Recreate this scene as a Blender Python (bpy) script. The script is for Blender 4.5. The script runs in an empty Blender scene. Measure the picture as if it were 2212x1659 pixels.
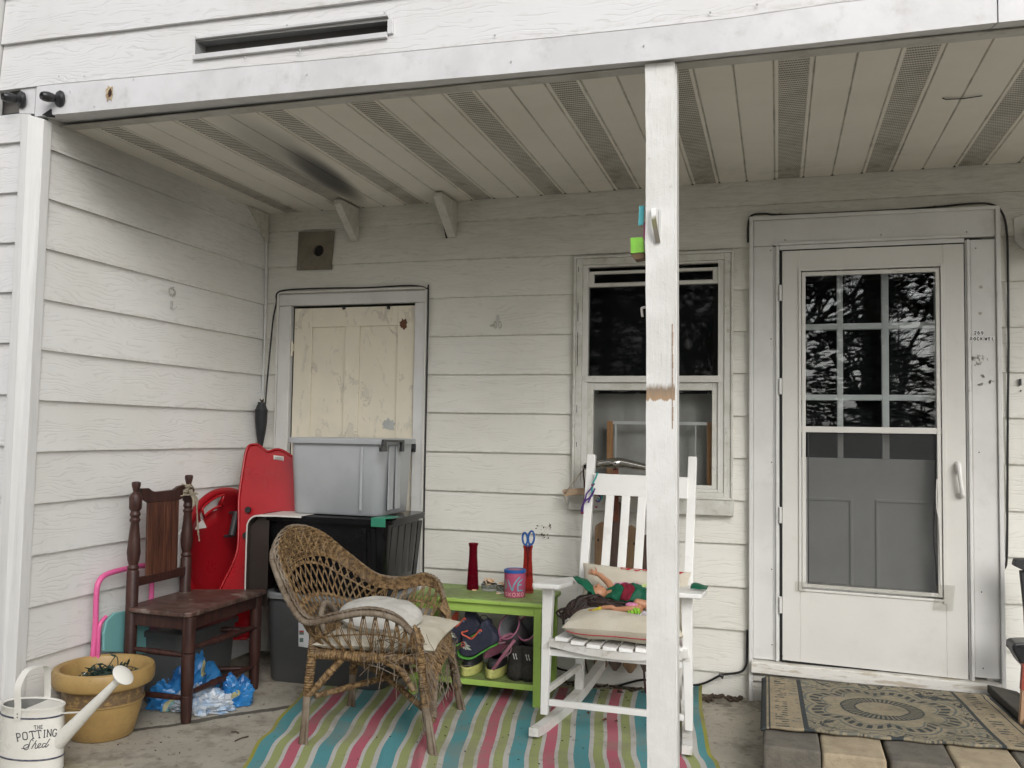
import bpy, math, random
from mathutils import Vector, Matrix
from math import sin, cos, pi, radians, atan2, sqrt, hypot
random.seed(7)
SC = bpy.context.scene
COL = SC.collection
# ------------------------------------------------------------------ camera
FPX, CX0, CY0 = 1922.12, 1106.0, 829.5          # focal length and centre on a 2212 x 1659 sheet
CAM = Vector((2.96226, -4.68495, 1.31302))
_y, _p, _r = radians(16.627), radians(3.062), radians(-0.897)
FWD = Vector((-sin(_y)*cos(_p), cos(_y)*cos(_p), sin(_p)))
_rt = Vector((cos(_y), sin(_y), 0)); _dn = FWD.cross(_rt)
RGT = cos(_r)*_rt + sin(_r)*_dn
DWN = -sin(_r)*_rt + cos(_r)*_dn
cd = bpy.data.cameras.new('camera'); cam = bpy.data.objects.new('camera', cd); COL.objects.link(cam)
m = Matrix((( RGT.x, -DWN.x, -FWD.x, CAM.x), (RGT.y, -DWN.y, -FWD.y, CAM.y), (RGT.z, -DWN.z, -FWD.z, CAM.z), (0, 0, 0, 1)))
cam.matrix_world = m
cd.sensor_fit = 'HORIZONTAL'; cd.sensor_width = 36; cd.lens = 36*FPX/2212; cd.clip_start = .05; cd.clip_end = 500
SC.camera = cam
# ------------------------------------------------------------------ sky, sun, exposure
SUN_EL, SUN_AZ = radians(31), radians(152)      # azimuth from +Y clockwise: the sun stands in front of the house
w = bpy.data.worlds.new('World'); SC.world = w; w.use_nodes = True
nt = w.node_tree; nt.nodes.clear()
sky = nt.nodes.new('ShaderNodeTexSky'); sky.sky_type = 'NISHITA'; sky.sun_disc = False
sky.sun_elevation = SUN_EL; sky.sun_rotation = SUN_AZ; sky.air_density = 1.0; sky.dust_density = 4.0
hs = nt.nodes.new('ShaderNodeHueSaturation'); hs.inputs['Saturation'].default_value = .16
bg = nt.nodes.new('ShaderNodeBackground'); bg.inputs['Strength'].default_value = .125
wo = nt.nodes.new('ShaderNodeOutputWorld')
nt.links.new(sky.outputs[0], hs.inputs['Color']); nt.links.new(hs.outputs[0], bg.inputs[0]); nt.links.new(bg.outputs[0], wo.inputs[0])
sl = bpy.data.lights.new('sun', 'SUN'); sl.energy = .66; sl.angle = radians(40); sl.color = (1.0, .975, .94)
so = bpy.data.objects.new('sun', sl); COL.objects.link(so)
sd = Vector((sin(SUN_AZ)*cos(SUN_EL), cos(SUN_AZ)*cos(SUN_EL), sin(SUN_EL)))
so.rotation_euler = sd.to_track_quat('Z', 'Y').to_euler(); so.location = (0, -10, 12)
SC.view_settings.view_transform = 'Standard'; SC.view_settings.look = 'None'
SC.view_settings.exposure = 0.57; SC.view_settings.gamma = 1; SC.view_settings.use_curve_mapping = False
# ------------------------------------------------------------------ helpers
def V(*a): return Vector(a[0]) if len(a) == 1 else Vector(a)
def ray(px, py): return FWD + RGT*((px-CX0)/FPX) + DWN*((py-CY0)/FPX)
def at(px, py, ax, val):                          # where the sight line through a pixel meets a wall, floor or other real plane
    d = ray(px, py); t = (val-CAM[ax])/d[ax]; return CAM + d*t
def atp(px, py, p0, n):
    d = ray(px, py); n = V(n); t = (V(p0)-CAM).dot(n)/d.dot(n); return CAM + d*t
def zm(ox, oy, w, W):
    k = w/W; return lambda x, y: ((ox+x*k)*.72005, (oy+y*k)*.72005)
G = zm(0, 1479, 1100, 2212); Q2 = zm(700, 1479, 800, 1609); Q3 = zm(1300, 1500, 800, 1651); Q4 = zm(1600, 1300, 700, 1157)
Q5 = zm(1972, 1479, 1100, 2212); Q6 = zm(350, 1300, 650, 1659); ZA = zm(0, 0, 1100, 2212); ZB = zm(1000, 0, 1100, 2212)
ZC = zm(1972, 0, 1100, 2212); ZK = zm(0, 740, 1100, 2212); ZE = zm(1000, 740, 1100, 2212); ZF = zm(1972, 740, 1100, 2212)
ZM = zm(1660, 1340, 340, 1763); ZN = zm(1660, 1660, 340, 2212); ZT = zm(1300, 1560, 400, 2212); ZS = zm(1300, 1800, 360, 2212)
ZP = zm(1860, 580, 200, 830); ZW = zm(0, 2000, 280, 1528)

def smooth_path(pts, n=6, closed=False):           # Catmull-Rom through the points
    P = [V(p) for p in pts]; out = []; N = len(P)
    rng = range(N if closed else N-1)
    for i in rng:
        if closed: a, b, c, d = P[i-1], P[i], P[(i+1) % N], P[(i+2) % N]
        else: a, b, c, d = P[max(i-1, 0)], P[i], P[i+1], P[min(i+2, N-1)]
        for k in range(n):
            t = k/n
            out.append(.5*((2*b)+(c-a)*t+(2*a-5*b+4*c-d)*t*t+(3*b-3*c+d-a)*t**3))
    if not closed: out.append(P[-1])
    return out

class MB:
    def __init__(s): s.v = []; s.f = []; s.uv = {}; s.mi = []; s.cm = 0
    def _f(s, f, uv=None):
        s.f.append(f); s.mi.append(s.cm)
        if uv: s.uv[len(s.f)-1] = uv
    def hexa(s, p):                                # 4 bottom ccw, 4 top ccw
        b = len(s.v); s.v += [V(q) for q in p]
        for f in ((3, 2, 1, 0), (4, 5, 6, 7), (0, 1, 5, 4), (1, 2, 6, 5), (2, 3, 7, 6), (3, 0, 4, 7)): s._f([b+i for i in f])
        return s
    def box(s, x0, y0, z0, x1, y1, z1):
        return s.hexa([(x0, y0, z0), (x1, y0, z0), (x1, y1, z0), (x0, y1, z0), (x0, y0, z1), (x1, y0, z1), (x1, y1, z1), (x0, y1, z1)])
    def obox(s, c, size, M=None):
        M = M or Matrix.Identity(3); hx, hy, hz = size[0]/2, size[1]/2, size[2]/2; c = V(c)
        return s.hexa([c + M@V(*q) for q in ((-hx, -hy, -hz), (hx, -hy, -hz), (hx, hy, -hz), (-hx, hy, -hz), (-hx, -hy, hz), (hx, -hy, hz), (hx, hy, hz), (-hx, hy, hz))])
    def bar(s, p, q, w, h, up=(0, 0, 1), w2=None, h2=None):
        p, q = V(p), V(q); d = (q-p).normalized(); sd_ = d.cross(V(up)).normalized(); u = sd_.cross(d)
        w2 = w2 or w; h2 = h2 or h
        P = []
        for c, a, b in ((p, w, h), (q, w2, h2)): P += [c-sd_*a/2-u*b/2, c+sd_*a/2-u*b/2, c+sd_*a/2+u*b/2, c-sd_*a/2+u*b/2]
        return s.hexa(P)
    def tube(s, pts, r, n=8, cap=True, flat=1.0, up=None):
        P = [V(p) for p in pts]; N = len(P); b = len(s.v); nrm = None
        for i, p in enumerate(P):
            d = (P[min(i+1, N-1)]-P[max(i-1, 0)])
            if d.length < 1e-9: d = V(0, 0, 1)
            d.normalize()
            if nrm is None:
                ref = V(up) if up else (V(0, 0, 1) if abs(d.z) < .9 else V(1, 0, 0)); nrm = d.cross(ref).normalized()
            nrm = (nrm - d*nrm.dot(d))
            if nrm.length < 1e-6: nrm = d.orthogonal()
            nrm.normalize(); bn = d.cross(nrm)
            rr = r[i] if isinstance(r, (list, tuple)) else (r(i/(N-1)) if callable(r) else r)
            for k in range(n):
                a = 2*pi*k/n; s.v.append(p + nrm*rr*cos(a) + bn*rr*sin(a)*flat)
        for i in range(N-1):
            for k in range(n):
                k2 = (k+1) % n; s._f([b+i*n+k, b+i*n+k2, b+(i+1)*n+k2, b+(i+1)*n+k])
        if cap:
            s._f([b+k for k in range(n)][::-1]); s._f([b+(N-1)*n+k for k in range(n)])
        return s
    def lathe(s, prof, c=(0, 0, 0), n=32, M=None, sx=1, sy=1, cap0=False, cap1=False):
        M = M or Matrix.Identity(3); c = V(c); b = len(s.v)
        for r, z in prof:
            for k in range(n):
                a = 2*pi*k/n; s.v.append(c + M@V(r*cos(a)*sx, r*sin(a)*sy, z))
        for i in range(len(prof)-1):
            for k in range(n):
                k2 = (k+1) % n; s._f([b+i*n+k, b+i*n+k2, b+(i+1)*n+k2, b+(i+1)*n+k])
        if cap0: s._f([b+k for k in range(n)][::-1])
        if cap1: s._f([b+(len(prof)-1)*n+k for k in range(n)])
        return s
    def prism(s, pts, vec):                        # planar outline extruded by vec
        vec = V(vec); P = [V(p) for p in pts]; n = len(P); b = len(s.v)
        nr = V(0, 0, 0)
        for i in range(n): nr += P[i].cross(P[(i+1) % n])
        if nr.dot(vec) > 0: P.reverse()
        s.v += P + [p+vec for p in P]
        s._f(list(range(b, b+n))); s._f(list(range(b+n, b+2*n))[::-1])
        for i in range(n):
            j = (i+1) % n; s._f([b+j, b+i, b+n+i, b+n+j])
        return s
    def grid(s, fn, nu, nv, flip=False, uv=True, uvr=(0, 1, 0, 1)):
        b = len(s.v)
        for j in range(nv+1):
            for i in range(nu+1): s.v.append(V(fn(i/nu, j/nv)))
        for j in range(nv):
            for i in range(nu):
                f = [b+j*(nu+1)+i, b+j*(nu+1)+i+1, b+(j+1)*(nu+1)+i+1, b+(j+1)*(nu+1)+i]
                u0, u1, v0, v1 = i/nu, (i+1)/nu, j/nv, (j+1)/nv
                U = [(u0, v0), (u1, v0), (u1, v1), (u0, v1)]
                if flip: f.reverse(); U.reverse()
                s._f(f, U if uv else None)
        return s
    def ball(s, c, r, n=12, sc=(1, 1, 1), M=None):
        M = M or Matrix.Identity(3); c = V(c); b = len(s.v); m2 = max(6, n//2+1)
        for j in range(m2+1):
            t = pi*j/m2
            for k in range(n):
                a = 2*pi*k/n; s.v.append(c+M@V(r*sc[0]*sin(t)*cos(a), r*sc[1]*sin(t)*sin(a), r*sc[2]*cos(t)))
        for j in range(m2):
            for k in range(n):
                k2 = (k+1) % n; s._f([b+j*n+k, b+(j+1)*n+k, b+(j+1)*n+k2, b+j*n+k2])
        return s
    def poly(s, pts, uv=None): b = len(s.v); s.v += [V(p) for p in pts]; s._f(list(range(b, b+len(pts))), uv); return s
    def ribbon(s, pts2, wd, fn):                   # brush stroke laid on a surface fn(u, v)
        P = [V(p[0], p[1], 0) for p in pts2]; N = len(P); b = len(s.v)
        for i, p in enumerate(P):
            d = (P[min(i+1, N-1)]-P[max(i-1, 0)]).normalized(); nn = V(-d.y, d.x, 0)
            ww = wd[i] if isinstance(wd, (list, tuple)) else wd
            for sg in (-1, 1): q = p+nn*ww/2*sg; s.v.append(V(fn(q.x, q.y)))
        for i in range(N-1): s._f([b+2*i, b+2*i+2, b+2*i+3, b+2*i+1])
        return s
    def build_each(s, name, mat, parent=None, **k):    # every loose piece becomes an object of its own
        par = list(range(len(s.v)))
        def find(a):
            while par[a] != a: par[a] = par[par[a]]; a = par[a]
            return a
        for f in s.f:
            r0 = find(f[0])
            for q in f[1:]: par[find(q)] = r0
        gr = {}
        for f in s.f: gr.setdefault(find(f[0]), []).append(f)
        out = []
        for fs in gr.values():
            b = MB(); ids = sorted({i for f in fs for i in f}); mp = {i: n for n, i in enumerate(ids)}
            b.v = [s.v[i] for i in ids]
            for f in fs: b._f([mp[i] for i in f])
            out.append(b.build(name, mat, parent, **k))
        return out
    def build(s, name, mat, parent=None, bevel=0, smooth=None, origin=None, sub=0, solid=0, seg=2):
        if parent is not None: org = V(parent['_o'])
        elif origin is not None: org = V(origin)
        else:
            xs = [p.x for p in s.v]; ys = [p.y for p in s.v]; zs = [p.z for p in s.v]
            org = V((min(xs)+max(xs))/2, (min(ys)+max(ys))/2, min(zs))
        me = bpy.data.meshes.new(name); me.from_pydata([p-org for p in s.v], [], s.f)
        mats = mat if isinstance(mat, (list, tuple)) else [mat]
        for q in mats: me.materials.append(q)
        if len(mats) > 1: me.polygons.foreach_set('material_index', s.mi)
        if s.uv:
            L = me.uv_layers.new(name='UVMap')
            for fi, U in s.uv.items():
                pl = me.polygons[fi]
                for k, li in enumerate(pl.loop_indices): L.data[li].uv = U[k]
        me.update(); me.validate()
        if smooth is not None:
            me.polygons.foreach_set('use_smooth', [True]*len(me.polygons))
            if smooth < 180: me.set_sharp_from_angle(angle=radians(smooth))
        o = bpy.data.objects.new(name, me); COL.objects.link(o)
        o['_o'] = tuple(org)
        if parent is not None: o.parent = parent
        else: o.location = org
        if solid:
            md = o.modifiers.new('Solid', 'SOLIDIFY'); md.thickness = solid; md.offset = 0
        if bevel:
            md = o.modifiers.new('Bevel', 'BEVEL'); md.width = bevel; md.segments = seg; md.limit_method = 'ANGLE'; md.angle_limit = radians(35)
        if sub:
            md = o.modifiers.new('Sub', 'SUBSURF'); md.levels = sub; md.render_levels = sub
        return o
def tag(o, label, cat, group=None, kind=None):
    o['label'] = label; o['category'] = cat
    if group: o['group'] = group
    if kind: o['kind'] = kind
    return o
def thing(name, label, cat, loc, group=None):
    o = bpy.data.objects.new(name, None); COL.objects.link(o); o.location = loc; o.empty_display_size = .1
    o['_o'] = tuple(loc); return tag(o, label, cat, group)
def struct(o): o['kind'] = 'structure'; return o
def rotz(a): return Matrix.Rotation(a, 3, 'Z')
def rotx(a): return Matrix.Rotation(a, 3, 'X')
def roty(a): return Matrix.Rotation(a, 3, 'Y')
def basis(x, y, z): return Matrix((V(x), V(y), V(z))).transposed()

# ------------------------------------------------------------------ materials
class NT:
    def __init__(s, name):
        s.m = bpy.data.materials.new(name); s.m.use_nodes = True; s.t = s.m.node_tree; s.n = s.t.nodes
        s.b = s.n['Principled BSDF']; s.out = s.n['Material Output']
    def new(s, t, **k):
        q = s.n.new('ShaderNode'+t)
        for a, b in k.items(): setattr(q, a, b)
        return q
    def link(s, a, b): s.t.links.new(a, b)
    def inp(s, node, key, val):
        if hasattr(val, 'is_linked') or isinstance(val, bpy.types.NodeSocket): s.link(val, node.inputs[key])
        else: node.inputs[key].default_value = val
    def math(s, op, a, b=0.0, c=0.0, clamp=False):
        q = s.new('Math', operation=op, use_clamp=clamp); s.inp(q, 0, a); s.inp(q, 1, b)
        if op in ('COMPARE', 'MULTIPLY_ADD', 'WRAP'): s.inp(q, 2, c)
        return q.outputs[0]
    def mix(s, fac, a, b, mode='MIX'):
        q = s.new('Mix', data_type='RGBA', blend_type=mode)
        s.inp(q, 0, fac)
        for key, v in ((6, a), (7, b)):
            if isinstance(v, (tuple, list)): v = (*v[:3], 1)
            s.inp(q, key, v)
        return q.outputs[2]
    def noise(s, vec, scale, detail=4, rough=.55, dist=0):
        q = s.new('TexNoise'); s.link(vec, q.inputs['Vector']); q.inputs['Scale'].default_value = scale
        q.inputs['Detail'].default_value = detail; q.inputs['Roughness'].default_value = rough; q.inputs['Distortion'].default_value = dist
        return q.outputs[0]
    def ramp(s, fac, stops):
        q = s.new('ValToRGB'); s.link(fac, q.inputs[0]); e = q.color_ramp.elements
        while len(e) < len(stops): e.new(.5)
        for el, (p, c) in zip(e, stops):
            el.position = p; el.color = (*c[:3], 1) if isinstance(c, (tuple, list)) else (c, c, c, 1)
        return q.outputs[0]
    def sm(s, x, a, b):                            # smoothstep map to 0..1
        q = s.new('MapRange', interpolation_type='SMOOTHSTEP'); s.inp(q, 0, x); q.inputs[1].default_value = a; q.inputs[2].default_value = b
        return q.outputs[0]
    def pos(s): return s.new('NewGeometry').outputs['Position']
    def obj(s): return s.new('TexCoord').outputs['Object']
    def uv(s): return s.new('TexCoord').outputs['UV']
    def map(s, vec, sc=(1, 1, 1), loc=(0, 0, 0), rot=(0, 0, 0)):
        q = s.new('Mapping'); s.link(vec, q.inputs[0]); q.inputs['Scale'].default_value = sc; q.inputs['Location'].default_value = loc; q.inputs['Rotation'].default_value = rot
        return q.outputs[0]
    def sep(s, vec): q = s.new('SeparateXYZ'); s.link(vec, q.inputs[0]); return q.outputs
    def comb(s, x=0., y=0., z=0.):
        q = s.new('CombineXYZ'); s.inp(q, 0, x); s.inp(q, 1, y); s.inp(q, 2, z); return q.outputs[0]
    def bump(s, h, strength=.3, dist=.002, nrm=None):
        q = s.new('Bump'); s.link(h, q.inputs['Height']); q.inputs['Strength'].default_value = strength; q.inputs['Distance'].default_value = dist
        if nrm: s.link(nrm, q.inputs['Normal'])
        return q.outputs[0]
    def fin(s, col=None, rough=None, nrm=None, metal=0, spec=.5, **k):
        if col is not None: s.inp(s.b, 'Base Color', (*col[:3], 1) if isinstance(col, (tuple, list)) else col)
        if rough is not None: s.inp(s.b, 'Roughness', rough)
        if nrm is not None: s.link(nrm, s.b.inputs['Normal'])
        s.b.inputs['Metallic'].default_value = metal; s.b.inputs['Specular IOR Level'].default_value = spec
        for a, b in k.items(): s.inp(s.b, a, b)
        return s.m
def pm(name, col, rough=.5, col2=None, sc=8, dirt=0, dirtcol=(.12, .1, .07), bsc=60, bs=.15, bd=.001, metal=0, spec=.5, stretch=(1, 1, 1), lo=.4, hi=.65, **k):
    t = NT(name); v = t.map(t.obj(), stretch)
    n1 = t.noise(v, sc, 5, .6)
    c2 = col2 or tuple(x*.86 for x in col)
    c = t.mix(t.sm(n1, lo, hi), col, c2)
    if dirt:
        n2 = t.noise(t.map(t.obj(), stretch, (3.1, 1.7, .4)), sc*2.7, 8, .68)
        c = t.mix(t.math('MULTIPLY', t.sm(n2, .52, .74), dirt), c, dirtcol)
    nb = t.noise(v, bsc, 4, .6)
    r = t.math('ADD', t.math('MULTIPLY', n1, .16), rough-.08)
    return t.fin(c, r, t.bump(nb, bs, bd), metal, spec, **k)

def siding_mat(name, along, base, dark_oval=None, grime=.0):
    t = NT(name); P = t.pos(); x, y, z = t.sep(P)
    a = x if along == 0 else y
    # each board has its own stretch of the embossed wood grain
    brd = t.math('FLOOR', t.math('DIVIDE', t.math('SUBTRACT', z, .117), .2155))
    off = t.math('MULTIPLY', brd, 3.37)
    vec = t.comb(t.math('ADD', t.math('MULTIPLY', a, 1.0), off), off, z)
    warp = t.noise(t.map(vec, (1.6, 1, 5.0)), 1.6, 3, .5)
    fine = t.noise(t.map(vec, (6, 1, 46)), 1.6, 3, .6)
    ph = t.math('ADD', t.math('MULTIPLY', z, 170.0), t.math('ADD', t.math('MULTIPLY', warp, 30.0), t.math('MULTIPLY', fine, 1.3)))
    sn = t.math('SINE', t.math('MULTIPLY', ph, 2.0))
    ln = t.sm(sn, .50, .98)
    brk = t.sm(t.noise(t.map(vec, (6, 1, 26)), 1.1, 2, .5), .40, .58)
    groove = t.math('MULTIPLY', ln, brk)
    big = t.noise(vec, 1.3, 5, .6); sp = t.noise(t.map(vec, (2, 1, 2), (4, 2, 1)), 9, 6, .7)
    c = t.mix(t.sm(big, .35, .7), base, tuple(q*w_ for q, w_ in zip(base, (.93, .925, .90))))
    c = t.mix(t.math('MULTIPLY', groove, .13), c, (.26, .25, .22))
    st = t.math('MULTIPLY', t.sm(sp, .55, .80), .14)
    c = t.mix(st, c, (.30, .28, .22))
    ls = t.math('MULTIPLY', t.sm(t.noise(t.map(vec, (1, 1, .12)), 5, 5, .65), .55, .78), .22)       # rain streaks
    c = t.mix(t.math('MULTIPLY', ls, .6), c, (.42, .40, .34))
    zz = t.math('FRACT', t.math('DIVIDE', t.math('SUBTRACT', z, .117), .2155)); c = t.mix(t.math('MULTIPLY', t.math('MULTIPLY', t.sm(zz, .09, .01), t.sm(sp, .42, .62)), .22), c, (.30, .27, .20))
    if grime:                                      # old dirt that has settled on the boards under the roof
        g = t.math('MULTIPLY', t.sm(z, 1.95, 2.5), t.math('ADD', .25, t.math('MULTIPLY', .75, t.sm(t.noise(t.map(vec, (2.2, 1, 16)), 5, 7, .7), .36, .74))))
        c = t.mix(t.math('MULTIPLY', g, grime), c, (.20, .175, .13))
    if dark_oval:  # soft oval on the boards, darkest at its centre
        (sa, sz, ra, rz, amt) = dark_oval
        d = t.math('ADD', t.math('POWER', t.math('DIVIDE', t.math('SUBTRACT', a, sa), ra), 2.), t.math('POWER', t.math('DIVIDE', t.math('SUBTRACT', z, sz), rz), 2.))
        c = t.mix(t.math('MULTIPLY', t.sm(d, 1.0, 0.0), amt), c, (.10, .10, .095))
    h = t.math('SUBTRACT', t.math('MULTIPLY', fine, .25), groove)
    return t.fin(c, t.math('ADD', .42, t.math('MULTIPLY', big, .2)), t.bump(h, .5, .0014), 0, .4)

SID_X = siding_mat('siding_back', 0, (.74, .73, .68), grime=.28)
SID_Y = siding_mat('siding_side', 1, (.79, .79, .775), dark_oval=(-1.15, 2.72, .75, .62, .38), grime=.3)
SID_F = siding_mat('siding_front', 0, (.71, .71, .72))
TRIM = pm('trim_aluminium', (.67, .67, .655), .38, (.61, .61, .59), 3, .22, (.35, .35, .32), 9, .12, .003)
TRIMW = pm('trim_warm', (.66, .655, .62), .42, (.60, .59, .55), 4, .4, (.28, .26, .2), 30, .15, .001)
FASC = pm('fascia_coil', (.70, .70, .715), .35, (.61, .61, .62), 3.2, .55, (.44, .43, .41), 5, .5, .006, lo=.35, hi=.6)
DARK = pm('dark_void', (.012, .012, .013), .8)
ROOM = pm('room_wall', (.16, .15, .14), .8)
BLK = pm('black_plastic', (.016, .017, .019), .32, (.03, .03, .032), 12, .15, (.1, .1, .09), 120, .1)
BLKM = pm('black_matte', (.02, .021, .024), .55, (.035, .035, .037), 30, .2, (.11, .1, .09), 90, .2)
CABLE = pm('black_cable', (.012, .012, .013), .4)
METAL = pm('worn_metal', (.62, .61, .58), .22, (.42, .41, .38), 14, .3, (.2, .17, .13), 40, .1, metal=1)
SCREW = pm('zinc_screw', (.3, .29, .27), .4, metal=.8)
# ================================================================== THE HOUSE
house = thing('house', 'white clapboard house wall with a recessed porch, storm door, window and small cellar door', 'house', (2, 0, 0))

def siding(name, along, a0, a1, plane, out, seams, holes, mat, zmin, zmax, step=.3, butt=(), slope=0.0):
    """lapped boards; plane = wall coordinate, out = +1/-1 towards the viewer"""
    mb = MB(); rnd = random.Random(name)
    S = sorted(seams); rows = []
    edges = [zmin-.2155] + S + [S[-1]+.2155]
    for k in range(len(edges)-1): rows.append((edges[k], edges[k+1]))
    def P(a, off, z): 
        z = z + slope*a
        return (a, plane+out*off, z) if along == 0 else (plane+out*off, a, z)
    for k, (z0, z1) in enumerate(rows):
        zlo, zhi = max(z0, zmin), min(z1, zmax)
        if zhi <= zlo: continue
        cuts = sorted({zlo, zhi} | {h for H in holes for h in (H[2], H[3]) if zlo < h < zhi})
        jit = lambda a: .0016*sin(a*2.1+k*1.7)+.0009*sin(a*7.3+k)
        off = lambda z: .0105 - .0155*(z-z0)/(z1-z0)
        for ci in range(len(cuts)-1):
            c0, c1 = cuts[ci], cuts[ci+1]; mid = (c0+c1)/2
            iv = [(a0, a1)]
            for (h0, h1, hz0, hz1) in holes:
                if hz0 < mid < hz1:
                    nv = []
                    for (p, q) in iv:
                        if h1 <= p or h0 >= q: nv.append((p, q)); continue
                        if h0 > p: nv.append((p, h0))
                        if h1 < q: nv.append((h1, q))
                    iv = nv
            for (p, q) in iv:
                n = max(1, int((q-p)/step))
                for i in range(n):
                    u0, u1 = p+(q-p)*i/n, p+(q-p)*(i+1)/n
                    j0 = jit(u0) if c0 == z0 else 0; j1 = jit(u1) if c0 == z0 else 0
                    A, B, Cc, D_ = P(u0, off(c0), c0+j0), P(u1, off(c0), c0+j1), P(u1, off(c1), c1+.004), P(u0, off(c1), c1+.004)
                    mb.poly([A, B, Cc, D_])
                    if c0 == z0: mb.poly([P(u0, -.012, c0+j0), P(u1, -.012, c0+j1), B, A])
        for (bk, ba) in butt:                       # dark butt joint between two lengths of board
            if bk == k:
                mb.poly([P(ba-.0012, off(zlo)+.0006, zlo), P(ba+.0012, off(zlo)+.0006, zlo), P(ba+.0012, off(zhi)+.0006, zhi-.002), P(ba-.0012, off(zhi)+.0006, zhi-.002)])
    return mb
ZS_B = [.117+.2160*i for i in range(12)]
ZS_S = [.129+.2138*i for i in range(12)]
WIN = (1.955, 2.712, .965, 2.225); DOOR = (2.90, 3.90, .14, 2.33); CEL = (.19, .985, .2, 2.04); VEN = (.30, .42, 2.30, 2.43)
siding('wall_back', 0, 0.0, 5.6, 0, -1, ZS_B, [WIN, DOOR, CEL, VEN], SID_X, -.10, 2.66, butt=((12, 1.30), (11, 2.17), (6, 4.06), (3, 1.62), (8, 1.42))).build('back_wall', SID_X, house)
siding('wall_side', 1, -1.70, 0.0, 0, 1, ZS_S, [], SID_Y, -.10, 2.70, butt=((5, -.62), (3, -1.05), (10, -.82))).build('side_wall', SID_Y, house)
# front plane: strip left of the porch mouth, and the whole storey above the beam
FY = -1.735
siding('wall_strip', 0, -.26, -.065, FY+.012, -1, [z+.025 for z in ZS_S], [], SID_F, -.10, 2.625).build('front_wall', SID_F, house)
up = siding('wall_upper', 0, -.235, 5.6, FY+.012, -1, [2.737, 2.94, 3.148, 3.36, 3.57, 3.78], [(.746, 1.579, 2.79, 2.856)], SID_F, 2.737, 4.0, slope=0)
for p in up.v:                                       # the old beam sags a little towards the door
    s_ = min(max(p.x, 0), 2.6)/2.6; p.z -= (.050*s_*(1 if p.z < 2.8 else .8)) - (.012 if p.x > 3 and p.z < 2.8 else 0)
    if abs(p.z-2.79+.012) < .03 or abs(p.z-2.856+.012) < .03: p.z += .0
up.build('upper_wall', SID_F, house)
# solid core behind the siding: keeps the light out of the house
mb = MB()
def wall_core(x0, x1, y0, y1, z0, z1, holes):
    xs = sorted({x0, x1} | {h for H in holes for h in H[:2]}); zs = sorted({z0, z1} | {h for H in holes for h in H[2:]})
    for i in range(len(xs)-1):
        for j in range(len(zs)-1):
            mx, mz = (xs[i]+xs[i+1])/2, (zs[j]+zs[j+1])/2
            if any(H[0] < mx < H[1] and H[2] < mz < H[3] for H in holes): continue
            mb.box(xs[i], y0, zs[j], xs[i+1], y1, zs[j+1])
wall_core(-.10, 5.6, .014, .12, -.1, 2.9, [WIN, DOOR, CEL, VEN])
wall_core(-.10, -.014, FY+.03, .0135, -.1, 2.9, [])
wall_core(-.30, 5.6, FY+.065, FY+.075, 2.66, 4.0, [])
mb.box(-.24, FY+.03, -.1, -.11, FY+.2, 2.6)
mb.build('wall_core', ROOM, house)
# rooms behind the openings
mb = MB()
mb.box(1.2, .121, .2, 4.6, .13, .3) if False else None
def room(x0, x1, y0, y1, z0, z1):
    b = [(x0, y0, z0), (x1, y0, z0), (x1, y1, z0), (x0, y1, z0), (x0, y0, z1), (x1, y0, z1), (x1, y1, z1), (x0, y1, z1)]
    for f in ((0, 1, 2, 3), (7, 6, 5, 4), (2, 1, 5, 6), (0, 3, 7, 4), (3, 2, 6, 7)): mb.poly([b[i] for i in f])
room(1.3, 4.6, .121, 3.2, .10, 2.55); room(.1, 1.2, .121, .6, .1, 2.2)
mb.build('interior', ROOM, house)
MB().box(.28, .0, 2.29, .44, .4, 2.44).build('vent_duct', DARK, house)

# recessed slot in the upper siding
mb = MB(); x0, x1 = .746, 1.579; zb = lambda x: 2.783+.002*(x-.75)-.006*(x > 1.2); zt = lambda x: 2.849+.001*(x-.75)-.007*(x > 1.2)
y0, y1 = FY+.02, FY+.11
mb.poly([(x0, y0-.02, zt(x0)), (x1, y0-.02, zt(x1)), (x1, y1, zt(x1)+.0), (x0, y1, zt(x0))])
mb.poly([(x0, y1, zb(x0)), (x1, y1, zb(x1)), (x1, y1, zt(x1)), (x0, y1, zt(x0))])
mb.poly([(x0, y0-.02, zb(x0)), (x0, y1, zb(x0)), (x0, y1, zt(x0)), (x0, y0-.02, zt(x0))])
mb.poly([(x1, y1, zb(x1)), (x1, y0-.02, zb(x1)), (x1, y0-.02, zt(x1)), (x1, y1, zt(x1))])
mb.build('slot_recess', pm('slot_metal', (.36, .37, .37), .5), house)
mb = MB()
mb.bar((x0, FY-.002, zt(x0)+.005), (x1, FY-.002, zt(x1)+.005), .012, .011); mb.bar((x0-.004, FY-.003, zb(x0)-.008), (x1, FY-.003, zb(x1)-.008), .016, .02)
mb.box(x1, FY-.004, zb(x1)-.003, x1+.022, FY+.008, zt(x1)-.012)
for i in range(3): mb.ball((x0+.01+i*(x1-x0-.02)/2, FY-.009, zt(x0)+.008), .004, 8)
mb.build('slot_flange', FASC, house, bevel=.0015)

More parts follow.
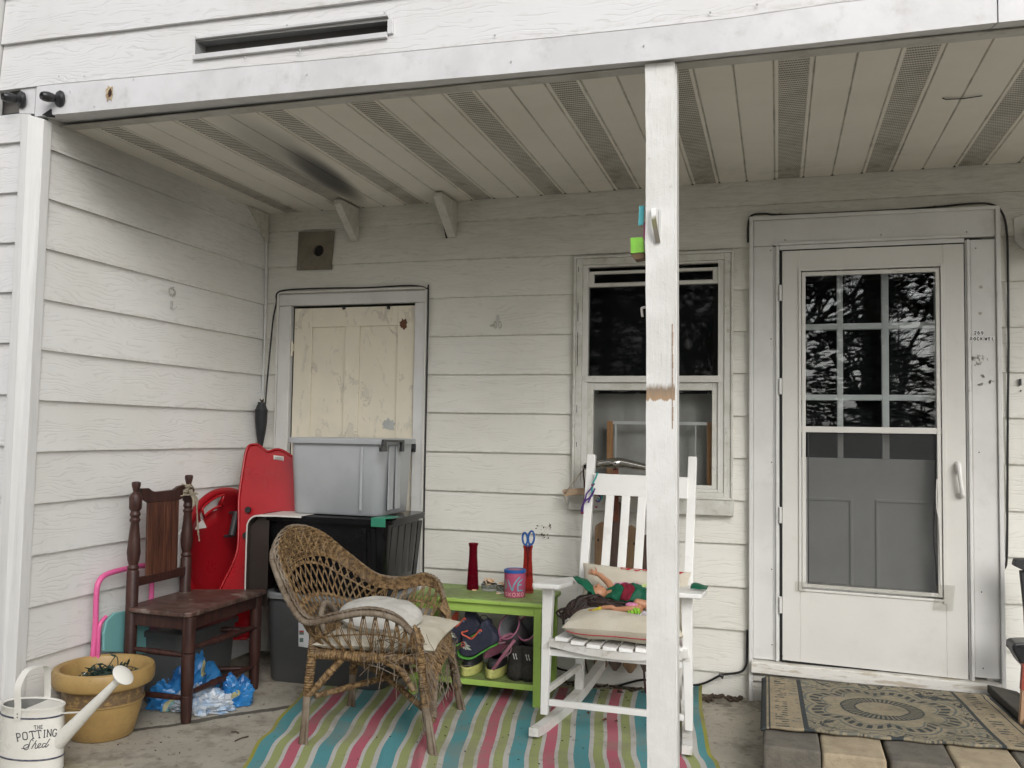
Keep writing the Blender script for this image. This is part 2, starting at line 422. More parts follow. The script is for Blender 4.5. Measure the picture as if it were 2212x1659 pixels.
# fascia wrapped round the beam
fp = [(.0, 2.607, 2.735), (.45, 2.602, 2.727), (.9, 2.597, 2.718), (1.48, 2.590, 2.704), (2.0, 2.580, 2.694), (2.57, 2.573, 2.684), (3.1, 2.575, 2.712), (3.604, 2.579, 2.71)]
mb = MB()
def fasc(pts, y0, y1):
    for i in range(len(pts)-1):
        (xa, a0, a1), (xb, b0, b1) = pts[i], pts[i+1]
        ra, rb = (max(a0, 2.6155), max(b0, 2.6155)) if y1-y0 > .1 else (a0, b0)
        mb.hexa([(xa, y0, a0), (xb, y0, b0), (xb, y1, rb), (xa, y1, ra), (xa, y0+.004, a1+.02), (xb, y0+.004, b1+.02), (xb, y1, b1+.02), (xa, y1, a1+.02)])
fasc([(-.035, 2.608, 2.736)]+fp, FY-.0, FY+.155)
mb.build('fascia', FASC, house)
mb = MB(); fasc([(3.607, 2.577, 2.71), (5.6, 2.585, 2.72)], FY-.004, FY+.155); mb.build('fascia', FASC, house)
mb = MB(); fasc([(-.125, 2.632, 2.72), (-.045, 2.622, 2.72)], FY+.006, FY+.05); mb.build('fascia_end', FASC, house)
mb = MB()
for x, z in ((.145, 2.70), (.27, 2.625), (.46, 2.722), (1.25, 2.66), (2.06, 2.625), (2.53, 2.63), (3.63, 2.665)): mb.ball((x, FY-.003, z-.004), .0035, 8, (1, .5, 1))
for x, z in ((.09, 2.765), (.22, 2.752), (.98, 2.748), (1.21, 2.742), (1.22, 2.752), (2.0, 2.72), (2.75, 2.712), (2.9, 2.72)): mb.ball((x, FY-.008, z), .0045, 8, (1, .5, 1))
mb.build_each('siding_nail', pm('nail_white', (.55, .55, .54), .5), house)

# corner board of the house (far left) and casing post at the porch mouth
MB().box(-.36, FY-.02, -.1, -.24, FY+.03, 4.0).build('corner_board', TRIM, house, bevel=.003)
mb = MB(); mb.hexa([(-.105, FY-.022, -.05), (-.046, FY-.026, -.05), (-.046, FY+.02, -.05), (-.105, FY+.02, -.05), (-.083, FY-.022, 2.618), (-.041, FY-.026, 2.606), (-.041, FY+.02, 2.606), (-.083, FY+.02, 2.618)])
mb.hexa([(-.046, FY-.0255, -.05), (.012, FY-.02, -.05), (.012, FY+.035, -.05), (-.046, FY+.03, -.05), (-.041, FY-.0255, 2.606), (.014, FY+.0, 2.592), (.014, FY+.045, 2.592), (-.041, FY+.03, 2.606)])
CORN = pm('casing_paint', (.73, .73, .72), .42, (.67, .67, .655), 9, .3, (.45, .44, .4), 60, .5, .002, stretch=(3, 3, .15)); mb.build('porch_corner_casing', CORN, house, bevel=.002)
# inside corner bead, bent
mb = MB(); mb.tube(smooth_path([(.006, -.012, -.02), (.008, -.014, .9), (.006, -.010, 1.3), (.016, -.018, 1.9), (.010, -.022, 2.45)], 5), .008, 6); mb.build('inside_corner_bead', TRIM, house, smooth=60)

# ------------------------------------------------------------------ porch ceiling of vented soffit panels
def soffit_mat():
    t = NT('soffit'); x, y, z = t.sep(t.pos()); 
    n = t.noise(t.pos(), 2.2, 5, .6); n2 = t.noise(t.pos(), 9, 7, .7)
    base = t.mix(t.sm(n, .35, .7), (.72, .695, .625), (.67, .64, .57))
    u = t.math('DIVIDE', t.math('SUBTRACT', t.math('SQRT', t.math('ADD', .1335**2, t.math('MULTIPLY', t.math('SUBTRACT', x, .641), .00054))), .1335), .00027)   # panel number
    pid = t.math('FLOOR', u); fr = t.math('FRACT', u)
    per = t.math('COMPARE', t.math('FLOORED_MODULO', pid, 3.0), 2.0, .5)
    ins = t.math('MULTIPLY', t.sm(fr, .115, .13), t.sm(fr, .885, .87)); ins = t.math('MULTIPLY', ins, per)
    # rows of small louvre slots
    rx = t.math('FRACT', t.math('DIVIDE', x, .0072)); row = t.math('DIVIDE', y, .0205); sh = t.math('MULTIPLY', t.math('FLOORED_MODULO', t.math('FLOOR', row), 2.0), .5)
    ry = t.math('FRACT', row); rx = t.math('FRACT', t.math('ADD', t.math('DIVIDE', x, .0085), sh))
    dot = t.math('MULTIPLY', t.sm(t.math('ABSOLUTE', t.math('SUBTRACT', rx, .5)), .46, .36), t.sm(t.math('ABSOLUTE', t.math('SUBTRACT', ry, .5)), .30, .2))
    hole = t.math('MULTIPLY', dot, ins)
    dust = t.math('MULTIPLY', ins, t.math('ADD', .16, t.math('MULTIPLY', t.sm(n2, .36, .72), .34)))
    c = t.mix(dust, base, (.25, .22, .17))
    c = t.mix(t.math('MULTIPLY', hole, .82), c, (.035, .032, .028))
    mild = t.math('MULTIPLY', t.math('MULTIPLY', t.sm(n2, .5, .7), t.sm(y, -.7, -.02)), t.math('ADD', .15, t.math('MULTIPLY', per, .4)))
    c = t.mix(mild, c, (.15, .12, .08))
    # wiped dust along the seams
    ed = t.sm(t.math('ABSOLUTE', t.math('SUBTRACT', fr, .5)), .44, .5); c = t.mix(t.math('MULTIPLY', ed, t.math('ADD', .05, t.math('MULTIPLY', t.sm(n2, .4, .7), .45))), c, (.14, .125, .10))
    # soot mark that burned into the second pair of panels
    def spot(cx, cy, rx_, ry_, k, cc):
        d = t.math('ADD', t.math('POWER', t.math('DIVIDE', t.math('SUBTRACT', t.math('ADD', x, t.math('MULTIPLY', y, k)), cx), rx_), 2.), t.math('POWER', t.math('DIVIDE', t.math('SUBTRACT', y, cy), ry_), 2.))
        return t.math('MULTIPLY', t.sm(d, 1.0, .0), cc)
    c = t.mix(spot(.66, -.62, .115, .60, .12, .97), c, (.035, .035, .036)); c = t.mix(spot(.60, -.95, .2, .75, .12, .45), c, (.11, .11, .11))
    return t.fin(c, .5, t.bump(hole, .4, -.002), 0, .4)
SOF = soffit_mat()
mb = MB()
cz = lambda x: 2.604+.006*min(x, 4)
XK = lambda k: .641+.1335*k+.000135*k*k
for k in range(-5, 36):
    x, x2 = XK(k), XK(k+1); w_ = x2-x
    if x2 < 0 or x > 5.5: continue
    segs = [(0, .004, .007, 0), (w_-.004, w_, 0, .007)]
    if k % 3 == 2: segs += [(.004, .014, 0, 0), (.014, .018, 0, .004), (.018, w_-.018, .004, .004), (w_-.018, w_-.014, .004, 0), (w_-.014, w_-.004, 0, 0)]
    else: segs += [(.004, w_-.004, 0, 0)]
    for (p, q, d0, d1) in segs:
        xa, xb = max(0, x+p), x+q
        if xb <= 0: continue
        mb.poly([(xa, FY+.13, cz(x)+d0), (xa, -.004, cz(x)+d0), (xb, -.004, cz(x)+d1), (xb, FY+.13, cz(x)+d1)])
ce = mb.build('ceiling', SOF, house)
MB().box(-.02, FY+.02, 2.66, 5.6, .02, 2.68).build('ceiling_deck', ROOM, house)
mb = MB()                                            # J channel along the beam; dark gaps at the wall
mb.hexa([(.012, FY+.100, 2.594), (5.6, FY+.100, 2.594), (5.6, FY+.175, 2.602), (.012, FY+.175, 2.602), (.012, FY+.100, 2.598), (5.6, FY+.100, 2.598), (5.6, FY+.175, 2.604), (.012, FY+.175, 2.604)])
mb.build('soffit_channel', pm('channel_alu', (.50, .49, .46), .5, (.40, .38, .34), 6, .4), house)
mb = MB()
for k in range(-2, 28): x = XK(k); mb.prism([(x-.009, -.0145, cz(x)-.001), (x+.009, -.0145, cz(x)-.001), (x, -.0145, cz(x)+.010)], (0, .006, 0))
mb.build_each('soffit_gap', DARK, house)
mb = MB(); p = [at(*ZC(1722, 588), 2, 2.622), at(*ZC(1740, 595), 2, 2.622), at(*ZC(1850, 590), 2, 2.622), at(*ZC(1960, 573), 2, 2.622)]
mb.tube([q+V(0, 0, -.003) for q in p], .0035, 6, flat=.5); mb.build('panel_split', DARK, house)

# porch brackets (painted wedge blocks)
BRK = pm('bracket_paint', (.60, .585, .53), .6, (.52, .50, .44), 14, .5, (.2, .16, .1), 60, .4)
def bracket(x, wdt, d=.24, h=.195, lean=0):
    m_ = MB(); m_.prism([(x-wdt/2, -.008, 2.605), (x-wdt/2, -d, 2.60), (x-wdt/2, -d, 2.575), (x-wdt/2+lean, -.025, 2.605-h), (x-wdt/2+lean, -.008, 2.605-h)], (wdt, 0, 0))
    return m_.build('ceiling_bracket', BRK, house, bevel=.002)
bracket(.594, .045); bracket(1.20, .05, .25, .2)
MB().prism([(.004, -.22, 2.60), (.004, -.018, 2.60), (.004, -.018, 2.43), (.004, -.03, 2.43)], (.018, 0, 0)).build('ceiling_bracket', BRK, house, bevel=.002)
mb = MB(); mb.tube(smooth_path([(1.165, -.20, 2.598), (1.168, -.12, 2.55), (1.166, -.05, 2.46), (1.17, -.02, 2.40)], 5), .006, 6); mb.build('bracket_caulk', DARK, house)

# ------------------------------------------------------------------ cellar door
OLD = NT('old_door_paint'); v = OLD.obj(); n = OLD.noise(v, 5, 5, .6); n3 = OLD.noise(OLD.map(v, (1, 1, .6)), 11, 6, .7, 1.2); n4 = OLD.noise(v, 3.1, 3, .5)
pk = OLD.sm(n3, .575, .60); c = OLD.mix(OLD.sm(n, .3, .7), (.78, .72, .585), (.72, .675, .56)); c = OLD.mix(OLD.math('MULTIPLY', pk, .5), c, (.55, .53, .46))
crk = OLD.sm(OLD.math('ABSOLUTE', OLD.math('SUBTRACT', n3, .585)), .006, .0); c = OLD.mix(OLD.math('MULTIPLY', crk, OLD.sm(n4, .5, .56)), c, (.14, .10, .07))
OLD = OLD.fin(c, .45, OLD.bump(OLD.math('SUBTRACT', OLD.math('MULTIPLY', n, .2), pk), .5, .0015))
d = MB(); x0, x1, z0, z1 = .205, .978, .22, 2.025
# rails and stiles proud of two tall sunk panels
for (a, b, c_, e) in ((x0, .322, z0, z1), (.538, .632, z0, 1.912), (.872, x1, z0, z1), (.322, .872, 1.912, z1), (.322, .872, z0, .45)): d.box(a, .0, c_, b, .035, e)
for (a, b) in ((.322, .538), (.632, .872)): d.box(a, .012, .45, b, .03, 1.912)
cdoor = d.build('cellar_door', OLD, house, bevel=.002); cdoor['label'] = 'cream painted panelled cellar door with peeling paint'
mb = MB()
def blob(cx, cz_, r, seed, y, m_, sx=1, sz=1):
    rn = random.Random(seed); pts = []
    for i in range(22):
        a = 2*pi*i/22; q = r*(1+.28*rn.uniform(-1, 1)); pts.append((cx+q*cos(a)*sx, y, cz_+q*sin(a)*sz))
    m_.prism(pts, (0, .002, 0))
q = at(*ZE(425, 465), 1, 0); blob(q.x, q.z, .026, 3, -.0025, mb, .85, 1.15)
mb.build('bare_wood_patch', pm('bare_wood', (.13, .05, .022), .7), cdoor)
mb = MB(); q = at(*ZE(335, 1075), 1, 0.01); blob(q.x, q.z, .034, 8, .0095, mb, 1.2, 1); mb.build('grey_primer_patch', pm('primer', (.46, .47, .46), .7), cdoor)
fr = MB()
fr.box(.112, -.022, .02, .190, .02, 2.038); fr.box(.985, -.022, .02, 1.048, .02, 2.038); fr.box(.112, -.0225, 2.040, 1.048, .02, 2.106)
cfr = fr.build('cellar_door_frame', TRIM, house, bevel=.004)
fr = MB(); fr.box(.098, -.030, .02, .1115, .02, 2.1135); fr.box(1.0485, -.030, .02, 1.060, .02, 2.1135); fr.box(.098, -.034, 2.114, 1.062, .02, 2.126)
fr.build('drip_edge', TRIMW, house, bevel=.002)
h = MB(); h.box(.192, -.012, 1.77, .206, .0, 1.815); h.tube([(.2, -.014, 1.74), (.2, -.014, 1.83)], .006, 8); h.build('hinge', OLD, cdoor, bevel=.001)
h = MB(); h.box(.95, -.02, 1.195, .978, -.001, 1.23) ; h.box(.975, -.034, 1.19, 1.012, -.023, 1.235); h.lathe([(.009, 0), (.009, .005), (.004, .005), (.004, .012)], (.992, -.035, 1.212), 12, rotx(pi/2)); h.build('latch', BLKM, cfr, bevel=.002)
h = MB()
for px, pz in ((65, 370), (335, 368)): q = at(*ZE(px, pz), 1, -.01); h.ball((q.x, -.014, q.z), .011, 10)
h.build_each('turn_button', BLKM, cfr, smooth=60)

# ------------------------------------------------------------------ window
def glass_mat(name, tint=(.9, .92, .92), rough=0.0, kk=2.0):
    t = NT(name); gl = t.new('BsdfGlossy'); gl.inputs['Roughness'].default_value = rough; gl.inputs['Color'].default_value = (1, 1, 1, 1)
    tr = t.new('BsdfTransparent'); tr.inputs['Color'].default_value = (*tint, 1)
    f = t.new('Fresnel'); f.inputs['IOR'].default_value = 1.52; k = t.math('MULTIPLY', f.outputs[0], kk, clamp=True)
    mx = t.new('MixShader'); t.link(k, mx.inputs[0]); t.link(tr.outputs[0], mx.inputs[1]); t.link(gl.outputs[0], mx.inputs[2]); t.link(mx.outputs[0], t.out.inputs[0]); return t.m
GLASS = glass_mat('window_glass', kk=.9); GLASSD = glass_mat('old_glass', (.45, .48, .48), .03, .5)
def screen_mat(name, a, col):
    t = NT(name); t.b.inputs['Base Color'].default_value = (*col, 1); t.b.inputs['Roughness'].default_value = .7
    x, y, z = t.sep(t.pos()); wv = t.math('MULTIPLY', t.sm(t.math('SINE', t.math('MULTIPLY', x, 2100.)), -.2, .9), .12)
    tr = t.new('BsdfTransparent'); mx = t.new('MixShader'); t.inp(mx, 0, t.math('ADD', wv, a)); t.link(tr.outputs[0], mx.inputs[1]); t.link(t.b.outputs[0], mx.inputs[2]); t.link(mx.outputs[0], t.out.inputs[0]); return t.m
SCRN = screen_mat('insect_screen', .58, (.030, .033, .033))
def frame_rect(m_, x0, x1, z0, z1, t_, y0, y1, top=None, bot=None):
    top = t_ if top is None else top; bot = t_ if bot is None else bot
    m_.box(x0, y0, z0, x0+t_, y1, z1); m_.box(x1-t_, y0, z0, x1, y1, z1)
    m_.box(x0+t_, y0, z1-top, x1-t_, y1, z1); m_.box(x0+t_, y0, z0, x1-t_, y1, z0+bot)
WOLD = pm('window_paint', (.62, .615, .575), .5, (.52, .51, .46), 9, .55, (.24, .22, .17), 60, .3)
mb = MB(); frame_rect(mb, 1.925, 2.735, .985, 2.248, .034, -.030, .02); win = mb.build('window', WOLD, house, bevel=.003)
win['label'] = 'white framed double hung window with dark upper glass and a wooden screen insert below'
mb = MB(); frame_rect(mb, 1.9595, 2.7005, 1.0195, 2.2135, .03, -.022, .03, .012, .015); mb.build('storm_frame', TRIMW, win, bevel=.002)
mb = MB(); mb.box(1.90, -.045, .905, 2.752, .02, .984); mb.box(1.915, -.052, .984, 2.745, -.0305, .995)
mb.box(1.912, -.038, 2.2485, 2.746, .02, 2.262); mb.box(1.912, -.038, .9955, 1.9245, .02, 2.248); mb.box(2.7355, -.038, .9955, 2.746, .02, 2.248); mb.build('window_sill', WOLD, win, bevel=.003)
mb = MB(); mb.box(1.9735, -.026, 1.582, 2.688, .012, 1.616); mb.box(1.9735, -.018, 2.095, 2.688, .02, 2.112); frame_rect(mb, 1.9895, 2.6705, 2.112, 2.180, .028, -.012, .02, .016, .004); mb.build_each('meeting_rail', TRIMW, win, bevel=.002)
mb = MB(); frame_rect(mb, 1.9895, 2.6705, 1.035, 1.5815, .030, -.010, .028, .040, .018); mb.build('lower_sash', WOLD, win, bevel=.002)
MB().poly([(1.98, .006, 1.60), (2.68, .006, 1.60), (2.68, .006, 2.20), (1.98, .006, 2.20)]).build('upper_pane', GLASSD, win)
MB().poly([(1.98, .012, 1.03), (2.68, .012, 1.03), (2.68, .012, 1.60), (1.98, .012, 1.60)]).build('lower_pane', GLASS, win)
WD1 = pm('pine_insert', (.50, .27, .12), .55, (.42, .21, .09), 12, stretch=(8, 8, 1))
mb = MB(); mb.box(2.085, .050, 1.03, 2.116, .075, 1.378); mb.box(2.612, .050, 1.03, 2.643, .075, 1.378); mb.build('screen_insert', WD1, win)
mb = MB(); mb.box(2.1165, .051, 1.362, 2.6115, .073, 1.378); mb.box(2.128, .051, 1.03, 2.136, .073, 1.3615); mb.box(2.55, .051, 1.03, 2.556, .073, 1.3615); mb.build('insert_rail', TRIM, win)
mb = MB()                                           # roller shade half drawn, pale curtain low down
mb.grid(lambda u, v: (1.97+.72*u, .16+.006*sin(u*31), 1.0+.53*v), 30, 2); mb.build('curtain', pm('grey_curtain', (.46, .45, .42), .9, (.38, .37, .345), 3), win, smooth=180)
MB().box(1.96, .145, 1.53, 2.71, .15, 2.25).build('roller_shade', pm('dark_shade', (.018, .018, .02), .6), win)
mb = MB(); rn = random.Random(4)                    # dark gaps where putty has come away
for z, hl in ((1.96, .05), (1.76, .09), (1.44, .02), (1.25, .012), (2.19, .014)): mb.box(1.9345, -.0315, z-hl, 1.9375, -.029, z+hl)
mb.build_each('frame_crack', DARK, win)

# ------------------------------------------------------------------ entrance: casing, sill, inner door, storm door
mb = MB(); mb.box(2.846, -.034, .205, 2.942, .02, 2.272); mb.box(3.844, -.034, .205, 3.952, .02, 2.262); mb.box(2.846, -.0345, 2.274, 3.952, .02, 2.405)
cas = mb.build('door_casing', TRIM, house, bevel=.004); cas['label'] = 'wide white aluminium casing round the entrance'
mb = MB(); mb.box(2.826, -.048, .0, 2.8455, .02, 2.424); mb.box(3.9525, -.048, .04, 3.972, .02, 2.414); mb.hexa([(2.826, -.049, 2.406), (3.972, -.049, 2.402), (3.972, .02, 2.402), (2.826, .02, 2.406), (2.826, -.049, 2.426), (3.972, -.049, 2.418), (3.972, .02, 2.418), (2.826, .02, 2.426)]) 
mb.build('casing_flange', TRIM, house, bevel=.003)
mb = MB(); mb.box(2.9425, -.036, .205, 2.972, .02, 2.268); mb.box(3.820, -.036, .19, 3.8435, .02, 2.262); mb.box(2.9725, -.036, 2.250, 3.8195, .02, 2.272)
mb.box(2.955, -.048, .205, 2.966, -.0365, 2.272); mb.box(3.827, -.048, .19, 3.837, -.0365, 2.262); mb.box(2.940, -.050, 2.2725, 3.846, -.035, 2.286); mb.build('storm_door_jamb', TRIM, house, bevel=.002)
SILL = pm('peeling_sill', (.66, .645, .60), .6, (.46, .41, .33), 16, .6, (.28, .22, .15), 50, .5, .002, lo=.5, hi=.62, stretch=(.35, 1, 2))
mb = MB(); mb.hexa([(2.838, -.075, .146), (3.955, -.075, .126), (3.955, .06, .126), (2.838, .06, .146), (2.838, -.072, .198), (3.955, -.072, .186), (3.955, .06, .192), (2.838, .06, .204)])
mb.build('door_sill', SILL, house, bevel=.004)
mb = MB(); mb.box(2.846, -.026, -.02, 3.952, .02, .125); mb.box(2.846, -.040, .098, 3.952, -.0265, .125)
mb.build('riser_board', SILL, house, bevel=.003)
mb = MB()
for xx, r_, s_ in ((3.02, .028, 1), (3.36, .03, 2), (3.43, .024, 5), (3.30, .012, 6), (3.62, .02, 9)): blob(xx, .10+.01*sin(xx*9), r_, s_, -.0425, mb, 1.7, .6)
mb.build_each('rust_patch', pm('rust', (.16, .055, .03), .9, (.24, .13, .08), 40), house)
# inner door, white with nine lights
INN = pm('inner_door_paint', (.78, .78, .76), .45, (.72, .72, .70), 5)
mb = MB(); YI = .045
xs = [2.98, 3.246, 3.275, 3.455, 3.493, 3.675, 3.83]; zs = [1.212, 1.495, 1.523, 1.850, 1.880, 2.16]
ix0, ix1, iz0, iz1 = 3.08, 3.70, 1.207, 2.16
mb.box(2.975, YI, .215, 3.84, YI+.04, 1.207); mb.box(2.975, YI, iz0, ix0, YI+.04, 2.25); mb.box(ix1, YI, iz0, 3.84, YI+.04, 2.25); mb.box(ix0, YI, iz1, ix1, YI+.04, 2.25)
for (a, b) in ((3.250, 3.277), (3.458, 3.490)): mb.box(a, YI-.006, iz0, b, YI+.03, iz1)
for (a, b) in ((1.495, 1.523), (1.850, 1.880)):
    for (p, q) in ((ix0, 3.250), (3.277, 3.458), (3.490, ix1)): mb.box(p, YI-.006, a, q, YI+.03, b)
for (p, q) in ((3.06, 3.32), (3.425, 3.70)):
    for (a, b, c_, e) in ((p, q, .995, 1.010), (p, q, .30, .315), (p, p+.014, .3155, .9945), (q-.014, q, .3155, .9945)): mb.box(a, YI-.010, c_, b, YI-.0005, e)
idoor = mb.build('inner_door', INN, house, bevel=.003); idoor['label'] = 'white inner door with nine small panes behind the storm door'
MB().box(3.079, YI+.012, 1.206, 3.701, YI+.016, 2.161).build('door_light', GLASS, idoor)
MB().box(2.99, .13, .22, 3.83, .135, 2.24).build('door_curtain', pm('dark_lining', (.006, .006, .008), .7), idoor)
# storm door
DOORW = pm('storm_door_enamel', (.66, .65, .615), .33, (.635, .625, .59), 2.5, .16, (.4, .38, .33), 160, .05)
YD = -.040; fx0, fx1, fz0, fz1 = 2.986, 3.815, .212, 2.243
gx0, gx1 = 3.098, 3.690
mb = MB()
def skew(p):                                          # the leaf has dropped at the handle side
    k_ = (p.x-fx0)/(fx1-fx0); p.z -= .020*k_*max(0, (1.2-p.z)); return p
mb.box(fx0, YD, fz0, gx0-.028, YD+.03, fz1); mb.box(gx1+.034, YD, fz0, fx1, YD+.03, fz1)
mb.box(gx0-.028, YD, 2.142, gx1+.034, YD+.03, fz1); mb.box(gx0-.028, YD, fz0, gx1+.034, YD+.03, .562)
mb.box(gx0-.0275, YD+.001, 1.333, gx1+.0335, YD+.03, 1.362)
for p in mb.v: skew(p)
sdoor = mb.build('storm_door', DOORW, house, bevel=.002); sdoor['label'] = 'white storm door with clear glass above and torn dark screen below'
mb = MB()
for (a, b, c_, e, yy) in ((gx0-.034, gx0-.022, .556, 2.15, .006), (gx0-.018, gx0-.001, .575, 2.132, .0), (gx1+.001, gx1+.018, .575, 2.132, .0), (gx1+.022, gx1+.040, .548, 2.15, .006)):
    mb.box(a, YD-yy-.002, c_, b, YD+.02, e)
for (a, b, c_, e, yy) in ((gx0-.022, gx1+.022, 2.138, 2.150, .006), (gx0-.001, gx1+.001, 2.113, 2.132, .0), (gx0-.022, gx1+.022, .556, .566, .006), (gx0-.001, gx1+.001, .575, .592, .0)): mb.box(a, YD-yy-.0015, c_, b, YD+.02, e)
for p in mb.v: skew(p)
mb.build('glazing_bead', DOORW, sdoor, bevel=.0015)
MB().box(gx0, YD+.010, 1.362, gx1, YD+.014, 2.113).build('glass_pane', GLASS, sdoor)
mb = MB()
def scr(u, v):
    x = gx0+.010+(gx1-gx0-.014)*u; z = 1.329-(1.329-.590+.012*u)*v
    if u > .93: x -= .012*math.exp(-((v-.62)/.18)**2)
    return (x, YD+.012+.006*sin(u*7+v*5)*sin(pi*v), z)
mb.grid(scr, 30, 30); mb.build('screen', SCRN, sdoor, smooth=180)
mb = MB(); mb.tube([scr(0.0, v/20) for v in range(21)], .0035, 6); mb.tube([V(scr(1.0, v/30)) for v in range(31)], .0035, 6); mb.tube([scr(u/10, 0) for u in range(11)], .003, 6); mb.tube([scr(u/10, 1) for u in range(11)], .003, 6); mb.build('screen_spline', BLKM, sdoor)
mb = MB()
mb.tube(smooth_path([(3.688, YD-.004, 1.12), (3.684, YD-.012, 1.0), (3.693, YD-.014, .93), (3.697, YD-.006, .84), (3.700, YD-.003, .62)], 5), .003, 6); mb.build('loose_bead', DOORW, sdoor)
mb = MB(); hx = 3.785                                # lever pull
mb.tube(smooth_path([(hx-.006, YD-.004, 1.195), (hx-.006, YD-.030, 1.180), (hx-.002, YD-.036, 1.130), (hx+.004, YD-.034, 1.08), (hx+.008, YD-.026, 1.052), (hx+.008, YD-.006, 1.045)], 6), lambda u: .0115+.002*cos(u*6), 10)
mb.ball((hx-.003, YD-.008, 1.175), .020, 14, (.75, .45, 1.5)); mb.build('handle', pm('handle_paint', (.78, .77, .75), .25), sdoor, smooth=60)
mb = MB()
for z in (2.03, 1.56, .92, .48): mb.box(2.968, -.0525, z-.040, 2.984, -.036, z+.040); mb.tube([(2.976, -.054, z-.038), (2.976, -.054, z+.038)], .006, 8)
mb.build_each('hinge', TRIM, sdoor, bevel=.001)
mb = MB(); mb.box(2.9735, -.034, .21, 2.984, -.02, 2.248); mb.box(2.985, -.033, 2.2445, 3.818, -.02, 2.2495); mb.box(2.985, -.032, .196, 3.818, -.02, .2105); mb.build('door_gap', DARK, sdoor)
TAPE = glass_mat('clear_tape', (.88, .88, .86), .18)
mb = MB()
mb.grid(lambda u, v: (3.045+.05*u, YD-.010-.001*sin(u*9+v*4), .60-.05*v), 4, 4); mb.grid(lambda u, v: (3.675+.085*u-.01*v, YD-.012-.003*sin(u*7+v*9), .625-.12*v), 6, 6)
mb.grid(lambda u, v: (3.10+.56*u, YD-.004-.003*sin(u*40+v*5), .605-.012*u-.03*v), 40, 4); mb.build('clear_tape', TAPE, sdoor, smooth=180)
mb = MB()
for x, z, y in ((2.961, 2.03, -.049), (2.963, 1.5, -.049), (2.963, 1.08, -.049), (2.963, .9, -.049), (3.832, 2.14, -.049), (3.832, 1.54, -.049), (3.832, 1.2, -.049), (3.832, .92, -.049), (3.832, .42, -.049), (3.832, .32, -.049), (3.4, 2.28, -.051), (3.80, 2.28, -.051)): mb.ball((x, y, z), .0045, 8, (1, .5, 1))
mb.build_each('screw_head', TRIMW, cas)
mb = MB()
for x, z in ((2.930, 2.25), (2.932, 1.8), (2.935, 1.18), (2.935, .65), (2.937, .28), (3.868, 2.22), (3.86, 1.82), (3.872, 1.25), (3.875, .60), (3.878, .25), (3.0, 2.30), (3.45, 2.305), (3.83, 2.30)): mb.ball((x, -.0345, z), .0032, 8, (1, .4, 1))
mb.build_each('nail_hole', DARK, cas)
# traces on the right casing where stickers came off
rn = random.Random(12); RSD = pm('residue', (.36, .34, .31), .9, (.45, .43, .4), 60)
for (px, py, n_, sp_) in ((1945, 672, 26, 48), (1930, 705, 8, 30), (1960, 780, 7, 12), (2015, 815, 10, 18), (1950, 830, 9, 16)):
    mb = MB()
    for i in range(n_):
        q = at(*ZF(px+rn.uniform(-sp_, sp_), py+rn.uniform(-14, 14)*(1 if n_ > 20 else .8)), 1, -.035); wv = rn.uniform(.0015, .0045); hv = rn.uniform(.003, .010)
        mb.box(q.x-wv, -.0352, q.z-hv/2, q.x+wv, -.0335, q.z+hv/2)
    mb.build('sticker_residue', RSD, cas)
mb = MB()
for px, py in ((1950, 243), (1948, 403)): q = at(*ZF(px, py), 1, -.035); blob(q.x, q.z, .008, px, -.0355, mb)
mb.build_each('chip_mark', RSD, cas)
# ================================================================== GROUND
def concrete_mat():
    t = NT('concrete'); P = t.pos(); n = t.noise(P, 1.7, 6, .6); f = t.noise(P, 55, 5, .7); g = t.noise(P, 170, 3, .7); s = t.noise(P, 5, 7, .65)
    c = t.mix(t.sm(n, .35, .68), (.46, .425, .355), (.36, .33, .275))
    c = t.mix(t.math('MULTIPLY', t.sm(f, .55, .75), .55), c, (.12, .105, .08)); c = t.mix(t.math('MULTIPLY', t.sm(g, .6, .75), .5), c, (.46, .44, .39))
    c = t.mix(t.math('MULTIPLY', t.sm(s, .48, .70), .7), c, (.13, .115, .085)); c = t.mix(t.math('MULTIPLY', t.sm(t.noise(P, 23, 6, .72), .55, .66), .6), c, (.10, .085, .06))
    x, y, z = t.sep(P); mo = t.math('MULTIPLY', t.sm(t.noise(P, 7, 4), .42, .6), t.math('MULTIPLY', t.sm(y, -1.55, -1.9), t.sm(x, .9, .2))); c = t.mix(t.math('MULTIPLY', mo, .6), c, (.16, .135, .045))
    # the long crack and the swept dirt by the wall
    cr = t.math('ABSOLUTE', t.math('SUBTRACT', t.math('ADD', t.math('MULTIPLY', x, 1.13), t.math('ADD', -1.735, t.math('MULTIPLY', t.math('SUBTRACT', t.noise(P, 6, 4, .6), .5), .10))), y))
    wd = t.math('ADD', .014, t.math('MULTIPLY', t.noise(P, 9, 3), .03)); k = t.math('MULTIPLY', t.math('LESS_THAN', cr, wd), t.math('MULTIPLY', t.sm(x, .1, .3), t.sm(x, .95, .8)))
    c = t.mix(t.math('MULTIPLY', k, .8), c, (.045, .04, .03))
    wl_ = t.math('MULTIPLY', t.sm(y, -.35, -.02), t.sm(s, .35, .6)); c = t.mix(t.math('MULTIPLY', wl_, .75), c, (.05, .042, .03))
    h = t.math('SUBTRACT', t.math('ADD', t.math('MULTIPLY', f, .6), t.math('MULTIPLY', g, .5)), k)
    return t.fin(c, .85, t.bump(h, .7, .003), 0, .3)
CONC = concrete_mat()
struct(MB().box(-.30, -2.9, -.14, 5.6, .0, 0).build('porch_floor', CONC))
GRN = NT('yard_ground'); P_ = GRN.pos(); n = GRN.noise(P_, .6, 6); n2 = GRN.noise(P_, 14, 5, .7)
GRN = GRN.fin(GRN.mix(GRN.sm(n2, .4, .65), GRN.mix(GRN.sm(n, .4, .6), (.36, .34, .29), (.30, .275, .23)), (.42, .40, .35)), .95, GRN.bump(n2, .8, .03))
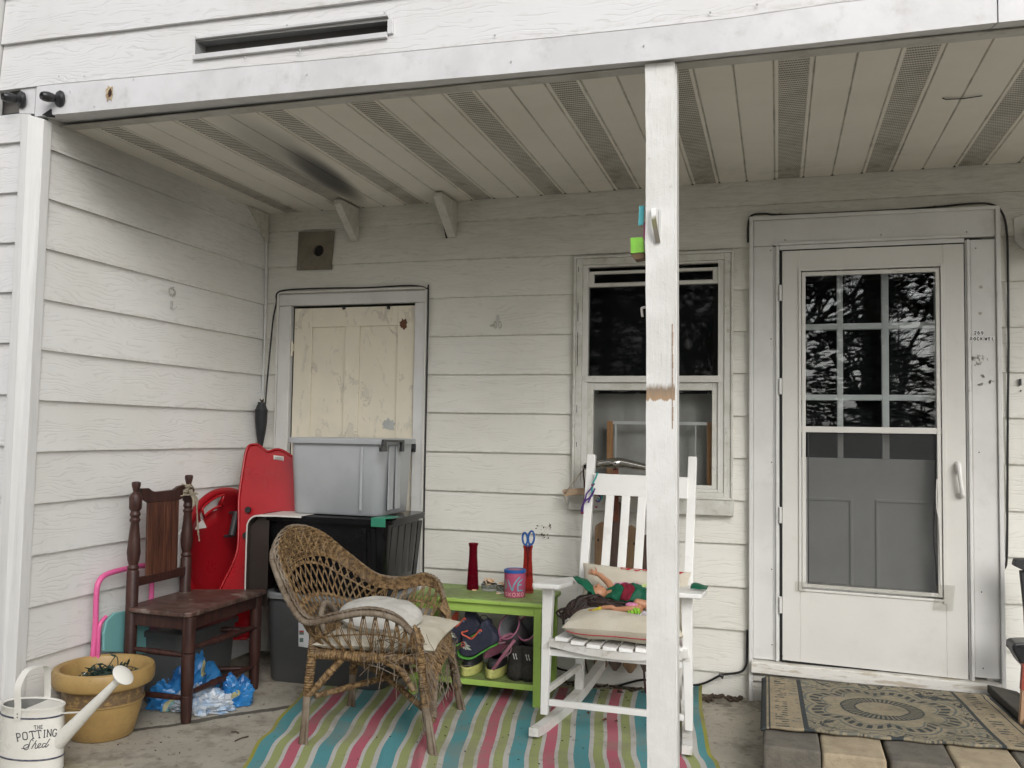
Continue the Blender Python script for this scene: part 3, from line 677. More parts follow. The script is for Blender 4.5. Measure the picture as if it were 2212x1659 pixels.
struct(MB().poly([(-150, -160, -.145), (150, -160, -.145), (150, 60, -.145), (-150, 60, -.145)]).build('ground', GRN))

# ------------------------------------------------------------------ striped rug
def rug_mat():
    t = NT('striped_rug'); u, v, _ = t.sep(t.uv()); P = t.pos()
    wb = t.math('MULTIPLY', t.math('SUBTRACT', t.noise(t.map(t.uv(), (40, 140, 1)), 1.0, 2), .5), .0022)
    uu = t.math('ADD', u, wb); s = t.math('FRACT', t.math('SUBTRACT', t.math('MULTIPLY', uu, 7.22), .035))
    W, T, Gn, Pk = (.54, .53, .50), (.10, .31, .34), (.34, .38, .16), (.50, .13, .18)
    r = t.new('ValToRGB'); r.color_ramp.interpolation = 'CONSTANT'; t.link(s, r.inputs[0]); e = r.color_ramp.elements
    st = [(0, T), (.235, W), (.305, Gn), (.46, W), (.52, Pk), (.70, W), (.76, Gn), (.91, W)]
    while len(e) < len(st): e.new(.5)
    for el, (p, c) in zip(e, st): el.position = p; el.color = (*c, 1)
    bind = t.math('MAXIMUM', t.math('LESS_THAN', u, .0085), t.math('GREATER_THAN', u, .9915)); bind = t.math('MAXIMUM', bind, t.math('LESS_THAN', v, .006))
    c = t.mix(bind, r.outputs[0], (.34, .33, .06))
    wx = t.math('SINE', t.math('MULTIPLY', u, 2300.)); wy = t.math('SINE', t.math('MULTIPLY', v, 1900.)); wv = t.math('MULTIPLY', wx, wy)
    c = t.mix(t.math('MULTIPLY', t.sm(wv, .0, .8), .20), c, (.08, .09, .08))
    d = t.noise(P, 3.2, 7, .68); d2 = t.noise(P, 19, 5, .7)
    c = t.mix(t.math('MULTIPLY', t.sm(d, .45, .66), .50), c, (.25, .23, .18)); c = t.mix(t.math('MULTIPLY', t.sm(d2, .60, .72), .45), c, (.09, .08, .05))
    return t.fin(c, .75, t.bump(wv, .35, .0012), 0, .2)
Lp = [(.668, -.565), (.74, -.80), (.80, -1.05), (.865, -1.22), (.885, -1.36), (.985, -1.62), (1.06, -1.95), (1.14, -2.40)]
Rp = [(2.60, .015), (2.615, -.22), (2.635, -.45), (2.668, -.66), (2.70, -.86), (2.745, -1.02), (2.80, -1.5), (2.90, -2.25)]
Ls, Rs = smooth_path([(a, b, 0) for a, b in Lp], 8), smooth_path([(a, b, 0) for a, b in Rp], 8)
def rugp(u, v):
    i = v*(len(Ls)-1); a = int(min(i, len(Ls)-2)); f = i-a
    l = Ls[a].lerp(Ls[a+1], f); l = l.lerp(Ls[0].lerp(Ls[-1], v), min(1, u*1.5)); r = Rs[a].lerp(Rs[a+1], f); q = l.lerp(r, u)
    q.y += .045*sin(pi*u)*(1-v); q.x += .0035*sin(v*11+u*4)
    z = .006 + .0028*sin(u*23+v*9)*sin(v*11+u*4)
    z += .016*math.exp(-((u-.34-.05*v)/.012)**2)*math.exp(-((v-.62)/.22)**2)+.010*math.exp(-((u-.24-.08*v)/.014)**2)*math.exp(-((v-.5)/.2)**2)
    if u > .93 and v < .5: z += .05*((u-.93)/.07)**2*(1-v*2)**1.3
    if u > .975: z += .012*sin(v*15)**2*(u-.975)/.025
    q.z = max(z, .0045); return q
mb = MB(); mb.grid(rugp, 260, 130, flip=True)
rug = mb.build('striped_rug', rug_mat(), smooth=180, origin=(1.8, -1.1, 0)); tag(rug, 'worn outdoor rug striped in teal, lime green, pink and white under the two armchairs', 'rug')

# ------------------------------------------------------------------ paver step and door mat
PG = pm('paver_grey', (.15, .135, .11), .9, (.115, .105, .088), 14, .6, (.06, .055, .045), 90, .8, .004)
PT = pm('paver_tan', (.40, .33, .225), .9, (.33, .27, .185), 12, .5, (.2, .16, .1), 90, .8, .004)
px_ = [2.905, 3.118, 3.345, 3.566, 3.79, 4.01, 4.25]
def paver(x0, x1, y0, y1, z1, mat, lab, z0=0.0):
    b = MB(); rn = random.Random(int(x0*1000+y0*77))
    j = lambda: rn.uniform(-.004, .004)
    b.hexa([(x0+j(), y0+j(), z0), (x1+j(), y0+j(), z0), (x1+j(), y1+j(), z0), (x0+j(), y1+j(), z0), (x0+j(), y0+j(), z1+j()), (x1+j(), y0+j(), z1+j()), (x1+j(), y1+j(), z1+j()), (x0+j(), y1+j(), z1+j())])
    return tag(b.build('paver', mat, bevel=.012, seg=3), lab, 'paver', 'concrete pavers stacked as the door step')
names = ['grey paver at the left front corner of the door step', 'tan paver second from the left in the front edge of the door step', 'grey brown paver third from the left in the front edge of the door step', 'tan paver fourth from the left in the front edge of the door step', 'grey paver fifth from the left in the front edge of the door step', 'tan paver sixth from the left in the front edge of the door step']
for i in range(6):
    # joints run a little askew towards the camera
    paver(px_[i]+.003, px_[i+1]-.003, -1.17, -.80, .160, PG if i % 2 == 0 else PT, names[i])
paver(2.905, 3.5, -.795, -.10, .150, PG, 'long grey slab of the door step under the left of the mat')
paver(3.505, 4.25, -.795, -.10, .150, PG, 'long grey slab of the door step under the right of the mat')
def mat_mat():
    t = NT('medallion_mat'); u, v, _ = t.sep(t.uv()); P = t.pos()
    n = t.noise(P, 26, 5, .7); n2 = t.noise(P, 70, 4, .7)
    tan_, olive, dk, gr = (.30, .255, .175), (.215, .20, .14), (.040, .048, .052), (.12, .13, .125)
    # main field
    X = t.math('MULTIPLY', t.math('SUBTRACT', u, .485), 1.06); Y = t.math('MULTIPLY', t.math('SUBTRACT', v, .50), .74)
    wob = t.math('MULTIPLY', t.math('SUBTRACT', n, .5), .022)
    R = t.math('ADD', t.math('SQRT', t.math('ADD', t.math('MULTIPLY', X, X), t.math('MULTIPLY', t.math('MULTIPLY', Y, Y), 1.15))), wob)
    A = t.math('ARCTAN2', Y, X)
    pet = t.math('ABSOLUTE', t.math('SINE', t.math('MULTIPLY', A, 4.0)))
    comb_ = t.math('SINE', t.math('MULTIPLY', A, 44.))
    def ring(a, b, w_=.006, src=None): src = src or R; return t.math('MULTIPLY', t.sm(src, a-w_, a), t.sm(src, b+w_, b))
    c = t.mix(t.sm(n, .4, .65), tan_, olive)
    c = t.mix(t.math('MULTIPLY', ring(.115, .165), t.math('ADD', .35, t.math('MULTIPLY', t.sm(comb_, -.1, .2), .65))), c, dk)
    c = t.mix(ring(.108, .114, .003), c, dk); c = t.mix(ring(.166, .172, .003), c, dk)
    R2 = t.math('SUBTRACT', R, t.math('MULTIPLY', pet, .055))
    c = t.mix(ring(.205, .212, .003, R2), c, gr)
    c = t.mix(t.math('MULTIPLY', ring(.222, .262, .005, R2), t.math('ADD', .25, t.math('MULTIPLY', t.sm(comb_, -.3, .1), .75))), c, dk)
    c = t.mix(ring(.285, .292, .004, R2), c, gr)
    # scrolls in the corners
    far = t.sm(R2, .30, .32); sw = t.noise(t.map(t.uv(), (9, 7, 1)), 1.3, 3, .5, 1.6); sl_ = t.math('MULTIPLY', far, t.math('MULTIPLY', t.sm(sw, .54, .57), t.sm(sw, .66, .63)))
    c = t.mix(sl_, c, dk); sl2 = t.math('MULTIPLY', far, t.math('MULTIPLY', t.sm(sw, .38, .40), t.sm(sw, .46, .44))); c = t.mix(t.math('MULTIPLY', sl2, .8), c, gr)
    # end borders
    def band(a, b): return t.math('MULTIPLY', t.math('GREATER_THAN', u, a), t.math('LESS_THAN', u, b))
    for (a, b) in ((0, .165), (.835, 1.0)):
        k = band(a, b); cc = t.mix(t.sm(n, .4, .6), (.33, .27, .18), (.27, .23, .16)); c = t.mix(k, c, cc)
    tick = t.math('MULTIPLY', t.sm(t.math('SINE', t.math('MULTIPLY', v, 150.)), .1, .5), t.sm(n, .44, .52))
    for (a, b) in ((.055, .105), (.88, .93)): c = t.mix(t.math('MULTIPLY', band(a, b), tick), c, dk)
    tick2 = t.math('MULTIPLY', t.sm(t.math('SINE', t.math('ADD', 1.1, t.math('MULTIPLY', v, 110.))), .55, .7), t.sm(n, .48, .55))
    for (a, b) in ((.118, .150),): c = t.mix(t.math('MULTIPLY', band(a, b), tick2), c, gr)
    for (a, b) in ((.157, .176), (.836, .852), (.030, .036), (.0, .022), (.96, .966), (.985, 1.0)): c = t.mix(band(a, b), c, dk)
    c = t.mix(t.math('MULTIPLY', t.sm(n2, .5, .7), .35), c, (.10, .085, .055))
    c = t.mix(t.math('MULTIPLY', t.sm(t.noise(P, 4, 5), .5, .7), .35), c, (.10, .09, .065))
    return t.fin(c, .85, t.bump(n2, .6, .003), 0, .25)
mb = MB()
m00, m10, m01, m11 = V(2.893, -.255, 0), V(3.86, -.225, 0), V(2.90, -.995, 0), V(3.93, -.93, 0)
def matp(u, v):
    q = m00.lerp(m10, u).lerp(m01.lerp(m11, u), v); q.z = .172 + .003*sin(u*9)*sin(v*7) + .006*sin(u*17+1)**2*(v < .1)
    q.y += .006*sin(u*40)*(v > .98) + .012*(v < .02)*sin(u*31)*.5; 
    if u < .03: q.z -= .012*(1-u/.03)
    return q
mb.grid(matp, 80, 50, flip=True)
b = mb.build('door_mat', mat_mat(), smooth=60, origin=(3.4, -.6, .16), solid=.010); tag(b, 'faded tan and black medallion mat lying on the paver step', 'doormat')
mb = MB(); mb.hexa([(3.935, -1.0, .162), (4.10, -1.0, .162), (4.0, -.12, .162), (3.875, -.12, .162), (3.935, -1.0, .20), (4.10, -1.0, .18), (4.0, -.12, .18), (3.875, -.12, .20)])
tag(mb.build('rubber_strip', pm('rubber', (.045, .042, .035), .85, (.06, .055, .045), 20, .5), bevel=.006), 'dark dusty slab lying right of the medallion mat', 'slab')

# ------------------------------------------------------------------ trees across the yard (seen in the panes)
BARK = pm('bark', (.075, .058, .042), .95, (.05, .04, .03), 6, bsc=20, bs=.8, bd=.02, stretch=(1, 1, .3))
def leafmat(name, a, b):
    t = NT(name); n = t.noise(t.pos(), .9, 3); return t.fin(t.mix(t.sm(n, .4, .6), a, b), .75)
NEEDLE = leafmat('needles', (.018, .032, .014), (.035, .05, .02))
LABT = {20: 'dark evergreen nearest the house, reflected in the middle of the entrance door glass', 21: 'dark evergreen behind the camera towards the left of the yard', 22: 'dark evergreen reflected at the right of the entrance door glass', 23: 'evergreen at the far right corner of the yard', 24: 'evergreen at the far left corner of the yard',
 25: 'dark evergreen reflected at the left of the entrance door glass', 26: 'dark evergreen reflected in the upper window sash',
 50: 'leafless tree nearest the house, between the two middle evergreens', 51: 'leafless tree reflected right of the middle evergreen', 52: 'leafless tree at the left of the yard', 53: 'leafless tree at the right of the yard', 54: 'leafless tree standing far back behind the middle evergreen', 55: 'tall leafless tree at the very back of the yard'}
def conifer(x, y, h, seed):
    rn = random.Random(seed); root = thing('evergreen_tree', LABT[seed], 'tree', (x, y, -.145), 'evergreens across the yard')
    m_ = MB(); m_.tube([(x, y, -.2), (x+.05, y, h*.5), (x, y+.05, h)], [.22, .13, .02], 10); m_.build('trunk', BARK, root, smooth=60)
    m_ = MB(); z = .9
    while z < h:
        k = 1-z/h; L = 2.9*k**.7+.3
        for q in range(7):
            a = rn.uniform(0, 2*pi); l = L*rn.uniform(.6, 1.1); st = V(x, y, z+rn.uniform(-.15, .15))
            for s in range(int(l/.16)):
                f = (s+1)*.16/l; p = st+V(cos(a)*l*f, sin(a)*l*f, -.35*f*l*.5+.12*sin(f*6))
                for sg in (-1, 1):
                    w_ = .52*(1-f*.5)*rn.uniform(.6, 1.1); d = V(cos(a+sg*1.0), sin(a+sg*1.0), rn.uniform(-.35, .05)); side = V(-sin(a+sg), cos(a+sg), rn.uniform(-.3, .3))*.085
                    m_.poly([p, p+d*w_*.5+side, p+d*w_, p+d*w_*.5-side])
        z += .26
    m_.build('crown', NEEDLE, root)
def bare(x, y, h, seed):
    rn = random.Random(seed); root = thing('bare_tree', LABT[seed], 'tree', (x, y, -.145), 'leafless trees across the yard')
    tr, cr = MB(), MB()
    def grow(p, d, l, r, dep):
        pts = [p]; q = p.copy(); dd = d.copy()
        for i in range(4): dd = (dd+V(rn.uniform(-.16, .16), rn.uniform(-.16, .16), rn.uniform(-.04, .12))).normalized(); q = q+dd*l/4; pts.append(q.copy())
        (tr if dep < 1 else cr).tube(pts, lambda t: r*(1-.4*t), 6 if dep < 2 else 3, cap=False)
        if dep >= 5: return
        for i in range(3 if dep < 3 else 4):
            k = rn.randint(1, 4); nd = (dd+V(rn.uniform(-.9, .9), rn.uniform(-.9, .9), rn.uniform(-.2, .6))).normalized(); grow(pts[k], nd, l*rn.uniform(.55, .8), r*.55, dep+1)
    grow(V(x, y, -.15), V(rn.uniform(-.06, .06), 0, 1), h*.36, .17, 0)
    tr.build('trunk', BARK, root, smooth=60); cr.build('crown', BARK, root)
for i, (x, y, h) in enumerate(((4.6, -13, 10), (-1.5, -19, 12), (7.3, -17, 11), (11.5, -21, 13), (-8, -22, 13), (2.5, -11.5, 9), (.2, -15, 10))): conifer(x, y, h, 20+i)
for i, (x, y, h) in enumerate(((1.6, -14, 9), (5.4, -16.5, 10), (-3.5, -16, 10), (9.0, -20, 10), (2.9, -21, 11), (-.2, -24, 12))): bare(x, y, h, 50+i)
mb = MB(); rn = random.Random(5)                     # low brush at the far edge of the yard
for i in range(9000):
    p = V(rn.uniform(-30, 34), rn.uniform(-33, -25), -.15+abs(rn.gauss(0, 1.1))); d = V(rn.uniform(-1, 1), rn.uniform(-.3, .3), rn.uniform(-.2, 1)).normalized()*rn.uniform(.4, 1.1); s_ = V(.04, 0, .03)
    mb.poly([p, p+d*.5+s_, p+d, p+d*.5-s_])
b = mb.build('brush', pm('brush_twigs', (.07, .06, .045), .9, (.1, .09, .06), 3)); tag(b, 'tangled brush along the far edge of the yard', 'brush', kind='stuff')
# ================================================================== FURNITURE
import mathutils
def woodmat(name, a, b, rough=.5, sc=7, st=(6, 6, .5), wear=.0, wcol=(.3, .27, .24), bs=.3):
    t = NT(name); v = t.map(t.obj(), st); n = t.noise(v, sc, 5, .62, .8); n2 = t.noise(t.obj(), 13, 6, .7)
    c = t.mix(t.sm(n, .35, .66), a, b)
    if wear: c = t.mix(t.math('MULTIPLY', t.sm(n2, .52, .70), wear), c, wcol)
    return t.fin(c, t.math('ADD', rough-.1, t.math('MULTIPLY', n2, .25)), t.bump(n, bs, .0015), 0, .4)
BRW = woodmat('brown_varnish', (.060, .024, .019), (.028, .012, .010), .42, wear=.2, wcol=(.13, .075, .06))
BRS = woodmat('weathered_seat', (.125, .070, .055), (.050, .027, .022), .36, 5, (1.2, 7, 3), .9, (.24, .20, .175))
BRH = woodmat('brown_slats', (.125, .048, .028), (.05, .02, .014), .4)
ch = thing('wooden_chair', 'dark brown spindle backed wooden chair with a weathered seat against the side wall', 'chair', (.29, -.96, 0))
prof = [(.0, 0), (.0255, .002), (.027, .1), (.027, .645), (.022, .655), (.0265, .665), (.020, .678), (.026, .70), (.030, .735), (.025, .80), (.0185, .868), (.0245, .882), (.018, .893), (.0245, .906), (.019, .922), (.0275, .934), (.0285, .985), (.022, 1.0), (.0125, 1.01), (.016, 1.025), (.0205, 1.042), (.019, 1.054), (.010, 1.057), (0, 1.057)]
for (x, y, k) in ((.140, -1.240, 1.0), (.130, -.845, 1.013)):
    MB().lathe([(r, z*k) for r, z in prof], (x, y, 0), 16).build('back_post', BRW, ch, smooth=40)
lp = [(0, 0), (.021, .001), (.024, .03), (.027, .118), (.0235, .122), (.027, .127), (.029, .20), (.0285, .300), (.0235, .305), (.029, .311), (.029, .468), (0, .468)]
for (x, y) in ((.448, -1.238), (.438, -.690)): MB().lathe(lp, (x, y, 0), 16).build('front_leg', BRW, ch, smooth=35)
seat = [(.150, -1.272), (.40, -1.287), (.455, -1.283), (.478, -1.262), (.482, -1.20), (.480, -.70), (.472, -.655), (.44, -.648), (.095, -.790), (.098, -.85), (.108, -1.2)]
MB().prism([(x, y, .470) for x, y in seat], (0, 0, .021)).build('seat', BRS, ch, bevel=.005)
m_ = MB(); m_.bar((.155, -1.24, .438), (.43, -1.24, .438), .022, .058); m_.bar((.452, -1.22, .438), (.442, -.70, .438), .022, .058); m_.bar((.13, -.83, .438), (.43, -.70, .438), .022, .058)
m_.build('apron', BRW, ch, bevel=.003)
def spindle(p, q, r, knob=True):
    P, Q_ = V(p), V(q); n = 40; rs = []
    for i in range(n+1):
        t = i/n; a = r*(.72+.28*sin(pi*t)); 
        if knob:
            for c0 in (.33, .42, .58, .67): a += r*.28*math.exp(-((t-c0)/.018)**2)
        rs.append(a)
    m = MB(); m.tube([P.lerp(Q_, i/n) for i in range(n+1)], rs, 10); return m
for p, q, r, kb in (((.452, -1.225, .322), (.442, -.70, .312), .0155, True), ((.452, -1.225, .128), (.442, -.70, .118), .0155, True), ((.15, -1.24, .302), (.445, -1.24, .294), .0135, False), ((.15, -1.24, .105), (.445, -1.24, .108), .0135, False), ((.13, -.84, .300), (.435, -.70, .30), .013, False), ((.13, -.84, .105), (.435, -.70, .105), .013, False)):
    spindle(p, q, r, kb).build('stretcher', BRW, ch, smooth=60)
YX = .135
cr = [at(*Q6(*p), 0, YX) for p in ((178, 421), (236, 419), (262, 440), (290, 447), (432, 432), (470, 405), (524, 388), (524, 470), (480, 505), (455, 515), (235, 530), (215, 515), (178, 498))]
m_ = MB(); m_.prism([p-V(.011, 0, 0) for p in cr], (.022, 0, 0)); m_.build('crest_rail', BRW, ch, bevel=.003)
rl = [at(*Q6(*p), 0, YX) for p in ((160, 1103), (530, 1018), (530, 1083), (160, 1168))]
m_ = MB(); m_.prism([p-V(.010, 0, 0) for p in rl], (.020, 0, 0)); m_.build('lower_rail', BRW, ch, bevel=.002)
tl, tr, bl, br = [at(*Q6(*p), 0, YX) for p in ((236, 525), (473, 512), (224, 1092), (457, 1042))]
for i in range(5):
    a, b = i/5+.004, (i+1)/5-.012
    m_ = MB(); L = lambda p, q, t: p+(q-p)*t
    m_.prism([L(tl, tr, a)-V(.007, 0, 0), L(tl, tr, b)-V(.007, 0, 0), L(bl, br, b)-V(.007, 0, 0), L(bl, br, a)-V(.007, 0, 0)], (.014, 0, 0))
    for s_ in (.3, .6): m_.bar(L(tl, tr, a+(b-a)*s_)+V(.008, 0, 0), L(bl, br, a+(b-a)*s_)+V(.008, 0, 0), .003, .010)
    m_.build('back_slat', BRH, ch, bevel=.002)
# old twine knotted on the post
TW = pm('twine', (.33, .28, .21), .95, (.22, .19, .14), 30, bsc=200, bs=.6)
m_ = MB(); rn = random.Random(9); c0 = V(.15, -.87, 1.0)
for i in range(9): m_.tube(smooth_path([c0+V(rn.uniform(-.02, .03), rn.uniform(-.05, .03), rn.uniform(-.03, .03)) for _ in range(5)], 5), .0035, 5)
for k in range(3): m_.tube(smooth_path([c0+V(.01, 0, 0), c0+V(.03, .010+.01*k, -.05), c0+V(.03, .03, -.11), c0+V(.032, .034+.01*k, -.20-.03*k)], 5), .003, 5)
m_.tube(smooth_path([c0+V(.02, -.02, 0), c0+V(.034, -.005, -.05), c0+V(.034, -.012, -.09)], 5), [.012, .012, .010, .009, .008, .008, .007, .006, .005, .003, .001], 6)
tag(m_.build('twine', TW, origin=(.15, -.87, .9)), 'frayed twine knotted round the far back post of the brown wooden chair', 'twine')

# ------------------------------------------------------------------ wicker armchair
WK = NT('wicker'); v = WK.obj(); n = WK.noise(v, 7, 4); n2 = WK.noise(v, 60, 3, .6); n3 = WK.noise(v, 3, 3)
c = WK.mix(WK.sm(n2, .35, .65), (.26, .170, .080), (.085, .048, .022)); c = WK.mix(WK.math('MULTIPLY', WK.sm(n, .52, .72), .5), c, (.21, .18, .14)); WK = WK.fin(c, .62, WK.bump(n2, .3, .001), 0, .3)
WKG = pm('weathered_cane', (.22, .18, .135), .75, (.12, .085, .055), 9, .4, (.09, .06, .035), 70, .4)
wc = thing('wicker_armchair', 'frayed brown wicker armchair with a high rounded back on the striped rug', 'chair', (1.31, -1.0, 0))
wa = radians(9)
def W(f, s, z): return V(1.31+f*cos(wa)-s*sin(wa), -1.0+f*sin(wa)+s*cos(wa), z)
RIM = [(.19, -.285, .41), (.18, -.30, .49), (.11, -.32, .565), (.0, -.33, .588), (-.13, -.325, .56), (-.25, -.31, .535), (-.35, -.27, .64), (-.45, -.18, .79), (-.45, -.03, .868), (-.37, .12, .835), (-.26, .225, .72), (-.14, .295, .617), (-.02, .33, .602), (.08, .335, .622), (.155, .315, .578), (.19, .29, .44)]
SET = [(.19, -.275, .39), (.16, -.275, .39), (.10, -.275, .39), (.0, -.275, .39), (-.10, -.27, .39), (-.19, -.25, .39), (-.24, -.19, .39), (-.265, -.10, .39), (-.27, 0, .39), (-.265, .10, .39), (-.24, .19, .39), (-.18, .25, .39), (-.08, .27, .39), (.02, .275, .39), (.10, .275, .39), (.19, .275, .39)]
RS = smooth_path(RIM, 10); SS = smooth_path(SET, 10); NR = len(RS)-1
def shell(t, h, out=0.0):
    i = max(0, min(t, .99999))*NR; a = int(i); f = i-a
    r = RS[a].lerp(RS[a+1], f); s = SS[a].lerp(SS[a+1], f); q = s.lerp(r, h)
    n_ = V(q.x, q.y, 0); n_ = n_.normalized() if n_.length > 0 else n_
    bul = .030*sin(pi*min(h, 1))+out
    q = q+n_*bul; return W(*q)
def strand(pts, r=.0028, n=4): return pts, r, n
bands = {'back_weave': (.36, .74), 'arm_weave': (0, .36), 'arm_weave_': (.74, 1)}
for nm, (ta, tb) in bands.items():
    m_ = MB(); cnt = int((tb-ta)*(112 if nm == 'back_weave' else 150))
    for k in range(cnt+1):
        t0 = ta+(tb-ta)*k/cnt
        if nm == 'back_weave':
            if k % 2: continue
            for sg in (-1, 1):                      # diagonal lattice
                pts = []
                for j in range(15):
                    h = .02+.96*j/14; tt = t0+sg*.085*(h-.5)
                    if ta-.03 < tt < tb+.03: pts.append(shell(tt, h, .002*sg))
                if len(pts) > 2: m_.tube(pts, .0027, 4, cap=False)
                pts2 = [p+V(.0, .0, .007) for p in pts]
                if len(pts2) > 2: m_.tube(pts2, .0024, 4, cap=False)
        else:
            if k % 2 and nm: continue
            for dd in (0, .004):
                pts = [shell(t0+dd+.02*(j/9-.5)*(1 if k % 4 else -1), j/9, .0015*(k % 3)) for j in range(10)]
                m_.tube(pts, .0026, 4, cap=False)
    # plaited cross rows
    for hh in ((.36, .66) if nm == 'back_weave' else (.45,)):
        for o_ in (0, 1, 2):
            pts = [shell(ta+(tb-ta)*i/90, hh+.012*sin(i*1.4+o_*2.1), .005*sin(i*1.4+o_*2.1)) for i in range(91)]
            m_.tube(pts, .0026, 4, cap=False)
    m_.build(nm.strip('_'), WK, wc)
# closely woven rim band, wider over the back
m_ = MB()
for q in range(17):
    pts = []; 
    for i in range(260):
        t = i/259; wd = .085+.075*math.exp(-((t-.53)/.09)**2)+.05*math.exp(-((t-.80)/.12)**2)
        h = 1.0-(q/16)*wd*1.9; out = .0035*sin(i*1.55+(q % 2)*pi)+.006*sin(pi*q/16)
        pts.append(shell(t, h, out))
    m_.tube(pts, .0042, 4, cap=False)
m_.build('rim_weave', WK, wc, smooth=180)
m_ = MB()                                           # braided grey edge along the near arm and back
for o_ in range(3):
    pts = []
    for i in range(300):
        t = i/299; ph = i*.55+o_*2.094; p = shell(t, 1.0+.012*sin(ph), .012+.008*cos(ph)); pts.append(p)
    m_.tube(pts, .0045, 5, cap=False)
m_.build('braid_edge', WKG, wc, smooth=180)
def wrap(pts, r, m, n=8, amp=.17, pitch=.010):
    P = smooth_path(pts, 14); L = 0; rs = []
    fine = []
    for i in range(len(P)-1):
        l = (P[i+1]-P[i]).length; k = max(1, int(l/.004))
        for j in range(k): fine.append(P[i].lerp(P[i+1], j/k))
    fine.append(P[-1]); d = 0
    for i, p in enumerate(fine):
        if i: d += (fine[i]-fine[i-1]).length
        rs.append(r*(1+amp*sin(2*pi*d/pitch)))
    m.tube(fine, rs, n); return m
m_ = MB(); wrap([shell(t, .97, .030)+V(0, 0, -.012) for t in [i/24 for i in range(2, 13)]], .0125, m_); m_.build('outer_frame', WKG, wc, smooth=60)
m_ = MB(); wrap([shell(t, .90, .030)+V(0, 0, -.012) for t in [.62+i/24*.38/.42*.42 for i in range(0, 9)]], .011, m_); m_.build('outer_frame', WKG, wc, smooth=60)
# legs, brown above and bare grey at the foot
def leg(top, bot, nm='leg'):
    m_ = MB(); T, B = V(top), V(bot); wrap([T, T.lerp(B, .33)+V(.004, 0, 0), T.lerp(B, .62)], .019, m_); o = m_.build(nm, WK, wc, smooth=60)
    m_ = MB(); m_.tube([T.lerp(B, .60), T.lerp(B, .8)+V(.002, 0, 0), B], [.0175, .0155, .0165], 9); m_.tube([T.lerp(B, .62)+V(.012, -.006, 0), B+V(.024, -.010, 0)], [.006, .007], 6); m_.build('bare_foot', WKG, o, smooth=50)
leg(W(-.25, -.26, .52), W(-.285, -.275, .006)); leg(W(.19, -.285, .50), W(.272, -.305, .006)); leg(W(.19, .285, .42), W(.275, .29, .006)); leg(W(-.22, .24, .40), W(-.25, .255, .006))
m_ = MB()
wrap([W(-.25, -.265, .375), W(-.02, -.285, .375), W(.20, -.285, .375)], .021, m_, amp=.14, pitch=.012); wrap([W(.20, -.285, .375), W(.205, 0, .37), W(.20, .285, .375)], .016, m_, amp=.14, pitch=.012)
wrap([W(.20, .28, .375), W(0, .275, .37), W(-.24, .24, .375)], .016, m_); wrap([W(-.25, -.265, .375), W(-.27, 0, .37), W(-.24, .24, .375)], .016, m_)
m_.build('seat_frame', WK, wc, smooth=60)
m_ = MB(); wrap([W(-.27, -.27, .20), W(-.23, -.27, .24), W(-.16, -.275, .32), (W(-.12, -.275, .365))], .015, m_); m_.build('brace', WK, wc, smooth=60)
m_ = MB(); wrap([W(.05, -.28, .365), W(.13, -.285, .33), W(.19, -.29, .25)], .014, m_); m_.build('brace', WK, wc, smooth=60)
m_ = MB(); wrap([W(-.24, -.265, .20), W(-.05, -.05, .215), W(.13, .20, .22)], .0125, m_); m_.build('cross_stretcher', WK, wc, smooth=60)
m_ = MB(); wrap([W(-.22, .24, .22), W(-.02, 0, .225), W(.24, -.28, .17)], .0125, m_); m_.build('cross_stretcher', WK, wc, smooth=60)
# seat deck
m_ = MB(); m_.grid(lambda u, v: W(-.25+.45*u, -.26+.53*v, .385+.004*sin(u*80)*sin(v*90)), 50, 50); m_.build('seat', WK, wc, smooth=180)
# side weave of the near arm and the frayed skirt on the front with its arch
m_ = MB(); rn = random.Random(2)
for i in range(150):
    s = -.295+.59*i/149; arch = .20+.13*(1-(abs(s)/.24)**2.2) if abs(s) < .24 else .12
    for k in range(2):
        s2 = s+rn.uniform(-.004, .004); zt = .40+rn.uniform(-.01, .02); f0 = .205
        pts = [W(f0, s2, zt), W(f0+.025+rn.uniform(0, .008), s2+rn.uniform(-.01, .01), (zt+arch)/2), W(f0+.05+rn.uniform(-.004, .012), s2+rn.uniform(-.02, .02), arch+rn.uniform(-.02, .03))]
        m_.tube(smooth_path(pts, 4), .0038, 4, cap=False)
for z in (.40, .392, .384, .376, .30, .294):
    m_.tube([W(.212+.03*(.40-z)/.1+.003*sin(i*1.6+z*900), -.29+.58*i/70, z+.003*sin(i*1.6)) for i in range(71)], .0034, 4, cap=False)
m_.build('front_skirt', WK, wc)
m_ = MB(); wrap([W(.268, -.27, .14), W(.255, -.20, .25), W(.24, -.08, .315), W(.24, .08, .315), W(.255, .20, .25), W(.27, .265, .12)], .014, m_); m_.build('front_arch', WKG, wc, smooth=60)
m_ = MB()                                           # the front face of the arms
for sg in (-1, 1):
    for i in range(44):
        t = i/43; y_ = sg*(.225+.085*t)
        m_.tube(smooth_path([W(.195+.012*rn.random(), y_, .38), W(.206+.01*rn.random(), y_+sg*.004, .44), W(.188-.01*(1-t), y_*1.0, .485+.03*t+.008*rn.random())], 4), .0040, 4, cap=False)
m_.build('arm_front', WK, wc)
m_ = MB()                                           # opening low in the back with its wrapped hoop
wrap([W(-.255, -.11, .42), W(-.285, -.085, .49), W(-.30, 0, .53), W(-.285, .085, .49), W(-.255, .11, .42)], .013, m_); m_.build('back_hoop', WKG, wc, smooth=60)
m_ = MB(); rn = random.Random(31)                    # loose broken strands
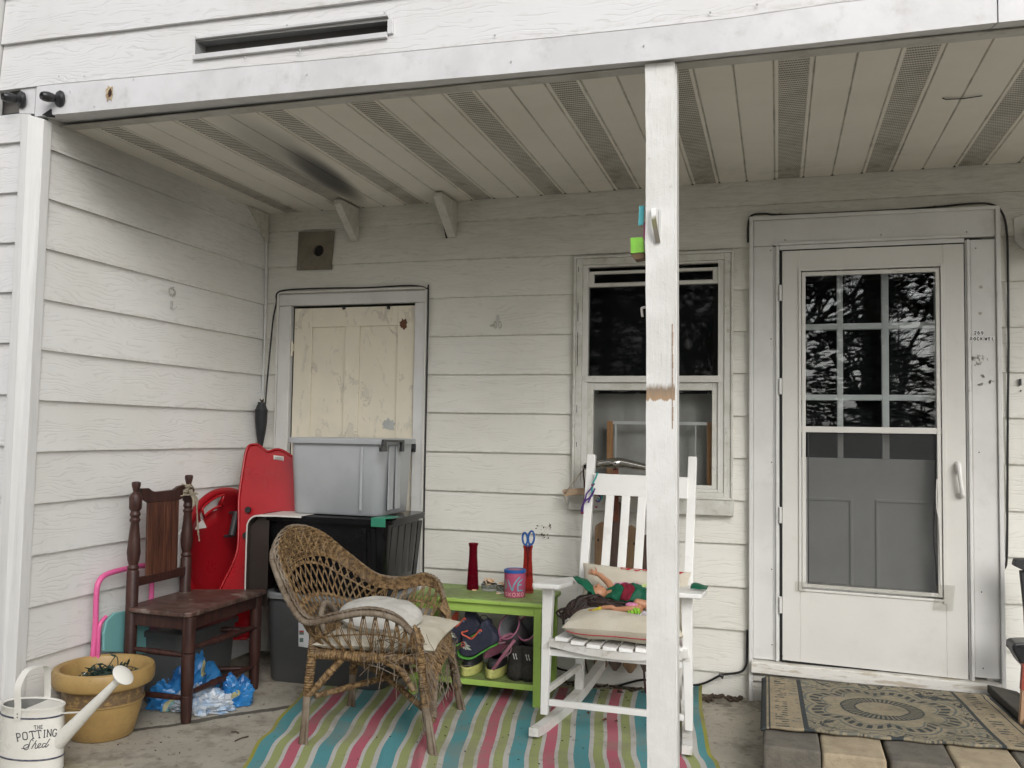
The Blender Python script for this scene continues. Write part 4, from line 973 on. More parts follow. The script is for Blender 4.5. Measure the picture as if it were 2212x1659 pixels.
for i in range(90):
    if i % 3: b_ = W(rn.uniform(-.02, .24), -.285+rn.uniform(-.02, .02), rn.uniform(.33, .48))
    else: b_ = W(.24+rn.uniform(-.02, .03), rn.uniform(-.3, .25), rn.uniform(.2, .4))
    l = rn.uniform(.04, .15); d = V(rn.uniform(-.5, .7), rn.uniform(-.7, .1), rn.uniform(-1.4, .3)).normalized()
    m_.tube([b_, b_+d*l*.5+V(rn.uniform(-.01, .01), 0, .005), b_+d*l+V(rn.uniform(-.02, .02), 0, -.01)], .0016, 4)
for i in range(60):
    s = rn.choice([-.27, .26])+rn.uniform(-.05, .04); b_ = W(.23+rn.uniform(0, .03), s, rn.uniform(.16, .35)); m_.tube([b_, b_+V(rn.uniform(-.03, .03), rn.uniform(-.03, .02), -rn.uniform(.05, .13))], .002, 4)
m_.build('loose_strand', WKG, wc)

# ------------------------------------------------------------------ cushions
def pillow(c, M, a, b, h, name, mat, lab, cat, seed=0, n=44, sag=0.0, pw=.45, group=None, sq=True, extra=None):
    rn = random.Random(seed); ph = [rn.uniform(0, 6) for _ in range(8)]; m = MB(); c = V(c)
    def surf(sg):
        def f(u, v):
            x, y = 2*u-1, 2*v-1
            if not sq:
                r = max(abs(x), abs(y)); th = atan2(y, x); x, y = r*cos(th), r*sin(th); e = max(0, 1-(x*x+y*y)**1)
            else: e = max(0, (1-x**4)*(1-y**4))
            th_ = h*e**pw*.5*(1+.06*sin(7*x+ph[0])*sin(6*y+ph[1]))
            k = 1-.07*(1-abs(x)**2)*abs(y)-0; k2 = 1-.07*(1-abs(y)**2)*abs(x)
            if not sq: k = k2 = 1
            wr = .010*h/.1*(mathutils.noise.noise(V(x*1.6+ph[0], y*1.6, ph[1]))+.5*mathutils.noise.noise(V(x*4+ph[2], y*4, ph[3]))+.4*(1-2*abs(mathutils.noise.noise(V(x*2.2+ph[4], y*2.2, ph[5])))))*min(1, e*3)
            z = sg*th_+wr*(.7 if sg > 0 else .2) - sag*(1-x*x)
            return c+M@V(x*a*k2, y*b*k, z)
        return f
    m.grid(surf(1), n, n); m.grid(surf(-1), n, n, flip=True)
    o = m.build(name, mat, smooth=180); 
    if lab: tag(o, lab, cat, group)
    return o, (lambda x, y, sg: surf(sg)((x+1)/2, (y+1)/2))
def clothmat(name, a, b, sc=6, dirt=.3, dc=(.3, .27, .2), weave=900, rough=.9):
    t = NT(name); v = t.obj(); n = t.noise(v, sc, 5, .6); d = t.noise(v, sc*2.4, 6, .7); x, y, z = t.sep(v)
    wv = t.noise(v, weave*.4, 2, .8)
    c = t.mix(t.sm(n, .35, .68), a, b); c = t.mix(t.math('MULTIPLY', t.sm(d, .5, .72), dirt), c, dc); c = t.mix(t.math('MULTIPLY', t.sm(wv, .5, .65), .16), c, dc)
    wr = t.noise(v, 17, 3, .5, .6)
    return t.fin(c, rough, t.bump(t.math('ADD', t.math('MULTIPLY', wr, 3.0), wv), .4, .004), 0, .15)
LIN = clothmat('ivory_linen', (.62, .585, .50), (.55, .51, .42), 6, .4, (.40, .33, .20)); LINW = clothmat('white_pile', (.58, .57, .54), (.48, .47, .43), 8, .3, (.3, .28, .25), 500)
MW = rotz(wa)
pillow(W(.01, -.005, .415), MW, .262, .285, .085, 'seat_cushion', LIN, 'thin cream seat pad on the wicker armchair beneath the round white pillow', 'cushion', 4, pw=.55)
p2, pf = pillow(W(-.035, -.01, .492), MW@rotx(.08)@roty(.10), .185, .200, .115, 'pillow', LINW, 'round fluffy white pillow lying on top of the cream pad in the wicker armchair', 'pillow', 8, sq=False, pw=.5)

# ------------------------------------------------------------------ green bench with the things on it
GRM = NT('lime_paint'); v = GRM.obj(); x, y, z = GRM.sep(v); n = GRM.noise(v, 5, 6, .65); n2 = GRM.noise(v, 28, 5, .7); nm_ = GRM.sep(GRM.new('NewGeometry').outputs['Normal'])[2]
c = GRM.mix(GRM.sm(n, .35, .7), (.36, .54, .115), (.32, .48, .10)); c = GRM.mix(GRM.math('MULTIPLY', GRM.sm(n2, .62, .70), .5), c, (.09, .10, .04))
GRM2 = GRM.fin(c, .42, GRM.bump(n2, .15, .001))
GT = NT('dusty_green_top'); v = GT.obj(); n = GT.noise(v, 4, 6, .68); n2 = GT.noise(v, 22, 6, .7); c = GT.mix(GT.sm(n, .38, .64), (.26, .37, .115), (.17, .21, .08)); c = GT.mix(GT.math('MULTIPLY', GT.sm(n2, .55, .7), .7), c, (.04, .045, .025)); GTOP = GT.fin(c, .6, GT.bump(n2, .2, .001))
tb = thing('green_bench', 'small lime green table with a lower shelf between the wicker armchair and the white rocker', 'table', (1.53, -.35, 0))
TX0, TX1, TY0, TY1, TZ = 1.20, 1.895, -.532, -.165, .497
MB().box(TX0, TY0, TZ-.022, TX1, TY1, TZ).build('tabletop', GTOP, tb, bevel=.005)
for (a, b) in ((TX0+.008, TY0+.012), (TX1-.05, TY0+.012), (TX0+.008, TY1-.05), (TX1-.05, TY1-.05)): MB().box(a, b, 0, a+.036, b+.036, TZ-.0225).build('leg', GRM2, tb, bevel=.002)
MB().box(TX0+.0445, TY0+.016, .430, TX1-.0505, TY0+.034, TZ-.0225).build('apron', GRM2, tb, bevel=.0015)
MB().box(TX1-.036, TY0+.0485, .430, TX1-.018, TY1-.0505, TZ-.0225).build('apron', GRM2, tb, bevel=.0015)
MB().box(TX0+.012, TY0+.018, .085, TX1-.0505, TY1-.02, .105).build('shelf', GTOP, tb, bevel=.001)
MB().box(TX0+.0445, TY0+.0145, .080, TX1-.0505, TY0+.0175, .1065).build('shelf_edge', GRM2, tb, bevel=.001)
MB().box(TX0+.0445, TY0+.010, TZ-.0215, TX1-.0, TY0-.0015, TZ-.0045).build('top_edge', GRM2, tb, bevel=.0025)
MB().lathe([(.006, 0), (.006, .003), (0, .005)], (TX1-.014, TY0+.03, .452), 10, roty(pi/2)).build('screw_cap', TRIM, tb)
tb.location = tb.location
RGL = NT('red_glass'); RGL.b.inputs['Base Color'].default_value = (.30, .008, .02, 1); RGL = RGL.fin((.26, .008, .028), .06, None, 0, .6, **{'Transmission Weight': .75, 'IOR': 1.2})
RGL2 = NT('red_glass_pale').fin((.62, .13, .11), .08, None, 0, .6, **{'Transmission Weight': .9, 'IOR': 1.12})
def vase(x, y, mat, lab):
    o = thing('glass_vase', lab, 'vase', (x, y, TZ), 'tall glass vases on the green table')
    pr = [(.0, 0), (.030, 0), (.0315, .004), (.0300, .03), (.0255, .11), (.0215, .17), (.0215, .215), (.0245, .228), (.026, .234), (.0245, .236), (.021, .228), (.0185, .215), (.0185, .17), (.0225, .11), (.0265, .03), (.026, .012), (0, .010)]
    MB().lathe(pr, (x, y, TZ+.0008), 28).build('glass', mat, o, smooth=60); return o
v1 = vase(1.455, -.29, RGL, 'dark red tapered glass vase at the left end of the green table')
v2 = vase(1.744, -.275, RGL2, 'pale red glass vase behind the painted tin holding blue scissors')
m_ = MB(); rn = random.Random(3)
for i in range(14):
    c0 = V(1.455+rn.uniform(-.014, .014), -.29+rn.uniform(-.012, .012), TZ+.02+i*.0042); d = V(rn.uniform(-1, 1), rn.uniform(-1, 1), rn.uniform(-.2, .5)).normalized()*.011; m_.tube([c0-d, c0+d], .003, 6)
tag(m_.build('cigarette_butts', pm('red_filter', (.6, .12, .06), .8)), 'heap of cigarette ends inside the dark red vase', 'cigarette butts', kind='stuff')
# scissors
BLU = pm('scissor_blue', (.015, .095, .33), .35); sx_, sy_, sz_ = 1.744, -.275, TZ+.235
sc = thing('scissors', 'blue handled scissors standing in the pale red vase', 'scissors', (sx_, sy_, TZ+.03))
for sg, top, w_, h_ in ((-1, .062, .013, .030), (1, .072, .0155, .034)):
    m_ = MB(); cx_ = sx_+sg*.0165; cz_ = sz_+.036+(.006 if sg > 0 else 0)
    m_.tube([V(cx_+(w_*cos(a)+.002*sg*sin(a)), sy_, cz_+h_*sin(a)) for a in [2*pi*i/28 for i in range(29)]], .0066, 8, cap=False, flat=.8)
    m_.tube([V(cx_-sg*.006, sy_, cz_-h_*.8), V(sx_+sg*.003, sy_, sz_-.03), V(sx_-sg*.002, sy_, sz_-.055)], [.008, .006, .004], 8); m_.build('handle', BLU, sc, smooth=60)
MB().prism([(sx_-.007, sy_, sz_-.05), (sx_+.007, sy_, sz_-.05), (sx_+.001, sy_, sz_-.165), (sx_-.001, sy_, sz_-.165)], (0, .003, 0)).build('blade', pm('dark_steel', (.05, .06, .09), .3, metal=.6), sc)
# painted tin
tn = thing('painted_tin', 'pink painted round tin with turquoise letters and a blue lid on the green table', 'tin', (1.712, -.395, TZ))
tc = V(1.712, -.395, TZ+.0005); TR = .0530
MB().lathe([(0, 0), (TR-.001, 0), (TR, .002), (TR, .128), (0, .128)], tc, 40).build('body', pm('tin_pink', (.44, .085, .17), .5, (.38, .065, .15), 18, .2, (.5, .2, .3), 60, .3), tn, smooth=50)
MB().lathe([(TR+.0005, .118), (TR+.002, .119), (TR+.0022, .131), (TR-.002, .134), (TR-.008, .134), (TR-.009, .131), (0, .131)], tc, 40).build('lid', BLU, tn, smooth=50)
MB().lathe([(0, .1318), (TR-.016, .1318)], tc, 24).build('lid_label', pm('lid_label', (.35, .12, .15), .6), tn)
a0 = atan2(CAM.y-tc.y, CAM.x-tc.x)-.02
def tinf(off=.0007): return lambda u, v: tc+V((TR+off)*cos(a0+u/TR), (TR+off)*sin(a0+u/TR), v)
def strokes(lst, wd, fn, mat, name, parent, n=6):
    m = MB()
    for st in lst: m.ribbon([(p.x, p.y) for p in smooth_path([(a, b, 0) for a, b in st], n)], wd, fn)
    return m.build(name, mat, parent)
TQ = pm('turquoise_paint', (.12, .42, .48), .5); PKL = pm('pale_pink_paint', (.80, .35, .38), .5)
strokes([[(-.034, .085), (-.024, .062), (-.0105, .037), (-.004, .062), (.012, .088), (.027, .102)]], .0060, tinf(), TQ, 'letter_v', tn)
strokes([[(.042, .090), (.026, .080), (.019, .072), (.016, .050), (.016, .034)], [(.018, .062), (.036, .064)], [(.016, .035), (.030, .036), (.045, .035)]], .0065, tinf(), TQ, 'letter_e', tn)
m_ = MB(); m_.ribbon([(-.060, .084), (-.052, .073), (-.046, .058), (-.052, .046), (-.060, .040)], .015, tinf()); m_.build('letter_o', pm('grey_paint', (.22, .27, .25), .6), tn)
m_ = MB()
for i, chh in enumerate('oxoxo'):
    u0 = -.054+.0225*i+.006; v0 = .016
    if chh == 'x': m_.ribbon([(u0-.008, v0-.009), (u0+.008, v0+.009)], .0046, tinf(.0008)); m_.ribbon([(u0-.008, v0+.009), (u0+.008, v0-.009)], .0046, tinf(.0011))
    else: m_.ribbon([(u0+.0075*cos(a), v0+.0085*sin(a)) for a in [2*pi*j/16 for j in range(17)]], .0046, tinf(.0008))
m_.build('letter_row', PKL, tn)
# ashtrays
AG = NT('smoky_glass').fin((.62, .64, .62), .08, None, 0, .5, **{'Transmission Weight': .88, 'IOR': 1.3})
def ashtray(x, y, r, lab, seed, n):
    o = thing('ashtray', lab, 'ashtray', (x, y, TZ), 'glass ashtrays on the green table')
    MB().lathe([(0, 0), (r*.9, 0), (r, .006), (r*1.02, .034), (r*.96, .036), (r*.90, .012), (0, .008)], (x, y, TZ+.0006), 24).build('bowl', AG, o, smooth=50)
    rn = random.Random(seed); 
    for i in range(n):
        a = rn.uniform(0, 2*pi); q = r*rn.uniform(0, .75); c0 = V(x+q*cos(a), y+q*sin(a), TZ+.024+rn.uniform(0, .030)); d = V(rn.uniform(-1, 1), rn.uniform(-.6, .6), rn.uniform(-.25, .5)).normalized()*rn.uniform(.011, .016)
        m = MB(); m.tube([c0-d, c0+d], .0038, 7); b = m.build('cigarette_butt', FILT if i % 3 else ASH, o)
    return o
FILT = pm('filter_tip', (.72, .46, .25), .8, (.6, .5, .4), 90); ASH = pm('ash_black', (.03, .028, .026), .9)
ashtray(1.545, -.29, .041, 'round glass ashtray heaped with cigarette ends beside the dark red vase', 5, 34)
ashtray(1.628, -.335, .030, 'small dark ashtray half hidden behind the painted tin', 6, 9)
for i, (x, y) in enumerate(((1.478, -.332), (1.621, -.378))):
    m = MB(); m.tube([(x-.010, y-.002, TZ+.0042), (x+.011, y+.002, TZ+.0042)], .0036, 8); tag(m.build('cigarette_butt', FILT), ('cigarette end lying in front of the dark red vase', 'cigarette end lying left of the painted tin')[i], 'cigarette butt', 'stray cigarette ends on the green table')
# ------------------------------------------------------------------ shoes on the shelf
SZ = .106
NAVY = pm('navy_mesh', (.018, .022, .045), .7, (.03, .034, .055), 60, bsc=400, bs=.4); CORAL = pm('coral_lining', (.62, .115, .065), .7); LIMES = pm('lime_sole', (.10, .36, .06), .5)
def fromq(px, py, y): return at(*ZS(px, py), 1, y)
LACE = pm('dark_lace', (.012, .012, .016), .8)
def sneaker(dx, dy, y, k, lab):
    T = lambda px, py: ((px-520)*k+520+dx, (py-700)*k+700+dy)
    def Q(pts, yy): return [at(*ZS(*T(a, b)), 1, yy) for a, b in pts]
    p0 = Q([(760, 850)], y)[0]; o = thing('sneaker', lab, 'shoe', tuple(p0), 'shoes stored on the bench shelf')
    body = [(517, 640), (512, 720), (500, 800), (505, 870), (455, 925), (452, 960), (475, 1015), (540, 1050), (640, 1068), (740, 1050), (860, 975), (960, 915), (1060, 855), (1180, 800), (1210, 740), (1180, 660), (1090, 560), (1030, 480), (1010, 385), (950, 365), (890, 400), (865, 550), (785, 645), (700, 718), (600, 690), (555, 660)]
    Pn = Q(body, y-.036); N = len(Pn); ctr = sum(Pn, V(0, 0, 0))/N; m = MB(); rings = []
    for off, sc_ in ((0, .90), (.010, .98), (.036, 1.0), (.064, .97), (.074, .88)):
        rings.append([ctr+(p-ctr)*sc_+V(0, off, 0) for p in Pn])
    loft0(m, rings); m.build('upper', NAVY, o, smooth=50)
    m = MB(); S_ = Q([(452, 945), (470, 1010), (540, 1052), (640, 1070), (740, 1052), (860, 980), (960, 918), (1060, 858), (1180, 805)], y-.036); S_ = smooth_path(S_, 4)
    for i in range(len(S_)-1):
        a, c = S_[i], S_[i+1]; m.hexa([a+V(0, -.004, -.007), c+V(0, -.004, -.007), c+V(0, .078, -.007), a+V(0, .078, -.007), a+V(0, -.004, .002), c+V(0, -.004, .002), c+V(0, .078, .002), a+V(0, .078, .002)])
    m.build('sole', LIMES, o)
    m = MB(); m.prism(Q([(522, 605), (560, 588), (610, 575), (640, 500), (700, 425), (745, 440), (752, 500), (735, 580), (742, 660), (700, 715), (600, 690), (540, 650)], y+.028), (0, .008, 0))
    m.tube(smooth_path(Q([(520, 600), (545, 640), (610, 672), (700, 715), (785, 640), (865, 550), (885, 585)], y-.036), 4), .0042, 6); m.tube(smooth_path(Q([(520, 600), (545, 592), (610, 575)], y-.034)+Q([(640, 560)], y+.03), 4), .0042, 6); m.build('lining', CORAL, o, smooth=50)
    m = MB(); q = Q([(855, 605)], y-.040)[0]; m.lathe([(.003, 0), (.005, .002), (.005, 0)], q, 10, rotx(pi/2)); m.build('eyelet', pm('eyelet', (.2, .35, .5), .4), o)
    m, r_ = MB(), MB(); cx_, cy_ = 545, 820
    for i in range(10):
        a = radians(-75+22*i); l = (70, 85, 100, 125, 215, 160, 120, 100, 80, 60)[9-i] if False else (75, 90, 80, 90, 150, 215, 150, 110, 80, 60)[i]
        t0, t1, tm, tn = (cx_+38*cos(a), cy_+45*sin(a)), (cx_+l*cos(a+.1), cy_+l*.75*sin(a+.1)), (cx_+l*.6*cos(a+.22), cy_+l*.6*sin(a+.22)), (cx_+l*.6*cos(a-.12), cy_+l*.6*sin(a-.12))
        m.prism(Q([t0, tn, t1, tm], y-.0385), (0, .001, 0))
    r_.tube([Q([(cx_+34*cos(t), cy_+48*sin(t))], y-.039)[0] for t in [2*pi*i/14 for i in range(15)]], .0016, 5); r_.ball(Q([(cx_, cy_)], y-.039)[0], .0028, 8)
    m.build('flame_motif', pm('motif_grey', (.50, .55, .45), .6), o); r_.build('eye_motif', CORAL, o)
    m = MB()
    for i in range(6): m.tube(smooth_path([V(*Q([(900+18*i, 430+35*i)], y-.030)[0]), V(*Q([(930+20*i, 420+38*i)], y)[0])+V(0, 0, .004), V(*Q([(945+22*i, 415+40*i)], y+.03)[0])], 4), .0025, 5)
    m.tube(smooth_path(Q([(900, 400), (860, 330), (905, 280), (990, 300), (1010, 360)], y-.01), 5), .0022, 5); m.build('laces', BLKM, o)
def loft0(m, rings):
    n = len(rings[0]); b = len(m.v)
    for R_ in rings: m.v += [V(p) for p in R_]
    for j in range(len(rings)-1):
        for k in range(n): m._f([b+j*n+k, b+j*n+(k+1) % n, b+(j+1)*n+(k+1) % n, b+(j+1)*n+k])
    m._f([b+k for k in range(n)][::-1]); m._f([b+(len(rings)-1)*n+k for k in range(n)])
sneaker(0, 0, -.455, 1.0, 'navy sneaker with coral lining and lime sole, right and in front of its twin')
sneaker(-282, -222, -.415, .97, 'navy sneaker with coral lining, left of its twin beside the wicker armchair')
YEL = pm('yellow_clog', (.55, .56, .19), .6, (.50, .50, .16), 14, .3, (.12, .11, .06), 40, .3)
def clog(x, y, lab):
    o = thing('clog', lab, 'shoe', (x, y, SZ), 'shoes stored on the bench shelf'); m = MB()
    def ov(r, z, k=1): return [(x+.047*r*cos(a), y+.10+.115*r*sin(a)*k, z) for a in [2*pi*i/32 for i in range(32)]]
    for j, (r, z) in enumerate(((.90, 0), (.99, .006), (1.0, .02), (.985, .0205), (1.0, .022), (.98, .045), (.93, .047))):
        m.v += [V(q) for q in ov(r, z+SZ+.001)]
    for j in range(6):
        for k in range(32): m._f([j*32+k, j*32+(k+1) % 32, (j+1)*32+(k+1) % 32, (j+1)*32+k])
    m.build('sole', YEL, o, smooth=50); m = MB()
    m.lathe([(.90, .030), (.90, .034)], (x, y+.10, SZ), 28, sx=.047, sy=.115, cap1=True); m.lathe([(.93, .045), (.90, .075), (.7, .085), (.55, .083)], (x, y+.115, SZ), 28, sx=.047, sy=.10); m.build('upper', BLKM, o, smooth=60); return o
clog(1.492, -.485, 'yellow sided black clog at the left of the shelf'); clog(1.622, -.485, 'yellow sided black clog in the middle of the shelf under the navy shoe')
PINKF = pm('mauve_foam', (.34, .135, .19), .65, (.28, .10, .15), 14, .4, (.12, .06, .07), 120, .3)
def flip(c, M, lab):
    o = thing('flip_flop', lab, 'sandal', tuple(c), 'shoes stored on the bench shelf'); c = V(c); m = MB(); pts = []
    for i in range(36):
        a = 2*pi*i/36; r = 1+.12*cos(a)-.10*cos(2*a); pts.append(c+M@V(.095*cos(a), .037*r*sin(a), 0))
    m.prism(pts, M@V(0, 0, .016)); m.build('footbed', PINKF, o, bevel=.003)
    m = MB()
    for sg in (-1, 1): m.tube(smooth_path([c+M@V(.055, 0, .016), c+M@V(.035, sg*.018, .026), c+M@V(-.005, sg*.034, .012)], 6), .004, 6)
    m.build('strap', pm('strap_grey', (.34, .2, .24), .5), o, smooth=60)
qa = fromq(1200, 820, -.44); flip((qa.x, -.44, qa.z), basis(V(.75, .1, .62).normalized(), V(-.35, -.75, .55).normalized(), V(.75, .1, .62).normalized().cross(V(-.35, -.75, .55).normalized())), 'mauve flip flop propped against the navy shoe, upper of the pair')
qb = fromq(1270, 1000, -.475); flip((qb.x, -.475, qb.z), basis(V(.58, .05, .81).normalized(), V(.1, -.98, .02).normalized(), V(.81, .05, -.58).normalized()), 'mauve flip flop standing on its toe beside the black shoes')
BOOTP = pm('boot_pink', (.38, .13, .22), .4); BOOTG = pm('boot_lining', (.40, .42, .44), .9, (.26, .27, .29), 16, bsc=200, bs=.5); BOOTO = pm('boot_grey', (.17, .15, .165), .45, (.12, .1, .11), 12, .3)
def wellie(px, py, y, lab, tilt=.5):
    q = fromq(px, py, y); d = V(.18, .78, -.60).normalized(); o = thing('rain_boot', lab, 'boot', (q.x, y, q.z), 'shoes stored on the bench shelf')
    Mx = basis(d.cross(V(0, 0, 1)).normalized(), d.cross(d.cross(V(0, 0, 1))).normalized(), d)
    sx, sy = .054, .072
    MB().lathe([(1, 0), (.97, .06), (.90, .15), (.86, .22)], q, 28, Mx, sx=sx, sy=sy).build('shaft', BOOTO, o, smooth=180)
    MB().lathe([(.93, -.001), (.90, .06), (.84, .15), (.80, .18), (0, .18)], q, 28, Mx, sx=sx, sy=sy).build('lining', BOOTG, o, smooth=60)
    m = MB(); m.tube([q+Mx@V(sx*.97*cos(a), sy*.97*sin(a), 0) for a in [2*pi*i/32 for i in range(33)]], .0042, 6, cap=False); m.build('rim_piping', BOOTP, o, smooth=180)
    f = q+d*.20; m = MB(); m.ball(f+V(.0, .0, -.02), .055, 14, (1, 1.5, .8)); m.build('foot', BOOTO, o, smooth=180)
    return o
wellie(1395, 480, -.44, 'grey rain boot with pink rim lying with its open top forward, left of its twin'); wellie(1745, 500, -.42, 'grey rain boot with pink rim nearest the right leg of the green bench')
def black_shoe(px, y, lab):
    q = fromq(px, 1280, y); o = thing('black_shoe', lab, 'shoe', (q.x, y, SZ), 'shoes stored on the bench shelf')
    m = MB(); x = q.x
    def hs(u, v): a = pi*(u*1.1-.05); tz = v; w_ = .043*(1-.12*tz+.06*sin(tz*7)); return (x-w_*cos(a), y+.03-.034*sin(a)*(1-.10*tz)-.015*tz*0, SZ+.012+.155*tz)
    m.grid(hs, 20, 14, flip=True); m.grid(lambda u, v: (x-.038*(1-2*u), y+.03+.18*v, SZ+.16-.10*v**1.5), 8, 8, flip=True); m.build('upper', pm('black_suede', (.020, .018, .016), .85, (.038, .034, .028), 16, .3, bsc=150, bs=.4), o, smooth=180, solid=.004)
    m = MB(); m.lathe([(0, 0), (1, 0), (1.02, .010), (.98, .014), (0, .014)], (x, y+.10, SZ+.001), 28, sx=.045, sy=.105); m.build('sole', BLK, o, smooth=50)
    m = MB(); z0 = SZ+.118
    for k in (-1, 1):
        xo = x+.006*k+.002
        m.prism([(xo-.006, y-.0065, z0+.012), (xo-.001, y-.0065, z0+.014), (xo+.001, y-.0065, z0), (xo+.006, y-.0065, z0-.014), (xo+.001, y-.0065, z0-.012), (xo-.001, y-.0065, z0)], (0, .003, 0))
    m.build('logo', pm('silver_logo', (.6, .6, .58), .3), o)
black_shoe(1500, -.470, 'black shoe standing heel forward with two silver slashes, left of the pair'); black_shoe(1735, -.470, 'black shoe standing heel forward beside the right leg of the green bench')

# ------------------------------------------------------------------ white rocking chair
WHT = pm('white_gloss_wood', (.80, .80, .78), .34, (.77, .765, .74), 4, .28, (.45, .42, .36), 30, .12)
WHD = pm('white_worn_wood', (.72, .715, .69), .45, (.62, .60, .56), 6, .55, (.26, .22, .16), 30, .3)
rc = thing('rocking_chair', 'white painted slatted rocking chair partly hidden by the porch post', 'rocking chair', (2.3, -.6, 0))
FXL, FXR, FYY = 1.972, 2.604, -.785
for x, sg in ((FXL, 1), (FXR, -1)):
    m = MB(); m.hexa([(x-.016, FYY-.016, .065), (x+.016, FYY-.016, .065), (x+.016, FYY+.016, .065), (x-.016, FYY+.016, .065), (x-.024+.012*sg, FYY-.022, .63), (x+.024+.012*sg, FYY-.022, .63), (x+.024+.012*sg, FYY+.022, .63), (x-.024+.012*sg, FYY+.022, .63)])
    b0 = [(x-.016-.004, FYY-.02, .12), ]
    m.build('front_leg', WHT, rc, bevel=.003)
bt = [(2.042, -.385, .075), (2.042, -.36, .40), (2.050, -.18, 1.20)]; btr = [(2.555, -.385, .075), (2.552, -.36, .40), (2.560, -.18, 1.20)]
for pts in (bt, btr):
    m = MB(); m.bar(pts[0], V(pts[1])+V(0, 0, .03), .040, .040, (0, 1, 0)); m.bar(pts[1], pts[2], .042, .036, (0, 1, 0)); 
    m.build('back_post', WHT, rc, bevel=.003)
# rockers
for (xf, xr) in ((1.968, 2.105), (2.612, 2.50)):
    m = MB(); N = 26; top, bot = [], []
    for i in range(N+1):
        t = i/N; y = -.955+.90*t; x = xf+(xr-xf)*(t**1.2); zb = .003+.125*((t-.22)**2) + (.012*max(0, .12-t)/.12)
        zb = .003+.28*max(0, t-.30)**2*.9+.10*max(0, .20-t)**2*4; zt = zb+.040-.006*abs(t-.5)
        if t < .05: zt = zb+.036
        top.append((x, y, zt+.02*(1-abs(2*t-1))*.6)); bot.append((x, y, zb))
    for i in range(N):
        a, b, c_, d_ = bot[i], bot[i+1], top[i+1], top[i]; w_ = .021
        m.hexa([(a[0]-w_, a[1], a[2]), (a[0]+w_, a[1], a[2]), (b[0]+w_, b[1], b[2]), (b[0]-w_, b[1], b[2]), (d_[0]-w_, d_[1], d_[2]), (d_[0]+w_, d_[1], d_[2]), (c_[0]+w_, c_[1], c_[2]), (c_[0]-w_, c_[1], c_[2])])
    m.build('rocker', WHD, rc)
# arms
for sg, x in ((1, 1.99), (-1, 2.60)):
    o0 = [(-.062, -.86), (-.055, -.875), (.060, -.875), (.066, -.86), (.068, -.62), (.040, -.40), (.034, -.24), (-.012, -.24), (-.030, -.40), (-.062, -.62)]
    m = MB(); m.prism([(x+sg*a, y, .629) for a, y in o0], (0, 0, .021))
    for p in m.v: p.z -= .062*max(0, (p.y+.84))/.6
    m.build('armrest', WHT, rc, bevel=.005)
for z, w_ in ((.335, .028), (.115, .026)):
    m = MB(); m.bar((FXL+.02, FYY-.004, z+.004), (FXR-.02, FYY-.004, z), .020, w_); m.build('front_stretcher', WHT, rc, bevel=.002)
for xa, xb in ((FXL+.006, 2.045), (FXR-.006, 2.553)):
    m = MB(); m.bar((xa, FYY+.01, .165), (xb, -.40, .185), .020, .026); m.build('side_stretcher', WHD, rc, bevel=.002)
    m = MB()
    for i in range(14):                              # curved seat rail
        t0, t1 = i/14, (i+1)/14; f = lambda t: V(xa+(xb-xa)*t, FYY-.02+.43*t, .375-.030*sin(pi*t*.9)+.010*t)
        m.bar(f(t0), f(t1)+V(0, .001, 0), .022, .040)
    m.build('seat_rail', WHD, rc)
m = MB(); m.bar((2.05, -.372, .36), (2.55, -.372, .36), .020, .035); m.build('rear_rail', WHD, rc, bevel=.002)
m = MB(); pts = [(1.998+.602*i/16, -.812-.008*sin(pi*i/16), .388-.030*sin(pi*i/16)) for i in range(17)]
for i in range(16): m.bar(pts[i], V(pts[i+1])+V(.001, 0, 0), .018, .034)
m.build('seat_rail', WHD, rc)
for i in range(8):
    t = (i+.5)/8; x = 2.02+.565*t; dz = -.030*sin(pi*t)
    tilt = rotx(.0)@roty(.0); m = MB()
    xr = 2.07+.46*t
    m.hexa([(x-.030, -.835, .405+dz), (x+.030, -.835, .405+dz), (xr+.025, -.37, .400+dz), (xr-.025, -.37, .400+dz), (x-.030, -.825, .422+dz), (x+.030, -.825, .418+dz), (xr+.025, -.37, .416+dz), (xr-.025, -.37, .416+dz)])
    m.build('seat_slat', WHT, rc, bevel=.003)
m = MB(); m.hexa([(2.072, -.255, 1.003), (2.542, -.255, .999), (2.542, -.233, .999), (2.072, -.233, 1.003), (2.072, -.235, 1.108), (2.542, -.235, 1.102), (2.542, -.212, 1.102), (2.072, -.212, 1.108)]); m.build('crest_rail', WHT, rc, bevel=.002)
m = MB(); m.box(2.065, -.375, .455, 2.54, -.352, .500); m.build('back_rail', WHT, rc, bevel=.002)
for i in range(5):
    x = 2.160+.0805*i; m = MB(); m.bar((x-.012, -.362, .49), (x, -.246, 1.005), .041, .014, (0, 1, 0)); m.build('back_slat', WHT, rc, bevel=.002)
# pillows on the rocker
IV2 = NT('feed_sack'); v = IV2.obj(); n = IV2.noise(v, 5, 5); wv = IV2.noise(v, 420, 2, .8); x, y, z = IV2.sep(v)
c = IV2.mix(IV2.sm(n, .35, .65), (.585, .545, .46), (.52, .475, .385)); c = IV2.mix(IV2.math('MULTIPLY', IV2.sm(wv, .48, .62), .25), c, (.36, .30, .21)); wr = IV2.noise(v, 14, 3, .5, .8); SACK = IV2.fin(c, .9, IV2.bump(IV2.math('ADD', IV2.math('MULTIPLY', wr, 3.), wv), .4, .004), 0, .15)
RED = pm('red_print', (.42, .02, .03), .8); LNR = pm('red_stripe', (.40, .03, .035), .85)
Ms = rotz(.02)@rotx(.03)@roty(.0)
sp, pf = pillow((2.318, -.66, .468), Ms, .262, .185, .125, 'seat_pillow', SACK, 'plump ivory pillow with a thin red stripe lying on the rocking chair seat', 'pillow', 15, pw=.42)
